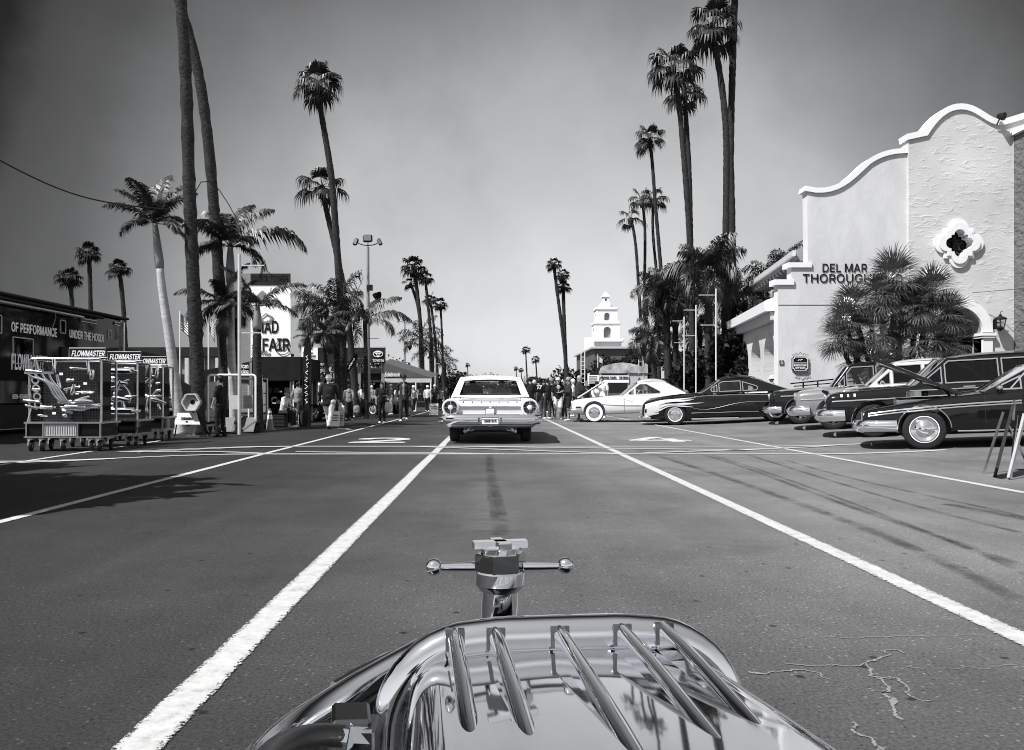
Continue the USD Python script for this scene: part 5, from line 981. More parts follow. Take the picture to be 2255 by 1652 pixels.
# ---- white open roadster-coupe with its bonnet up
def white_coupe():
    st = [(-2.4, .40, .74, .74, .84), (-2.3, .32, .84, .82, .93), (-1.2, .27, .86, .87, .97), (0, .25, .84, .88, .97), (.9, .25, .85, .90, .97), (1.7, .27, .84, .88, .95), (2.1, .32, .80, .82, .92), (2.2, .40, .76, .77, .88), (2.24, .50, .70, .70, .84)]
    pt = gp(1309, 31.0)
    c = Car('white_coupe', 'white 1950s coupe with whitewall tyres and its bonnet tipped up, beside the group of people', pt, pi - .12, st, 'gloss_white', 1.46, -1.40, .33, style='white', K=1.10)
    cut = MB().box((1.55, 0, .98), (1.0, 1.3, .5)); c.body = c.body - solid(np.vstack(cut.v), np.vstack(cut.f))
    c.finish(.89, 1.32, -1.75, -1.0, -.15, .45, .80, .66, pillars=(.02,), cpil=.75, roofm='gloss_white', gl='glass', crown=.08, wrap=.14, arch_roof=.05)
    P = c.P; v, f = loft([[(x, a * .62, .02 * (1 - a * a)) for a in np.linspace(-1, 1, 9)] + [(x, a * .62, -.04 + .02 * (1 - a * a)) for a in np.linspace(-1, 1, 9)[::-1]] for x in np.linspace(0, 1.1, 6)])
    v = v @ rotm(0, rad(-150), 0).T + np.array([2.02, 0, .86]); P('bonnet', MB().add(v, f), 'gloss_white', smooth=35, label='white bonnet tipped up at its rear edge'); v2 = v * 1.0; P('bonnet_lining', MB().box((1.52, 0, 1.12), (.86, 1.1, .012), R=rotm(0, rad(30), 0)), 'mid')
    P('engine', MB().box((1.5, 0, .74), (.7, .5, .26), ch=.04), 'steel'); P('side_crease', c.trim_line([(1.2, .62), (.6, .56), (-1.2, .54)], .012).tm(c.trim_line([(1.5, .80), (.5, .78), (.1, .66)], .006).get()), 'chrome'); P('door_gap', c.gap(.40, .3, .82).tm(c.gap(-.75, .3, .82).get()), 'dark'); P('door_handle', MB().tube([(-.45, .99, .76), (-.65, .99, .76)], .014, 6), 'chrome')
    c.bumper(2.32, .44, .92, 1, .075, .4); P('grille', MB().box((2.25, 0, .58), (.04, 1.3, .16), ch=.03).box((2.28, 0, .58), (.02, 1.3, .02)), 'steel'); P('wing_vent', MB().bar(c.side(2.1, .55, .01), c.side(1.92, .55, .01), .02, .04), 'dark')
    for sd in (1, -1): c.lamp('headlight', (2.24, sd * .66, .70), .085, .12)
white_coupe()
# ------------------------------------------------------------------ people
SPH = m3.Manifold.sphere(1.0, 14)
def blob(c, r): 
    r = np.broadcast_to(np.asarray(r, float), (3,)); return SPH.scale(tuple(map(float, r))).translate(tuple(map(float, c)))
def bone(a, ra, b, rb): return m3.Manifold.batch_hull([blob(a, ra), blob(b, rb)])
def fuse(L, edge=.035, it=8, seed=None, amp=.0):
    m = m3.Manifold.batch_boolean(L, m3.OpType.Add)
    if edge: m = m.refine_to_length(edge)
    q = m.to_mesh(); t = trimesh.Trimesh(q.vert_properties[:, :3], q.tri_verts, process=False); t.merge_vertices()
    if it: trimesh.smoothing.filter_taubin(t, .5, .53, it)
    if amp: t.vertices += t.vertex_normals * ((meshkit.noise(t.vertices * 13, seed or 1) - .5) * amp)[:, None]
    return t
def hand(w, d, palm_n, thumb_side, curl=.5, k=1.0):
    """palm, four fingers of unequal length and a thumb, along d from the wrist w"""
    d = d / np.linalg.norm(d); n = palm_n - d * (palm_n @ d); n /= np.linalg.norm(n); s = np.cross(d, n) * thumb_side; L = []
    c = w + d * .045 * k; L.append(m3.Manifold.hull(m3.Manifold.batch_boolean([blob(w + d * .01, .022), blob(w + d * .085 * k + s * .028, .014), blob(w + d * .08 * k - s * .03, .013)], m3.OpType.Add)))
    for i, (o, l) in enumerate(((.030, .070), (.010, .078), (-.010, .072), (-.029, .055))):
        a = w + d * .085 * k + s * o; e = d * math.cos(curl * .6) + n * math.sin(curl * .6); b = a + e * l * .5; f = d * math.cos(curl * 1.5) + n * math.sin(curl * 1.5); L += [bone(a, .0095, b, .0088), bone(b, .0088, b + f * l * .5, .0072)]
    a = w + d * .03 + s * .025; b = a + (d * .7 + s * .6 + n * .3) * .038; L += [bone(a, .012, b, .0105), bone(b, .0105, b + (d * .9 + s * .15 + n * .35) * .032, .0085)]
    return L
POSES = dict(
    stand=dict(arms=((.02, .05, -.27, .03, .04, -.52), (.02, -.05, -.27, .04, -.04, -.52)), feet=(.05, -.05), look=0),
    walk=dict(arms=((-.10, .06, -.26, .02, .07, -.50), (.10, -.06, -.25, .24, -.04, -.44)), feet=(.27, -.24), look=0),
    walk2=dict(arms=((.08, .06, -.26, .18, .05, -.47), (-.10, -.07, -.26, -.02, -.06, -.50)), feet=(-.20, .22), look=.1),
    fold=dict(arms=((.06, .07, -.26, .24, -.08, -.22), (.06, -.07, -.26, .24, .08, -.24)), feet=(.04, -.04), look=.1),
    hold=dict(arms=((.04, .06, -.27, .26, .00, -.24), (.02, -.06, -.27, .06, -.06, -.52)), feet=(.03, -.03), look=.2),
    both=dict(arms=((.04, .08, -.26, .25, .02, -.30), (.04, -.08, -.26, .25, -.02, -.30)), feet=(.04, -.02), look=.35),
    down=dict(arms=((.05, .05, -.27, .14, .03, -.50), (.05, -.05, -.27, .16, -.03, -.49)), feet=(.05, -.04), look=.45),
    lean=dict(arms=((.16, .07, -.20, .36, .04, -.34), (.16, -.07, -.20, .36, -.06, -.34)), feet=(.02, -.05), look=.4, lean=.30),
    sit=dict(arms=((.10, .08, -.26, .30, .02, -.36), (.10, -.08, -.26, .32, -.02, -.34)), feet=(.42, .44), look=.35, lean=.22, sit=True),
)
def person(label, pt, H, face, pose='stand', shirt='cloth_black', trousers='denim', shorts=False, sleeves='short', skin='skin', hair='hair_dark', hat=None, shoes='cloth_white', girth=1.0, jacket=None, hood=None, seat=.46, bust=False, group=None, long_hair=False, open_front=None, seed=0):
    k = H / 1.76; q = POSES[pose]; t = thing('person', label, 'person', pt, face, group); V = lambda *a: np.array(a, float); g = girth; lean = q.get('lean', 0)
    sit = q.get('sit', False); pz = .94 if not sit else seat / k + .10; tilt = lambda p: V(p[0] + math.sin(lean) * (p[2] - pz), p[1], pz + (p[2] - pz) * math.cos(lean))
    off = pz - .94; T = lambda x, y, z: tilt(V(x, y, z + off))
    hips = [V(0, .09 * g, pz - .02), V(0, -.09 * g, pz - .02)]; chest, waist, neck, head = T(.01, 0, 1.30), T(0, 0, 1.06), T(0, 0, 1.49), T(.025, 0, 1.635)
    sh = [T(0, .185 * (.6 + .4 * g), 1.425), T(0, -.185 * (.6 + .4 * g), 1.425)]
    legs = []
    for i, s in enumerate((1, -1)):
        f = q['feet'][i]
        if sit: kn = V(.40, s * .12, pz - .02); an = V(f, s * .13, .09)
        else:
            an = V(f, s * .10, .09 + (.05 if f < -.15 else 0)); kn = (hips[i] + an) / 2 + V(.035 + abs(f) * .12, 0, .0)
        legs.append((hips[i], kn, an))
    arms = []
    for i in (0, 1):
        a = q['arms'][i]; e = sh[i] + V(*a[:3]); w = sh[i] + V(*a[3:]); arms.append((sh[i], e, w))
    # body: one continuous figure
    B = [bone(neck - V(0, 0, .04), .058, head - V(.01, 0, .06), .055), blob(head + V(.0, 0, .015), (.098, .078, .105)), bone(head + V(.02, 0, -.03), .066, head + V(.055, 0, -.085), .036),
         bone(head + V(.09, 0, .02), .012, head + V(.112, 0, -.022), .016), blob(head + V(.0, .078, -.005), (.022, .010, .032)), blob(head + V(.0, -.078, -.005), (.022, .010, .032)),
         bone(chest, (.11, .15 * g, .15), waist, (.105, .13 * g, .13)), bone(waist, (.105, .13 * g, .12), (hips[0] + hips[1]) / 2, (.11, .14 * g, .10)), bone(sh[0], .055, sh[1], .055)]
    for h, kn, an in legs:
        if bust: break
        B += [bone(h, .082, kn, .056), bone(kn, .055, (kn * .55 + an * .45) - V(.015, 0, 0), .052), bone((kn * .55 + an * .45) - V(.015, 0, 0), .052, an, .036), bone(an - V(.03, 0, .05), .036, an + V(.13, 0, -.058), .030)]
    for s, e, w in arms: B += [bone(s, .050, e, .040), bone(e, .040, w, .027)]
    def scale(m): m.apply_scale(k); return m
    body = fuse(B, .03, 6)
    Hn = []
    for (s, e, w), sd in zip(arms, (1, -1)):
        Hn += hand(w, (w - e), V(-.2, -sd, 0) if w[2] < e[2] - .1 else V(0, 0, -1), 1 if sd < 0 else -1, .55)
    hm = m3.Manifold.batch_boolean(Hn, m3.OpType.Add).to_mesh(); body = trimesh.util.concatenate([body, trimesh.Trimesh(hm.vert_properties[:, :3], hm.tri_verts, process=False)])
    part('body', scale(body), M[skin], t, smooth=50)
    fc = MB()
    for s in (1, -1): fc.ball(head + V(.086, s * .032, .022), (.010, .014, .007), 1).bar(head + V(.094, s * .018, .043), head + V(.083, s * .052, .042), .006, .008)
    fc.bar(head + V(.088, -.022, -.058), head + V(.088, .022, -.058), .006, .007); part('face', scale(fc.get()), M['hair_dark'], t)
    # clothes over it
    S = [bone(chest, (.135, .175 * g, .165), waist, (.125 * (1 + .6 * (g - 1)), .150 * g, .13)), bone(waist, (.125 * (1 + .9 * (g - 1)), .150 * g, .12), (hips[0] + hips[1]) / 2 + V(0, 0, .0), (.132, .165 * g, .07)), bone(sh[0], .068, sh[1], .068), bone(sh[0] * .5 + neck * .5, .06, sh[1] * .5 + neck * .5, .06)]
    for s, e, w in arms:
        if sleeves == 'long': S += [bone(s, .068, e, .056), bone(e, .056, w - (w - e) * .08, .044)]
        elif sleeves == 'short': S += [bone(s, .068, s + (e - s) * .85, .062)]
    if jacket: S += [bone(waist, (.14, .165 * g, .1), (hips[0] + hips[1]) / 2 - V(0, 0, .10), (.145, .175 * g, .06))]
    if hood: S += [bone(neck + V(-.06, .05, -.01), .055, neck + V(-.06, -.05, -.01), .055), blob(neck + V(-.085, 0, -.07), (.05, .10, .08))]
    part('jacket' if jacket else 'shirt', scale(fuse(S, .03, 7, seed + 1, .022)), M[shirt], t, smooth=60)
    if open_front: part('shirt_front', scale(fuse([bone(chest + V(.07, 0, .03), (.075, .065, .13), waist + V(.065, 0, -.1), (.075, .08, .12))], .03, 4)), M[open_front], t, smooth=60)
    if not bust:
        Tt = [bone(hips[0], (.115, .10 * g, .10), hips[1], (.115, .10 * g, .10)), bone((hips[0] + hips[1]) / 2 + V(0, 0, .08), (.122, .145 * g, .06), (hips[0] + hips[1]) / 2, (.12, .15 * g, .08))]
        for h, kn, an in legs:
            if shorts: Tt += [bone(h, .100 * (.5 + .5 * g), h + (kn - h) * .92, .088)]
            else: Tt += [bone(h, .098 * (.5 + .5 * g), kn, .075), bone(kn, .075, an + V(0, 0, .01), .060)]
        part('shorts' if shorts else 'trousers', scale(fuse(Tt, .03, 7, seed + 2, .020)), M[trousers], t, smooth=60)
        for h, kn, an in legs:
            part('shoe', scale(fuse([bone(an - V(.035, 0, .045), (.045, .045, .045), an + V(.05, 0, -.048), (.05, .048, .042)), bone(an + V(.05, 0, -.052), (.05, .048, .038), an + V(.14, 0, -.062), (.042, .044, .028))], .03, 4)), M[shoes], t, smooth=60)
    if hair:
        cap = blob(head + V(-.008, 0, .030), (.108, .090, .108)) - m3.Manifold.cube((.4, .4, .4), True).translate(tuple(head + V(.235, 0, -.165))) - m3.Manifold.cube((.5, .5, .3), True).translate(tuple(head + V(0, 0, -.215)))
        L = [cap]
        if long_hair: L.append(bone(head + V(-.06, 0, .02), (.06, .09, .09), neck + V(-.07, 0, -.06), (.04, .085, .06)))
        part('hair', scale(fuse(L, .025, 3, 3, .012)), M[hair], t, smooth=60)
    if hat:
        kind, hm_ = hat; mb = MB()
        if kind == 'cap': mb.lathe([(0, .135), (.05, .128), (.09, .095), (.106, .04), (.108, .01), (.0, .0)], 20, head + V(-.008, 0, .03)).tm(m3.Manifold.hull_points(np.array([(x, y, z) for x, y in ((.06, .08), (.06, -.08), (.15, .06), (.175, 0), (.15, -.06)) for z in (.035, .048)])), None, head)
        else: mb.lathe([(0, .15), (.06, .145), (.09, .12), (.10, .04), (.17, .025), (.18, .015), (.10, .02), (0, .02)], 22, head + V(-.008, 0, .02))
        part('cap' if kind == 'cap' else 'sun_hat', scale(mb.get()), M[hm_], t, smooth=40)
    return t
def standing(label, px, foot, top, face, **kw):
    p = on_ground(px, foot); return person(label, p, (foot - top) / FOCAL * p[1], rad(face), **kw), p
def placed(label, px, Y, top, face, **kw):
    p = gp(px, Y); return person(label, p, EYE - (top - VY) / FOCAL * Y - p[2], rad(face), **kw), p
# facing: 90 away from the viewer, -90 towards, 180 left, 0 right
standing('man in black cap and black clothes standing before the display racks, looking down', 487, 962, 829, 165, pose='down', shirt='cloth_black', trousers='cloth_black', hat=('cap', 'black'), shoes='cloth_black', girth=1.12, seed=1)
placed('man in a printed shirt and dark cap bending over the gearbox housing', 437, 24.5, 830, 215, pose='both', shirt='cloth_print', trousers='cloth_dark', hat=('cap', 'black'), girth=1.25, seed=2)
SP = on_ground(622, 941)
person('grey haired man in a white shirt sitting on a crate by the traffic cone', SP, 1.70, rad(-12), pose='sit', shirt='cloth_light', trousers='cloth_dark', hair='hair_grey', shoes='cloth_white', hat=('cap', 'mid'), seed=3)
standing('heavy man in dark jacket and pale trousers walking away, white cap', 723, 946, 827, 80, pose='walk', shirt='cloth_black', trousers='cloth_light', sleeves='long', jacket=True, hair='hair_grey', hat=('cap', 'white'), shoes='cloth_dark', girth=1.35, seed=4)
_, PB = standing('woman in a grey hooded top and jeans walking away with plastic bags', 768, 926, 847, 85, pose='walk2', shirt='cloth_mid', trousers='cloth_dark', sleeves='long', hood=True, long_hair=False, seed=5)
_, PC = standing('woman in black clothes and white shoes walking towards the viewer with a paper bag', 841, 932, 842, -95, pose='hold', shirt='cloth_black', trousers='cloth_black', long_hair=True, shoes='cloth_white', seed=6)
standing('man in an open dark jacket over a grey shirt walking towards the viewer', 889, 928, 827, -88, pose='walk2', shirt='cloth_dark', trousers='cloth_dark', sleeves='long', jacket=True, open_front='cloth_mid', hat=('cap', 'black'), girth=1.1, seed=7)
standing('distant person in a pale shirt and cap left of the white sedan', 941, 906, 850, 80, pose='stand', shirt='cloth_light', trousers='cloth_black', sleeves='long', hat=('cap', 'white'), seed=8)
standing('distant person in a striped shirt right beside the white sedan', 969, 905, 853, 100, pose='stand', shirt='cloth_print', trousers='cloth_dark', seed=9)
placed('man in black seen from behind, leftmost of the group at the right of the sedan', 1167, 31.0, 830, 95, pose='stand', shirt='cloth_black', trousers='cloth_dark', girth=1.1, seed=10)
_, PJ = standing('man in black jersey with the number 07 on its back', 1186, 925, 834, 85, pose='stand', shirt='cloth_black', trousers='denim', girth=1.15, seed=11)
standing('man in black shirt and jeans between the numbered jersey and the white shorts', 1205, 923, 834, 100, pose='down', shirt='cloth_black', trousers='denim', girth=1.15, seed=12)
_, PT = standing('man in black printed shirt and white shorts facing the viewer', 1228, 924, 833, -85, pose='stand', shirt='cloth_black', trousers='cloth_white', shorts=True, girth=1.15, hat=('cap', 'pale'), seed=13)
standing('man in a cap, dark jacket and dark shorts turned to the left', 1252, 927, 832, 190, pose='fold', shirt='cloth_dark', trousers='cloth_black', shorts=True, sleeves='long', hat=('cap', 'grey'), girth=1.15, seed=14)
standing('big man in dark jacket and pale shorts, arms folded, by the white coupe', 1274, 926, 826, 10, pose='fold', shirt='cloth_dark', trousers='cloth_light', shorts=True, sleeves='long', jacket=True, hair=None, girth=1.35, seed=15)
placed('man in a white shirt leaning over the engine of the white coupe', 1310, 33.6, 840, -75, pose='lean', shirt='cloth_white', trousers='cloth_dark', sleeves='long', hat=('cap', 'black'), girth=1.1, seed=16)
placed('man in sunglasses and white shirt standing behind the raised white bonnet', 1325, 36.5, 829, -100, pose='stand', shirt='cloth_white', trousers='cloth_mid', girth=1.1, seed=17)
placed('person in a white sun hat behind the black custom coupe', 1700, 30.6, 829, 170, pose='stand', shirt='cloth_mid', trousers='cloth_mid', hat=('sun', 'white'), seed=18)
for i, (px, Y, top, f, sh, lb) in enumerate(((957, 52, 848, -80, 'cloth_dark', 'distant person in dark clothes walking towards the viewer left of the sedan'), (925, 58, 850, 100, 'cloth_mid', 'distant person in grey walking away under the far left palms'), (1216, 44, 838, 90, 'cloth_light', 'distant person in a pale shirt behind the group of people'), (1240, 42, 837, 60, 'cloth_mid', 'distant person in grey behind the man in white shorts'), (660, 36, 846, 20, 'cloth_black', 'person in black standing behind the seated man'), (1196, 48, 840, -70, 'cloth_white', 'distant person in white behind the numbered jersey'))):
    placed(lb, px, Y, top, f, pose='walk' if i % 2 else 'stand', shirt=sh, trousers='cloth_dark', seed=20 + i, hat=('cap', 'pale') if i % 3 == 0 else None)
MORE = ((655, 33, 842, 60, 'walk', 'cloth_mid', 'denim', 'man in a grey shirt walking past the black canopy'), (702, 39, 845, 120, 'stand', 'cloth_light', 'cloth_dark', 'person in a pale shirt looking at the stall behind the tall feather flag'), (748, 43, 847, 100, 'fold', 'cloth_black', 'denim', 'person in black with folded arms at the stall behind the walking man'),
    (787, 41, 846, -100, 'walk2', 'cloth_white', 'denim', 'person in a white shirt walking between the hooded woman and the woman in black'), (818, 47, 849, 70, 'walk', 'cloth_mid', 'cloth_dark', 'person in a grey shirt walking behind the woman in black'), (862, 44, 847, 200, 'stand', 'cloth_dark', 'cloth_mid', 'person in dark clothes standing under the grey tent edge'),
    (876, 54, 851, 80, 'walk', 'cloth_light', 'cloth_dark', 'person in a pale shirt walking away left of the man in the open jacket'), (910, 49, 850, -70, 'walk2', 'cloth_print', 'denim', 'person in a patterned shirt right of the man in the open jacket'), (949, 66, 854, 100, 'stand', 'cloth_white', 'cloth_dark', 'distant person in white between the far palms and the sedan'), (983, 62, 853, -90, 'walk', 'cloth_black', 'cloth_dark', 'distant person in black partly behind the white sedan'),
    (1176, 37, 837, 80, 'stand', 'cloth_mid', 'denim', 'person in grey partly hidden behind the numbered jersey'), (1215, 35.5, 836, 120, 'stand', 'cloth_black', 'denim', 'person in black behind the man in white shorts'), (1243, 36, 834, -110, 'fold', 'cloth_dark', 'denim', 'person with folded arms behind the man in the cap'), (1262, 39, 836, 170, 'stand', 'cloth_white', 'cloth_dark', 'person in white behind the big man with folded arms'), (1290, 44, 839, -60, 'stand', 'cloth_dark', 'cloth_dark', 'person in dark clothes behind the nose of the white coupe'))
for i, (px, Y, top, f, po, sh, tr, lb) in enumerate(MORE):
    placed(lb, px, Y, top, f, pose=po, shirt=sh, trousers=tr, seed=60 + i, hat=('cap', ('black', 'white', 'mid')[i % 3]) if i % 2 else None, hair=('hair_dark', 'hair_grey', 'hair_mid')[i % 3], shorts=i % 4 == 1, girth=1.0 + .1 * (i % 3))
# prints on shirts belong to their wearers' backs and chests
def print_on(p, txt, z, off, face, h, m, label):
    d = np.array([math.cos(rad(face)), math.sin(rad(face)), 0]); r = np.cross((0, 0, 1), d); c = p + d * off + np.array([0, 0, z])
    return MB().text(txt, h, basis(c, r, (0, 0, 1), d), .012, True, None, True)
jersey = stage.GetPrimAtPath('/World/person_010'); pj = PJ
def local_text(t, p, txt, z, off, h, w=None, back=True):
    """lettering fixed to the front or back of a standing figure, in the figure's own frame (x forward)"""
    T = basis((-off, 0, z), (0, -1, 0), (0, 0, 1), (-1, 0, 0)) if back else basis((off, 0, z), (0, 1, 0), (0, 0, 1), (1, 0, 0))
    part('shirt_number' if back else 'shirt_print', MB().text(txt, h, T, .02, True, w, True), M['white'], t)
local_text(jersey, pj, '07', 1.30, .165, .16)
pt_ = stage.GetPrimAtPath('/World/person_012'); g_ = MB()
for a, b, r in ((0, 1.42, .07), (.0, 1.33, .05), (.05, 1.38, .035), (-.05, 1.38, .035), (0, 1.22, .03)): g_.ball((.16, a, b), (.02, r, r * .8), 1)
g_.box((.17, 0, 1.16), (.015, .16, .03)); part('shirt_print', g_, M['pale'], pt_)
# people inside the white sedan
for i, (px, y, z, sk, hr, lb, kw) in enumerate(((1040, -.15, 1.50, 'skin', 'hair_dark', 'dark haired passenger at the left inside the white sedan', dict(long_hair=True)), (1104, -.1, 1.44, 'skin', None, 'bald passenger in the middle inside the white sedan', {}), (1131, .5, 1.47, 'skin', 'hair_dark', 'dark haired front passenger at the right inside the white sedan', {}))):
    sy = stage.GetPrimAtPath('/World/sedan').GetAttribute('xformOp:translate').Get(); Y = sy[1] + y - .2; p = gp(px, Y); p[2] = z - 1.22
    person(lb, p, 1.60, rad(90), pose='sit', bust=True, seat=.42, shirt='cloth_dark' if i != 1 else 'cloth_light', hair=hr, skin=sk, seed=40 + i, **kw)
# shopping bags
def bag(label, p, h, w, m, name='shopping_bag'):
    t = thing(name, label, 'bag', p); k = np.linspace(0, 1, 7); rings = []
    for z in k:
        a = np.linspace(0, 2 * pi, 14, endpoint=False); r = w / 2 * (.55 + .6 * math.sin(pi * (.15 + .6 * (1 - z)))); rings.append(np.stack([r * np.cos(a), r * .6 * np.sin(a), np.full(14, z * h)], 1) + (meshkit.noise(np.stack([np.cos(a) * 3, np.sin(a) * 3, np.full(14, z * 4)], 1)) - .5)[:, None] * .04)
    part('sack', MB().add(*loft(rings)), m, t, smooth=60); part('handle', MB().tube([(-.05, 0, h * .95), (-.03, 0, h * 1.2), (0, 0, h * 1.28), (.03, 0, h * 1.2), (.05, 0, h * .95)], .008, 5), m, t)
bag('white plastic bag in the left hand of the woman in the hooded top', PB + (-.32, 0, .30), .34, .27, M['cloth_white']); bag('grey bag in the right hand of the woman in the hooded top', PB + (.33, 0, .32), .32, .26, M['cloth_mid']); bag('pale paper bag held by the woman in black', PC + (.26, -.15, .42), .36, .27, M['cloth_light'])
M['wire'] = mat('wire', .09, .4, .8)
# ------------------------------------------------------------------ vendors' row on the left
TX = lambda y, z, off=.012: basis((-14.3 + off, y, z), (0, 1, 0), (0, 0, 1), (1, 0, 0))     # upright lettering on a wall that faces the street
def tpx(px, py, X=-14.3): Y = X * FOCAL / (px - VX); return Y, EYE - (py - VY) / FOCAL * Y
def trailer():
    t = thing('display_trailer', 'big black vendor trailer with white slogans along its side at the left edge', 'trailer', (0, 0, 0)); x = -14.3; g0 = ground(x)
    part('body', MB().box((x - 1.3, 24.2, 2.35), (2.6, 13.6, 3.2), ch=.06), M['gloss_black'], t); part('skirt', MB().box((x - 1.2, 24.2, .42), (2.3, 12.8, .75)), M['black'], t)
    part('roof_edge', MB().box((x - 1.2, 24.2, 3.98), (2.9, 13.8, .09), ch=.03).box((x + .12, 23.4, 3.86), (.18, 11.6, .12), ch=.04), M['dark'], t)
    part('awning_roll', MB().tube([(x + .22, 17.5, 3.72), (x + .22, 27.6, 3.72)], .055, 10), M['steel'], t, smooth=50); part('awning_arm', MB().tube([(x + .2, 25.9, 3.72), (x + .16, 26.0, 3.55), (x + .05, 26.0, 3.2)], .018, 6), M['steel'], t)
    def frame(px0, px1, py0, py1, nm='window'):
        y0, z1 = tpx(px0, py0); y1, _ = tpx(px1, py0); _, z0 = tpx(px0, py1); z1, z0 = max(z0, z1), min(z0, z1); w = .03
        o = part(nm, MB().box((x + .015, y0, (z0 + z1) / 2), (.03, w, z1 - z0)).box((x + .015, y1, (z0 + z1) / 2), (.03, w, z1 - z0)).box((x + .016, (y0 + y1) / 2, z0), (.03, y1 - y0, w)).box((x + .016, (y0 + y1) / 2, z1), (.03, y1 - y0, w)), M['pale'], t)
        part('pane', MB().box((x + .006, (y0 + y1) / 2, (z0 + z1) / 2), (.012, y1 - y0 - .04, z1 - z0 - .04)), M['dark_glass'], o)
    frame(132, 143, 705, 733); frame(237, 244, 727, 744); frame(-30, 2, 690, 730)
    frame(27, 72, 742, 800, 'door')
    for a, b, c, d in ((175, 211, 704, 711), (250, 262, 712, 718)):
        y0, z = tpx(a, c); y1, _ = tpx(b, c); part('vent', MB().box((x + .02, (y0 + y1) / 2, z), (.04, y1 - y0, .10)), M['mid'], t); part('vent_rim', MB().box((x + .045, (y0 + y1) / 2, z + .05), (.01, y1 - y0, .02)).box((x + .045, (y0 + y1) / 2, z - .05), (.01, y1 - y0, .02)), M['steel'], t)
    def word(s, a, b, py, hpx, bold=True, italic=0):
        y0, z = tpx(a, py); y1, _ = tpx(b, py); part('lettering', MB().text(s, hpx / FOCAL * y0, TX(y0, z), .01, bold, y1 - y0), M['letter'], t)
    word('OF PERFORMANCE', 23, 124, 729, 20); word('UNDER THE HOOD!', 151, 227, 743, 17); word('FLOWMASTER', 23, 105, 813, 34); word('EGS-STARTER', 26, 68, 878, 9)
    part('wing_panel', MB().box((x + .03, tpx(160, 800)[0], 1.9), (.05, 1.6, 1.5)), M['dark'], t); part('end_post', MB().box((x + .03, 31.0, 2.3), (.12, .12, 3.1)), M['steel'], t)
    part('tow_unit', MB().poly(Polygon([(30.9, .5), (30.9, 2.9), (35.2, 2.75), (36.6, 1.4), (36.8, .5)]), 2.5, basis((x - 2.5, 0, 0), (0, 1, 0), (0, 0, 1), (1, 0, 0))), M['black'], t)
    for y in (19.5, 20.7, 32.5, 35.6): part('wheel', MB().lathe([(0, -.13), (.3, -.13), (.5, -.12), (.52, 0), (.5, .12), (.3, .13), (0, .1)], 24, (x - .2, y, .52 + g0), rotm(0, pi / 2, 0)), M['rubber'], t, smooth=40)
trailer()

def caster(t, x, y, r, m='rubber'):
    g = part('wheel', MB().lathe([(r * .5, -.03), (r * .9, -.035), (r, -.02), (r, .02), (r * .9, .035), (r * .5, .03)], 20, (x, y, r), rotm(0, pi / 2, .35)), M[m], t, smooth=40)
    part('hub', MB().lathe([(0, -.028), (r * .5, -.028), (r * .5, .028), (0, .028)], 14, (x, y, r), rotm(0, pi / 2, .35)), M['steel'], g); part('fork', MB().bar((x - .02, y - .055, r), (x - .02, y - .04, 2.2 * r), .05, .012).bar((x + .02, y + .055, r), (x + .02, y + .04, 2.2 * r), .05, .012).box((x, y, 2.22 * r), (.12, .12, .02)), M['steel'], g)
def wires(w, z0, z1, y, nx, nz, r=.0028):
    mb = MB()
    for i in range(nx): mb.bar((-w / 2 + w * i / (nx - 1), y, z0), (-w / 2 + w * i / (nx - 1), y, z1), r * 2)
    for i in range(nz): mb.bar((-w / 2, y - .004, z0 + (z1 - z0) * i / (nz - 1)), (w / 2, y - .004, z0 + (z1 - z0) * i / (nz - 1)), r * 2)
    return mb
CARTS = []
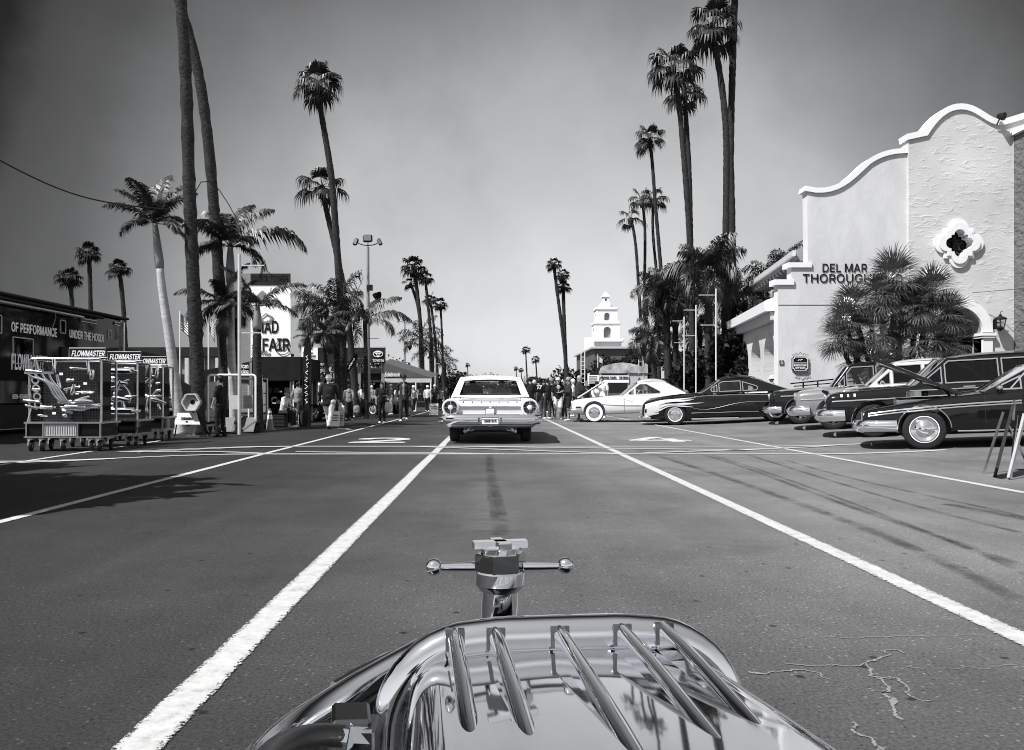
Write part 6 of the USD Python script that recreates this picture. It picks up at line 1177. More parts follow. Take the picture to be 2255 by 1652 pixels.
def cart(label, px, py, W=1.5, D=.78, H=1.94):
    p = on_ground(px, py); p[1] += .1; t = thing('display_cart', label, 'display cart', p)
    part('deck', MB().box((0, D / 2, .60), (W + .12, D + .1, .035)).box((0, D / 2, .30), (W + .12, D + .1, .03)), M['steel'], t)
    part('box', MB().box((0, D / 2, .45), (W + .04, D, .27)), M['gloss_black'], t); part('panel', MB().box((-.07, -.012, .45), (.66, .02, .24)), M['pale'], t)
    rb = MB()
    for i in range(13): rb.bar((-.37 + i * .05, -.026, .35), (-.37 + i * .05, -.026, .55), .014, .008)
    info(part('panel_rib', rb, M['steel'], t), kind='stuff')
    for x in (-W / 2 - .02, -.42, .30, W / 2 + .02): part('box_post', MB().box((x, -.02, .45), (.03, .03, .29)), M['steel'], t)
    for x in (-W / 2 + .02, -W / 2 + .26, -.05, W / 2 - .05, W / 2 - .22): caster(t, x, .08 if x < 0 else .1, .115)
    for x in (-W / 2 + .1, W / 2 - .1): caster(t, x, D - .08, .115)
    f = MB(); a = np.linspace(0, pi / 2, 6); r = .07
    for y in (.06,):
        f.tube([(-W / 2, y, .6)] + [(-W / 2 + r - r * math.cos(q), y, H - r + r * math.sin(q)) for q in a] + [(W / 2 - r + r * math.sin(q), y, H - r + r * math.cos(q)) for q in a] + [(W / 2, y, .6)], .028, 8)
    f.tube([(W / 2, .06, H - .03), (W / 2, D - .05, H - .03), (W / 2, D - .05, .6)], .026, 8).tube([(-W / 2, D - .05, .6), (-W / 2, D - .05, H - .03), (W / 2, D - .05, H - .03)], .026, 8).tube([(-W / 2, .06, H - .03), (-W / 2, D - .05, H - .03)], .026, 8).tube([(-W / 2, -.02, .62), (-W / 2 + .06, .04, .95)], .015, 6)
    part('frame', f, M['steel'], t, smooth=50); info(part('wire_mesh', wires(W - .06, .66, H - .08, .10, 26, 22), M['wire'], t), kind='stuff'); part('backing', MB().box((0, D * .7, 1.25), (W - .06, .02, 1.25)), M['black'], t)
    sb = part('sign_board', MB().box((.40, .2, H + .11), (.78, .03, .25)), M['black'], t); part('rim', MB().tube([(.40 + a * .385, .18, H + .11 + b * .12) for a, b in ((-1, -1), (1, -1), (1, 1), (-1, 1), (-1, -1))], .008, 4), M['pale'], sb)
    part('lettering', MB().text('FLOWMASTER', .115, basis((.06, .18, H + .06), (1, 0, 0), (.18, 0, 1), (0, -1, 0)), .008, True, .70).box((.62, .178, H + .03), (.4, .008, .014)), M['white'], sb)
    CARTS.append(p); return t
cart('nearest vendor cart with exhaust manifold pipes on its wire panel', 135, 995); cart('second vendor cart from the left, partly behind the nearest', 222, 985); cart('third vendor cart with a bent pipe, next to the white palm trunk', 288, 972)
def goods(name, label, cat, mb, m='chrome'): return single(name, mb, M[m], label, cat, smooth=50)
def on_cart(i, x, z, y=.02): return CARTS[i] + np.array([x, y, z])
def muffler(label, i, x, z, L=.42, r=.07, tilt=0):
    c = on_cart(i, x, z); d = np.array([math.cos(tilt), 0, math.sin(tilt)]); mb = MB(); S = [(-.75, .4), (-.55, .45), (-.5, 1), (-.47, 1.06), (.47, 1.06), (.5, 1), (.55, .45), (.75, .4)]
    mb.tube([c + d * L * a for a, _ in S], [r * b for _, b in S], 16, flat=.8); goods('muffler', label, 'muffler', mb)
def pipe(label, pts, i, r=.03): goods('exhaust_pipe', label, 'pipe', MB().tube(spline([on_cart(i, a, b, .0) for a, b in pts], 22), r, 10))
def header():
    t = thing('exhaust_header', 'four tube exhaust header at the upper left of the nearest cart', 'exhaust header', on_cart(0, 0, 0, 0))
    for k in range(4): part('pipe', MB().tube(spline([(-.74 + .15 * k, -.02, 1.62), (-.62 + .13 * k, -.03, 1.55 - .02 * k), (-.34 + .09 * k, -.05, 1.45 - .05 * k), (-.15 + .05 * k, -.06, 1.15 + .02 * k), (.05 + .03 * k, -.05, 1.02), (.33, -.04, 1.03)], 22), .026, 8), M['chrome'], t, smooth=50)
    part('flange', MB().box((-.51, -.01, 1.645), (.62, .02, .05)), M['steel'], t); part('collector', MB().tube([(.30, -.04, 1.03), (.46, -.04, 1.04), (.62, -.04, 1.03)], [.075, .07, .05], 12), M['chrome'], t, smooth=50)
header()
def gasket():
    c = on_cart(0, -.56, 1.15, .01); pg = unary_union([Point(0, .17 * k).buffer(.085) for k in range(-1, 3)]).difference(unary_union([Point(0, .17 * k).buffer(.05) for k in range(-1, 3)]))
    goods('gasket', 'chain shaped gasket plate at the left of the nearest cart', 'gasket', MB().poly(pg, .012, basis(c, (1, 0, 0), (-.12, 0, 1), (0, -1, 0))), 'steel')
gasket()
muffler('small muffler low at the left of the nearest cart', 0, -.36, .92, .26, .05); muffler('large muffler low in the middle of the nearest cart', 0, .25, .92, .42, .085); muffler('short muffler low at the right of the nearest cart', 0, .62, .95, .22, .06)
muffler('long bright muffler at the top of the second cart', 1, .40, 1.72, .50, .09); muffler('broad flat muffler at the bottom of the second cart', 1, .42, .82, .55, .10); muffler('small muffler in the middle of the second cart', 1, .25, 1.35, .22, .05, .2)
pipe('bent exhaust pipe in the middle of the second cart', [(.10, 1.55), (.30, 1.48), (.55, 1.30), (.60, 1.0)], 1); pipe('short curved pipe low on the second cart', [(.15, 1.12), (.40, 1.05), (.62, 1.12)], 1)
pipe('long bent exhaust pipe hanging from the top of the third cart', [(.46, 1.88), (.45, 1.62), (.36, 1.52), (.10, 1.38), (.04, 1.25), (.06, .88)], 2, .035); pipe('s shaped pipe low on the third cart', [(.30, 1.15), (.38, 1.05), (.36, .9), (.42, .75)], 2); pipe('curved pipe at the right of the third cart', [(.5, 1.05), (.58, 1.25), (.72, 1.3)], 2)
muffler('muffler at the left of the third cart', 2, .15, 1.62, .3, .06); muffler('small bright muffler at the right of the third cart', 2, .55, 1.12, .2, .05, .5)
for k in range(3):
    for j, (x, z) in enumerate(((-.05, 1.62), (.1, 1.5), (.45, 1.42), (-.2, .8), (.28, 1.22))):
        goods('price_card', ('small white card %s on the %s cart' % (('top left', 'upper middle', 'upper right', 'low left', 'middle')[j], ('nearest', 'second', 'third')[k])), 'price card', MB().box(on_cart(k, x, z, -.01), (.075, .006, .05)), 'white')

rg7 = np.random.default_rng(17)
for k, nm in enumerate(('nearest', 'second', 'third')):
    for j in range(24):
        x, z = rg7.uniform(-.68 if k == 0 else -.05, .70), rg7.uniform(.74, 1.8); c = on_cart(k, x, z, -.0); a_ = rg7.uniform(-.4, .4) + (pi / 2 if rg7.uniform() < .25 else 0); d = np.array([math.cos(a_), 0, math.sin(a_)]); l, r = rg7.uniform(.05, .20), rg7.uniform(.018, .055)
        single('pipe_fitting', MB().tube([c - d * l, c - d * l * .5, c + d * l * .5, c + d * l], [r * .7, r, r, r * .8], 10), M[('chrome', 'chrome', 'steel', 'chrome')[j % 4]], f'small bright pipe fitting hung on the wire panel of the {nm} cart', 'pipe fitting', f'pipe fittings on the {nm} cart', smooth=50)
def a_frame():
    p = on_ground(413, 963); t = thing('a_frame_sign', 'white A frame board with small dark lettering in front of the white palm trunk', 'sign board', p); s = p[1] / FOCAL
    x0, x1, h, b = -.26, .26, .68, .36
    part('board', MB().poly(Polygon([(-.27, h), (.27, h), (.42, b), (-.42, b)]), .02, basis((0, -.1, 0), (1, 0, 0), (0, .12, 1), (0, -1, 0))), M['white'], t)
    for sx in (-1, 1): part('leg', MB().bar((sx * .27, -.1 + .12 * h, h), (sx * .56, -.16, 0), .03), M['black'], t); part('leg', MB().bar((sx * .27, -.05 + .12 * h, h), (sx * .5, .35, 0), .03), M['black'], t)
    part('lettering', MB().text('TREMEC', .055, basis((-.17, -.07, .51), (1, 0, 0), (0, .12, 1), (0, -1, 0)), .01, True, .34).box((0, -.075, .44), (.06, .012, .03)).box((0, -.07, .5), (.36, .01, .008)), M['black'], t)
a_frame()
def gearbox():
    c = at(424, 886, 22.4); p = np.array([c[0], c[1], ground(c[0])]); h = c[2] - p[2]; t = thing('bell_housing', 'cast metal gearbox housing on a stand, open side to the street', 'gearbox', p)
    a = np.linspace(0, 2 * pi, 24, endpoint=False); pg = Polygon([(math.cos(q) * .25 * (1 + .06 * math.cos(6 * q)), math.sin(q) * .25 * (1 + .06 * math.cos(6 * q))) for q in a])
    part('rim', MB().poly(pg.difference(pg.buffer(-.035)), .16, basis((0, .0, h), (1, 0, 0), (0, 0, 1), (0, -1, 0))), M['pale'], t); part('back_plate', MB().poly(pg.difference(Point(.03, 0).buffer(.07)), .02, basis((0, -.06, h), (1, 0, 0), (0, 0, 1), (0, -1, 0))), M['pale'], t)
    part('bore', MB().lathe([(.07, 0), (.09, 0), (.09, .08), (.07, .08)], 18, (.03, .04, h), rotm(pi / 2, 0, 0)), M['black'], t); part('case', MB().tube([(0, .05, h), (0, .4, h - .05)], [.16, .10], 12), M['steel'], t); part('stand', MB().bar((0, .1, 0), (0, .1, h - .22), .06).box((0, .1, .03), (.45, .35, .05)), M['steel'], t)
gearbox()
def rack(label, px0, px1, py, top, Y):
    p = gp((px0 + px1) / 2, Y); s = Y / FOCAL; W = (px1 - px0) * s; H = EYE - (top - VY) * s - p[2]; t = thing('display_rack', label, 'display rack', p); r = .10; a = np.linspace(0, pi / 2, 6)
    part('frame', MB().tube([(-W / 2, 0, .35)] + [(-W / 2 + r - r * math.cos(q), 0, H - r + r * math.sin(q)) for q in a] + [(W / 2 - r + r * math.sin(q), 0, H - r + r * math.cos(q)) for q in a] + [(W / 2, 0, .35)], .035, 8).tube([(-W / 2, .6, .35), (-W / 2, .6, H), (W / 2, .6, H), (W / 2, .6, .35)], .03, 8), M['trim'], t, smooth=50)
    info(part('wire_mesh', wires(W - .08, .75, H - .12, .06, 14, 16), M['steel'], t), kind='stuff'); part('deck', MB().box((0, .3, .33), (W + .1, .75, .05)), M['black'], t)
    part('poster', MB().box((-W / 2 + .16, .03, H - .45), (.22, .02, .5)), M['pale'], t); part('poster', MB().box((.1, .03, .95), (.3, .02, .42)), M['pale'], t); part('ramp_plate', MB().box((W / 2 - .12, -.16, .28), (.30, .55, .02), R=rotm(.85, 0, 0)), M['mid'], t); part('ramp_plate', MB().box((-.05, -.16, .28), (.30, .55, .02), R=rotm(.85, 0, 0)), M['mid'], t)
    for x in (-W / 2 + .05, W / 2 - .05): caster(t, x, .05, .10); caster(t, x, .55, .10)
    return t
rack('white tubular display rack behind the man in black', 458, 563, 950, 826, 24.2); rack('second white tubular display rack, right of the first', 500, 577, 945, 834, 26.0)
def cone():
    p = on_ground(594, 948); s = p[1] / FOCAL; t = thing('traffic_cone', 'traffic cone with a white collar beside the seated man', 'traffic cone', p); h = 48 * s; a = np.linspace(0, 1, 6)
    part('cone', MB().lathe([(.02, h), (.035, h), (.14, .03), (0, .03)], 18), M['cloth_mid'], t, smooth=40); part('base', MB().box((0, 0, .018), (.36, .36, .036), ch=.01), M['cloth_mid'], t)
    for z0, z1 in ((.52, .72), (.80, .90)): part('collar', MB().lathe([(.143 - .106 * z0 + .002, z0 * h), (.143 - .106 * z1 + .002, z1 * h)], 18), M['white'], t, smooth=True)
cone()
def crate():
    t = thing('crate', 'dark crate used as a seat beside the traffic cone', 'crate', SP + (-.12, 0, 0)); part('box', MB().box((0, 0, .22), (.5, .5, .44), ch=.01), M['black'], t)
    for z in (.1, .22, .34): part('slat', MB().box((0, -.255, z), (.5, .015, .09)), M['dark'], t)
crate()
b_ = SP + (.75, .25, 0); t = thing('tool_bag', 'dark upright bag on the road in front of the seated man', 'bag', b_); part('sack', MB().add(*loft([[(math.cos(q) * .22 * k, math.sin(q) * .18 * k, z) for q in np.linspace(0, 2 * pi, 12, endpoint=False)] for z, k in ((0, .9), (.2, 1.05), (.5, 1), (.62, .7))])), M['cloth_dark'], t, smooth=50); part('handle', MB().tube([(-.1, 0, .6), (0, 0, .75), (.1, 0, .6)], .015, 6), M['black'], t)

def canopy():
    Y = 33.0; s = Y / FOCAL; x0, x1 = (556 - VX) * s, (662 - VX) * s; zt, zb = EYE + 84 * s, EYE + 32 * s; w = x1 - x0; g = ground(-9)
    t = thing('black_canopy', 'black vendor canopy below the tall banner', 'canopy', ((x0 + x1) / 2, Y, 0))
    part('valance', MB().box((0, 0, (zt + zb) / 2), (w, .05, zt - zb)), M['canvas_black'], t); part('side', MB().box((-w / 2, 1.8, (zt + zb) / 2), (.05, 3.6, zt - zb)), M['canvas_black'], t); part('side', MB().box((w / 2, 1.8, (zt + zb) / 2), (.05, 3.6, zt - zb)), M['canvas_black'], t)
    part('roof', MB().add([(-w / 2, 0, zt), (w / 2, 0, zt), (w / 2, 3.6, zt), (-w / 2, 3.6, zt), (0, 1.8, zt + .06)], [(0, 1, 4), (1, 2, 4), (2, 3, 4), (3, 0, 4)]), M['canvas_black'], t)
    for x in (-w / 2 + .08, w / 2 - .08, w / 2 - .32):
        for y in (.08, 3.5): part('pole', MB().bar((x, y, g), (x, y, zt), .05), M['trim'], t)
    part('back_wall', MB().box((.2, 3.55, 1.3), (w - .6, .05, 2.2)), M['mid'], t)
    t2 = thing('wing_canopy', 'lower black canopy with white script lettering, left of the main canopy', 'canopy', ((500 - VX) * s, Y - .6, 0)); W = 118 * s
    part('roof', MB().add([(-W / 2, 0, EYE + 50 * s), (W / 2, 0, EYE + 72 * s), (W / 2, 2.6, EYE + 84 * s), (-W / 2, 2.6, EYE + 62 * s)], [(0, 1, 2, 3)]).add([(-W / 2, 0, EYE + 28 * s), (W / 2, 0, EYE + 24 * s), (W / 2, 0, EYE + 72 * s), (-W / 2, 0, EYE + 50 * s)], [(0, 1, 2, 3)]), M['canvas_black'], t2)
    part('lettering', MB().text('American', 9 * s, basis((23 * s, -.03, EYE + 58 * s), (1, 0, 0), (0, 0, 1), (0, -1, 0)), .02, True, 34 * s), M['white'], t2); part('lettering', MB().text('Racing', 8 * s, basis((33 * s, -.03, EYE + 47 * s), (1, 0, 0), (0, 0, 1), (0, -1, 0)), .02, True, 24 * s), M['white'], t2)
    for x in (-W / 2 + .05, W / 2 - .05): part('pole', MB().bar((x, .05, g), (x, .05, EYE + 40 * s), .05), M['trim'], t2)
canopy()
def feather_flag(label, px, py0, py1, Y, wpx, lean=0, txt=None):
    s = Y / FOCAL; p = gp(px, Y); t = thing('feather_flag', label, 'flag', p); z0, z1, w = EYE - (py1 - VY) * s - p[2], EYE - (py0 - VY) * s - p[2], wpx * s
    pts = [(lean * (z - z0) / (z1 - z0), z) for z in np.linspace(z0, z1, 14)]; prof = np.sin(np.clip(np.linspace(.22, 1, 14), 0, 1) ** 1.6 * pi * .98) ** .55
    G = np.array([[(x + k * w / 2 * q, .04 * math.sin(z * 2 + k), z) for k in (-1, -.3, .3, 1)] for (x, z), q in zip(pts, prof)]); part('cloth', MB().grid(G), M['canvas_black'], t, smooth=True); part('pole', MB().tube([(-w * .42, .0, 0), (-w * .45 + lean * .4, 0, (z0 + z1) / 2), (lean, 0, z1 + .05)], .018, 6), M['dark'], t)
    mk = MB(); rg = np.random.default_rng(int(px))
    n_ = 46; zz = np.linspace(z0 + .2 * (z1 - z0), z1 - .16 * (z1 - z0), n_); xx = [lean * (z - z0) / (z1 - z0) + w * (.15 * math.sin(i * 1.9) + .09 * rg.uniform(-1, 1)) for i, z in enumerate(zz)]
    for i in range(0, n_ - 6, 6): mk.tube([(xx[j], -.06, zz[j]) for j in range(i, i + 5)], .012 * w / .35, 4)
    part('lettering', mk, M['white'], t)
feather_flag('tall black feather flag in front of the black canopy', 674, 741, 925, 30, 20, .06); feather_flag('leaning black feather flag left of the billboard palm', 763, 780, 822, 40, 14, .5); feather_flag('thin dark feather flag right of the floodlight mast', 987, 790, 850, 55, 5, .0) if False else None
feather_flag('narrow black feather flag near the grey tent', 986 - 0, 886 - 0, 886, 60, 6) if False else None

def banner_tower():
    Y = 50.0; s = Y / FOCAL; cx = (596 - VX) * s; Z = lambda p: EYE - (p - VY) * s; w = 88 * s
    t = thing('banner_tower', 'tall tower hung with a white fair banner above the black canopy', 'tower', (cx, Y, 0))
    part('shaft', MB().box((-.95, 1.4, Z(602) / 2), (w + .5, 2.6, Z(602))), M['grey'], t)
    b = part('banner', MB().box((0, 0, (Z(604) + Z(788)) / 2), (w, .06, Z(604) - Z(788))), M['banner'], t); part('header', MB().poly(Polygon([(-w / 2, Z(628)), (w / 2, Z(628)), (w / 2, Z(603)), (-w / 2, Z(603))]).union(Polygon([(w * .18, Z(629)), (w * .40, Z(629)), (w * .29, Z(640))])), .03, basis((0, -.04, 0), (1, 0, 0), (0, 0, 1), (0, -1, 0))), M['dark'], t)
    W = lambda txt, x, py, h, wd, m, bold=True: part('lettering', MB().text(txt, h * s, basis((x * s, -.05, Z(py)), (1, 0, 0), (0, 0, 1), (0, -1, 0)), .02, bold, wd * s), M[m], b)
    W('CLOCK TOWER', -41, 622, 13, 80, 'white', False); W('MAD', -35, 733, 26, 52, 'black'); W('FAIR', -20, 772, 26, 62, 'black'); W('ABOUT THE', -40, 744, 6, 19, 'dark', False); W('2016', -42, 768, 8, 20, 'black'); W('SAN DIEGO', -42, 777, 5, 34, 'dark', False); W('COUNTY FAIR', -42, 783, 5, 42, 'dark', False)
    dx, dz = 27 * s, Z(765); part('wheel_mark', MB().poly(Point(dx, dz).buffer(17 * s).difference(Point(dx, dz).buffer(15.5 * s)).union(Point(dx, dz).buffer(6 * s).difference(Point(dx, dz).buffer(5 * s))), .02, basis((0, -.07, 0), (1, 0, 0), (0, 0, 1), (0, -1, 0))), M['dark'], b)
    art = MB()                                    # plain printed shapes where the banner carries a drawing
    for poly in (Polygon([(-34, 655), (-18, 640), (-2, 652), (-8, 668), (-30, 672)]), Polygon([(2, 662), (14, 655), (20, 664), (10, 672)]), Polygon([(-22, 700), (-10, 690), (6, 698), (-2, 712), (-16, 712)]).difference(Polygon([(-19, 700), (-10, 693), (2, 699), (-4, 708), (-14, 708)]))):
        art.poly(Polygon([(x * s, Z(y)) for x, y in poly.exterior.coords], [[(x * s, Z(y)) for x, y in r.coords] for r in poly.interiors]), .02, basis((0, -.07, 0), (1, 0, 0), (0, 0, 1), (0, -1, 0)))
    part('printed_shape', art, M['grey'], b)
banner_tower()
def billboard():
    Y = 47.0; s = Y / FOCAL; Z = lambda p: EYE - (p - VY) * s; X = lambda p: (p - VX) * s
    t = thing('billboard', 'long dark billboard with a white end panel and an oval car maker emblem', 'billboard', (0, Y, 0))
    part('dark_panel', MB().box(((X(701) + X(848)) / 2, 0, (Z(766) + Z(800)) / 2), (X(848) - X(701), .3, Z(766) - Z(800))), M['dark'], t); part('white_panel', MB().box(((X(665) + X(701)) / 2, -.02, (Z(766) + Z(801)) / 2), (X(701) - X(665), .3, Z(766) - Z(801))), M['banner'], t); part('top_rail', MB().box(((X(665) + X(848)) / 2, 0, Z(765)), (X(848) - X(665), .34, .06)), M['pale'], t)
    for a in (672, 735, 790, 842): part('post', MB().bar((X(a), .2, 0), (X(a), .2, Z(768)), .16), M['grey'], t)
    cx, cz = X(833), Z(780); el_ = lambda a, b, dz=0, th=1.3: affinity.scale(Point(0, 0).buffer(1, quad_segs=16), a * s, b * s).difference(affinity.scale(Point(0, 0).buffer(1, quad_segs=16), (a - th) * s, (b - th) * s))
    em = unary_union([el_(11, 7), affinity.translate(el_(7.5, 2.9), 0, 2.6 * s), el_(3.4, 5.8)]); part('emblem', MB().poly(em, .04, basis((cx, -.16, cz), (1, 0, 0), (0, 0, 1), (0, -1, 0))), M['white'], t); part('lettering', MB().text('TOYOTA', 5 * s, basis((X(821), -.16, Z(797)), (1, 0, 0), (0, 0, 1), (0, -1, 0)), .03, True, 25 * s), M['white'], t)
    ln = MB()
    for a, b, py, h in ((669, 674, 778, 4), (675, 690, 778, 2.4), (669, 676, 784, 3), (679, 696, 784, 2), (679, 697, 788, .8)): ln.box(((X(a) + X(b)) / 2, -.18, Z(py)), (X(b) - X(a), .02, h * s))
    part('small_print', ln, M['dark'], t)
billboard()
def mast(label, px, py, Y, k):
    s = Y / FOCAL; p = gp(px, Y); h = EYE - (py - VY) * s - p[2]; t = thing('floodlight_mast', label, 'lamp mast', p)
    part('pole', MB().tube([(0, 0, 0), (0, 0, h * .45), (0, 0, h)], [.16, .11, .07], 10), M['grey'], t, smooth=50); a = np.linspace(-.5 * pi, .5 * pi, 9); part('yoke', MB().tube([(1.0 * k * math.sin(q), 0, h + .1 - .45 * k * math.cos(q) + .45 * k) for q in a], .045 * k, 6).bar((0, 0, h - .4 * k), (0, 0, h + .5 * k), .06 * k), M['dark'], t)
    for x, r in ((-1.05, .55), (0, 0), (1.05, -.55)): l = part('floodlight', MB().box((x * k, -.1, h + (.75 if x == 0 else .45) * k), (.34 * k if x else .8 * k, .5 * k, .62 * k), R=rotm(.3, r * .8, 0), ch=.05), M['dark'], t); part('lamp_glass', MB().box((x * k, -.1 - .27 * k, h + (.75 if x == 0 else .45) * k), (.26 * k if x else .66 * k, .04 * k, .44 * k), R=rotm(.3, r * .8, 0)), M['pale'], l)
    part('loudspeaker', MB().lathe([(.02, 0), (.08, .05), (.28, .4)], 14, (.25, 0, h * .72), rotm(0, 1.9, -.4)).box((.1, 0, h * .76), (.3, .25, .3)), M['dark'], t)
mast('tall floodlight mast with three lamps left of the road', 810, 545, 44, .62); mast('smaller distant floodlight mast near the far left palms', 891, 712, 84, .6)
def banner_pole(label, px, py, Y, arms, wide=.042):
    s = Y / FOCAL; p = gp(px, Y); h = EYE - (py - VY) * s - p[2]; t = thing('banner_pole', label, 'pole', p); part('pole', MB().tube([(0, 0, 0), (0, 0, h)], wide, 10), M['pale'], t)
    for a0, a1, z in arms: part('arm', MB().bar((a0 * s, 0, EYE - (z - VY) * s - p[2]), (a1 * s, 0, EYE - (z - VY) * s - p[2]), wide * .7), M['pale'], t)
banner_pole('white street pole with a short arm among the left palm clump', 527, 560, 23.5, ((0, 55, 585), (0, 48, 733)), .048); banner_pole('slim white pole right of the billboard palms', 804, 722, 38, ((0, 30, 746), (-16, 0, 790))); banner_pole('slim white pole by the grey tent', 958, 790, 60, ((0, 10, 800),))
for i, (lb, px, py, Y, arms) in enumerate((('tallest white banner pole before the right hand palms', 1576, 636, 37, ((-38, 0, 650), (-34, 0, 716))), ('middle white banner pole before the right hand palms', 1532, 672, 39, ((-27, 0, 683), (-28, 0, 739))), ('leftmost tall white banner pole before the right hand palms', 1506, 698, 42, ((-26, 0, 707), (-22, 0, 755))), ('far white banner pole above the food stand', 1416, 832 - 12, 58, ((-10, 0, 832), (-8, 0, 850))), ('second far white banner pole above the food stand', 1406, 828, 60, ((-8, 0, 840),)))): banner_pole(lb, px, py if i < 3 else 760 + 8 * i, Y, arms if i < 3 else ((-10, 0, 772 + 8 * i),))
def us_flag(label, px, ptop, pbot, Y, wpx, hang=True, stars=True):
    s = Y / FOCAL; p = gp(px, Y); t = thing('flag_on_pole', label, 'flag', p); z1 = EYE - (ptop - VY) * s - p[2]; z0 = EYE - (pbot - VY) * s - p[2]; W, Hh = wpx * s, z1 - z0; part('pole', MB().tube([(0, 0, 0), (0, 0, z1 + .1)], .03, 8), M['trim'], t)
    def pt(u, v): return np.array([u * W * (.92 if hang else 1), .14 * W * math.sin(5 * u + v), z1 - v * Hh * .62 - (u * Hh * .42 if hang else u * .05 * Hh)])
    for k in range(13):
        G = np.array([[pt(u, (k + d) / 13) for d in (0, 1)] for u in np.linspace(0, 1, 10)]); part('stripe', MB().grid(G), M['cloth_dark'] if k % 2 == 0 else M['cloth_white'], t, smooth=True)
    off = np.array([0, -.012, 0]); G = np.array([[pt(u, v) + off for v in np.linspace(0, 7 / 13, 5)] for u in np.linspace(0, .42, 6)]); c = part('canton', MB().grid(G), M['cloth_dark'], t, smooth=True)
    st = MB()
    for i in range(5):
        for j in range(6): q = pt(.04 + .068 * j, .05 + .11 * i) + 2 * off; st.add([q + np.array([math.cos(a), 0, math.sin(a)]) * .03 * Hh * (1 if m % 2 == 0 else .42) for m, a in enumerate(np.linspace(pi / 2, 2.5 * pi, 10, endpoint=False))], [(0, k, k + 1) for k in range(1, 9)])
    info(part('stars', st, M['white'], c), kind='stuff')
us_flag('striped flag with stars between the two tall palm trunks', 396, 690, 748, 34, 34); us_flag('striped flag hanging limp right of the thick palm trunk', 459, 690, 752, 36, 16); us_flag('small striped flag beside the far food stand', 1316, 783, 802, 70, 12)

# ---- open hot rods and clutter in the row
def hot_rod(label, px, Y, rz, K=1.0, m='gloss_black'):
    st = [(-1.9, .42, .82, .84, .50), (-1.8, .36, .92, .95, .60), (-.9, .34, .98, 1.0, .66), (.1, .34, .98, 1.0, .60), (.5, .36, .96, .98, .46), (1.3, .40, .92, .95, .34), (1.55, .44, .90, .92, .30), (1.58, .5, .86, .88, .28)]
    c = Car('hot_rod', label, gp(px, Y), rz, st, m, 1.45, -1.25, .36, K=K, style='cap', anchor=(0, 0), wheel_in=-.24, arch=.02)
    cut = MB().box((-.55, 0, .9), (1.0, .95, .7)); c.body = c.body - solid(np.vstack(cut.v), np.vstack(cut.f)); c.P('body', c.body, m, smooth=32)
    c.P('windscreen_frame', MB().tube([(.05, -.55, .98), (-.08, -.5, 1.28), (-.08, .5, 1.28), (.05, .55, .98)], .02, 6), 'chrome'); c.P('windscreen', MB().grid(np.array([[(.05, -.52, .99), (-.08, -.48, 1.26)], [(.05, .52, .99), (-.08, .48, 1.26)]])), 'glass'); c.P('seat', MB().box((-.8, 0, .75), (.2, .9, .5), ch=.06), 'mid')
    c.P('axle', MB().tube([(1.45, -.85, .34), (1.45, .85, .34)], .04, 8), 'chrome'); c.P('axle', MB().tube([(-1.25, -.85, .36), (-1.25, .85, .36)], .05, 8), 'chrome'); c.P('grille', MB().box((1.60, 0, .68), (.06, .46, .5), ch=.05), 'chrome')
    g = MB()
    for k in range(9): g.bar((1.64, -.18 + .045 * k, .47), (1.64, -.18 + .045 * k, .88), .012)
    c.P('grille_bar', g, 'dark')
    for sd in (1, -1): c.lamp('headlight', (1.55, sd * .42, .80), .10, .16); c.P('fender', MB().tube([(1.45 + .40 * math.cos(a), sd * .92, .36 + .40 * math.sin(a)) for a in np.linspace(.1, pi * .95, 12)], .09, 8, flat=.3), m, smooth=50)
    e = MB().box((.9, 0, 1.05), (.6, .4, .25), ch=.04)
    for k in range(4):
        for sd in (1, -1): e.tube([(.65 + .16 * k, sd * .22, 1.0), (.65 + .16 * k, sd * .36, .95), (.55 + .16 * k, sd * .42, .7)], .028, 6)
    for k in range(2): e.lathe([(0, .1), (.09, .1), (.10, .0), (.10, -.1), (0, -.1)], 16, (.8 + .22 * k, 0, 1.28))
    c.P('engine', e, 'chrome', smooth=40); return c
hot_rod('black open hot rod behind the seated man', 688, 38.0, rad(-42), K=1.0); hot_rod('black open hot rod between the walking women', 806, 45, rad(-38), K=1.0); hot_rod('dark hot rod nearest the grey tent', 905, 56, rad(-62), K=1.05); hot_rod('pale hot rod farther along the row behind the man in the open jacket', 935, 64, rad(-70), K=1.1, m='gloss_grey')
def board(label, p, w, h, m, tilt=.15):
    t = thing('price_board', label, 'sign board', p); part('panel', MB().box((0, 0, h / 2), (w, .02, h), R=rotm(-tilt, 0, 0)), m, t); part('prop', MB().bar((0, .2, 0), (0, .02, h * .8), .02), M['black'], t)
    l = MB()
    for i in range(4): l.box((0, -.014 - .15 * 0, h * (.2 + .18 * i)), (w * .7, .012, h * .05), R=rotm(-tilt, 0, 0))
    part('lettering', l, M['dark'], t)
board('small white price board leaning by the first hot rod', gp(737, 27.5), .34, .52, M['white']); board('second small price board leaning by the first hot rod', gp(748, 27.6), .30, .48, M['pale']); board('white price board beside the far hot rod', gp(955, 42), .45, .6, M['white'])
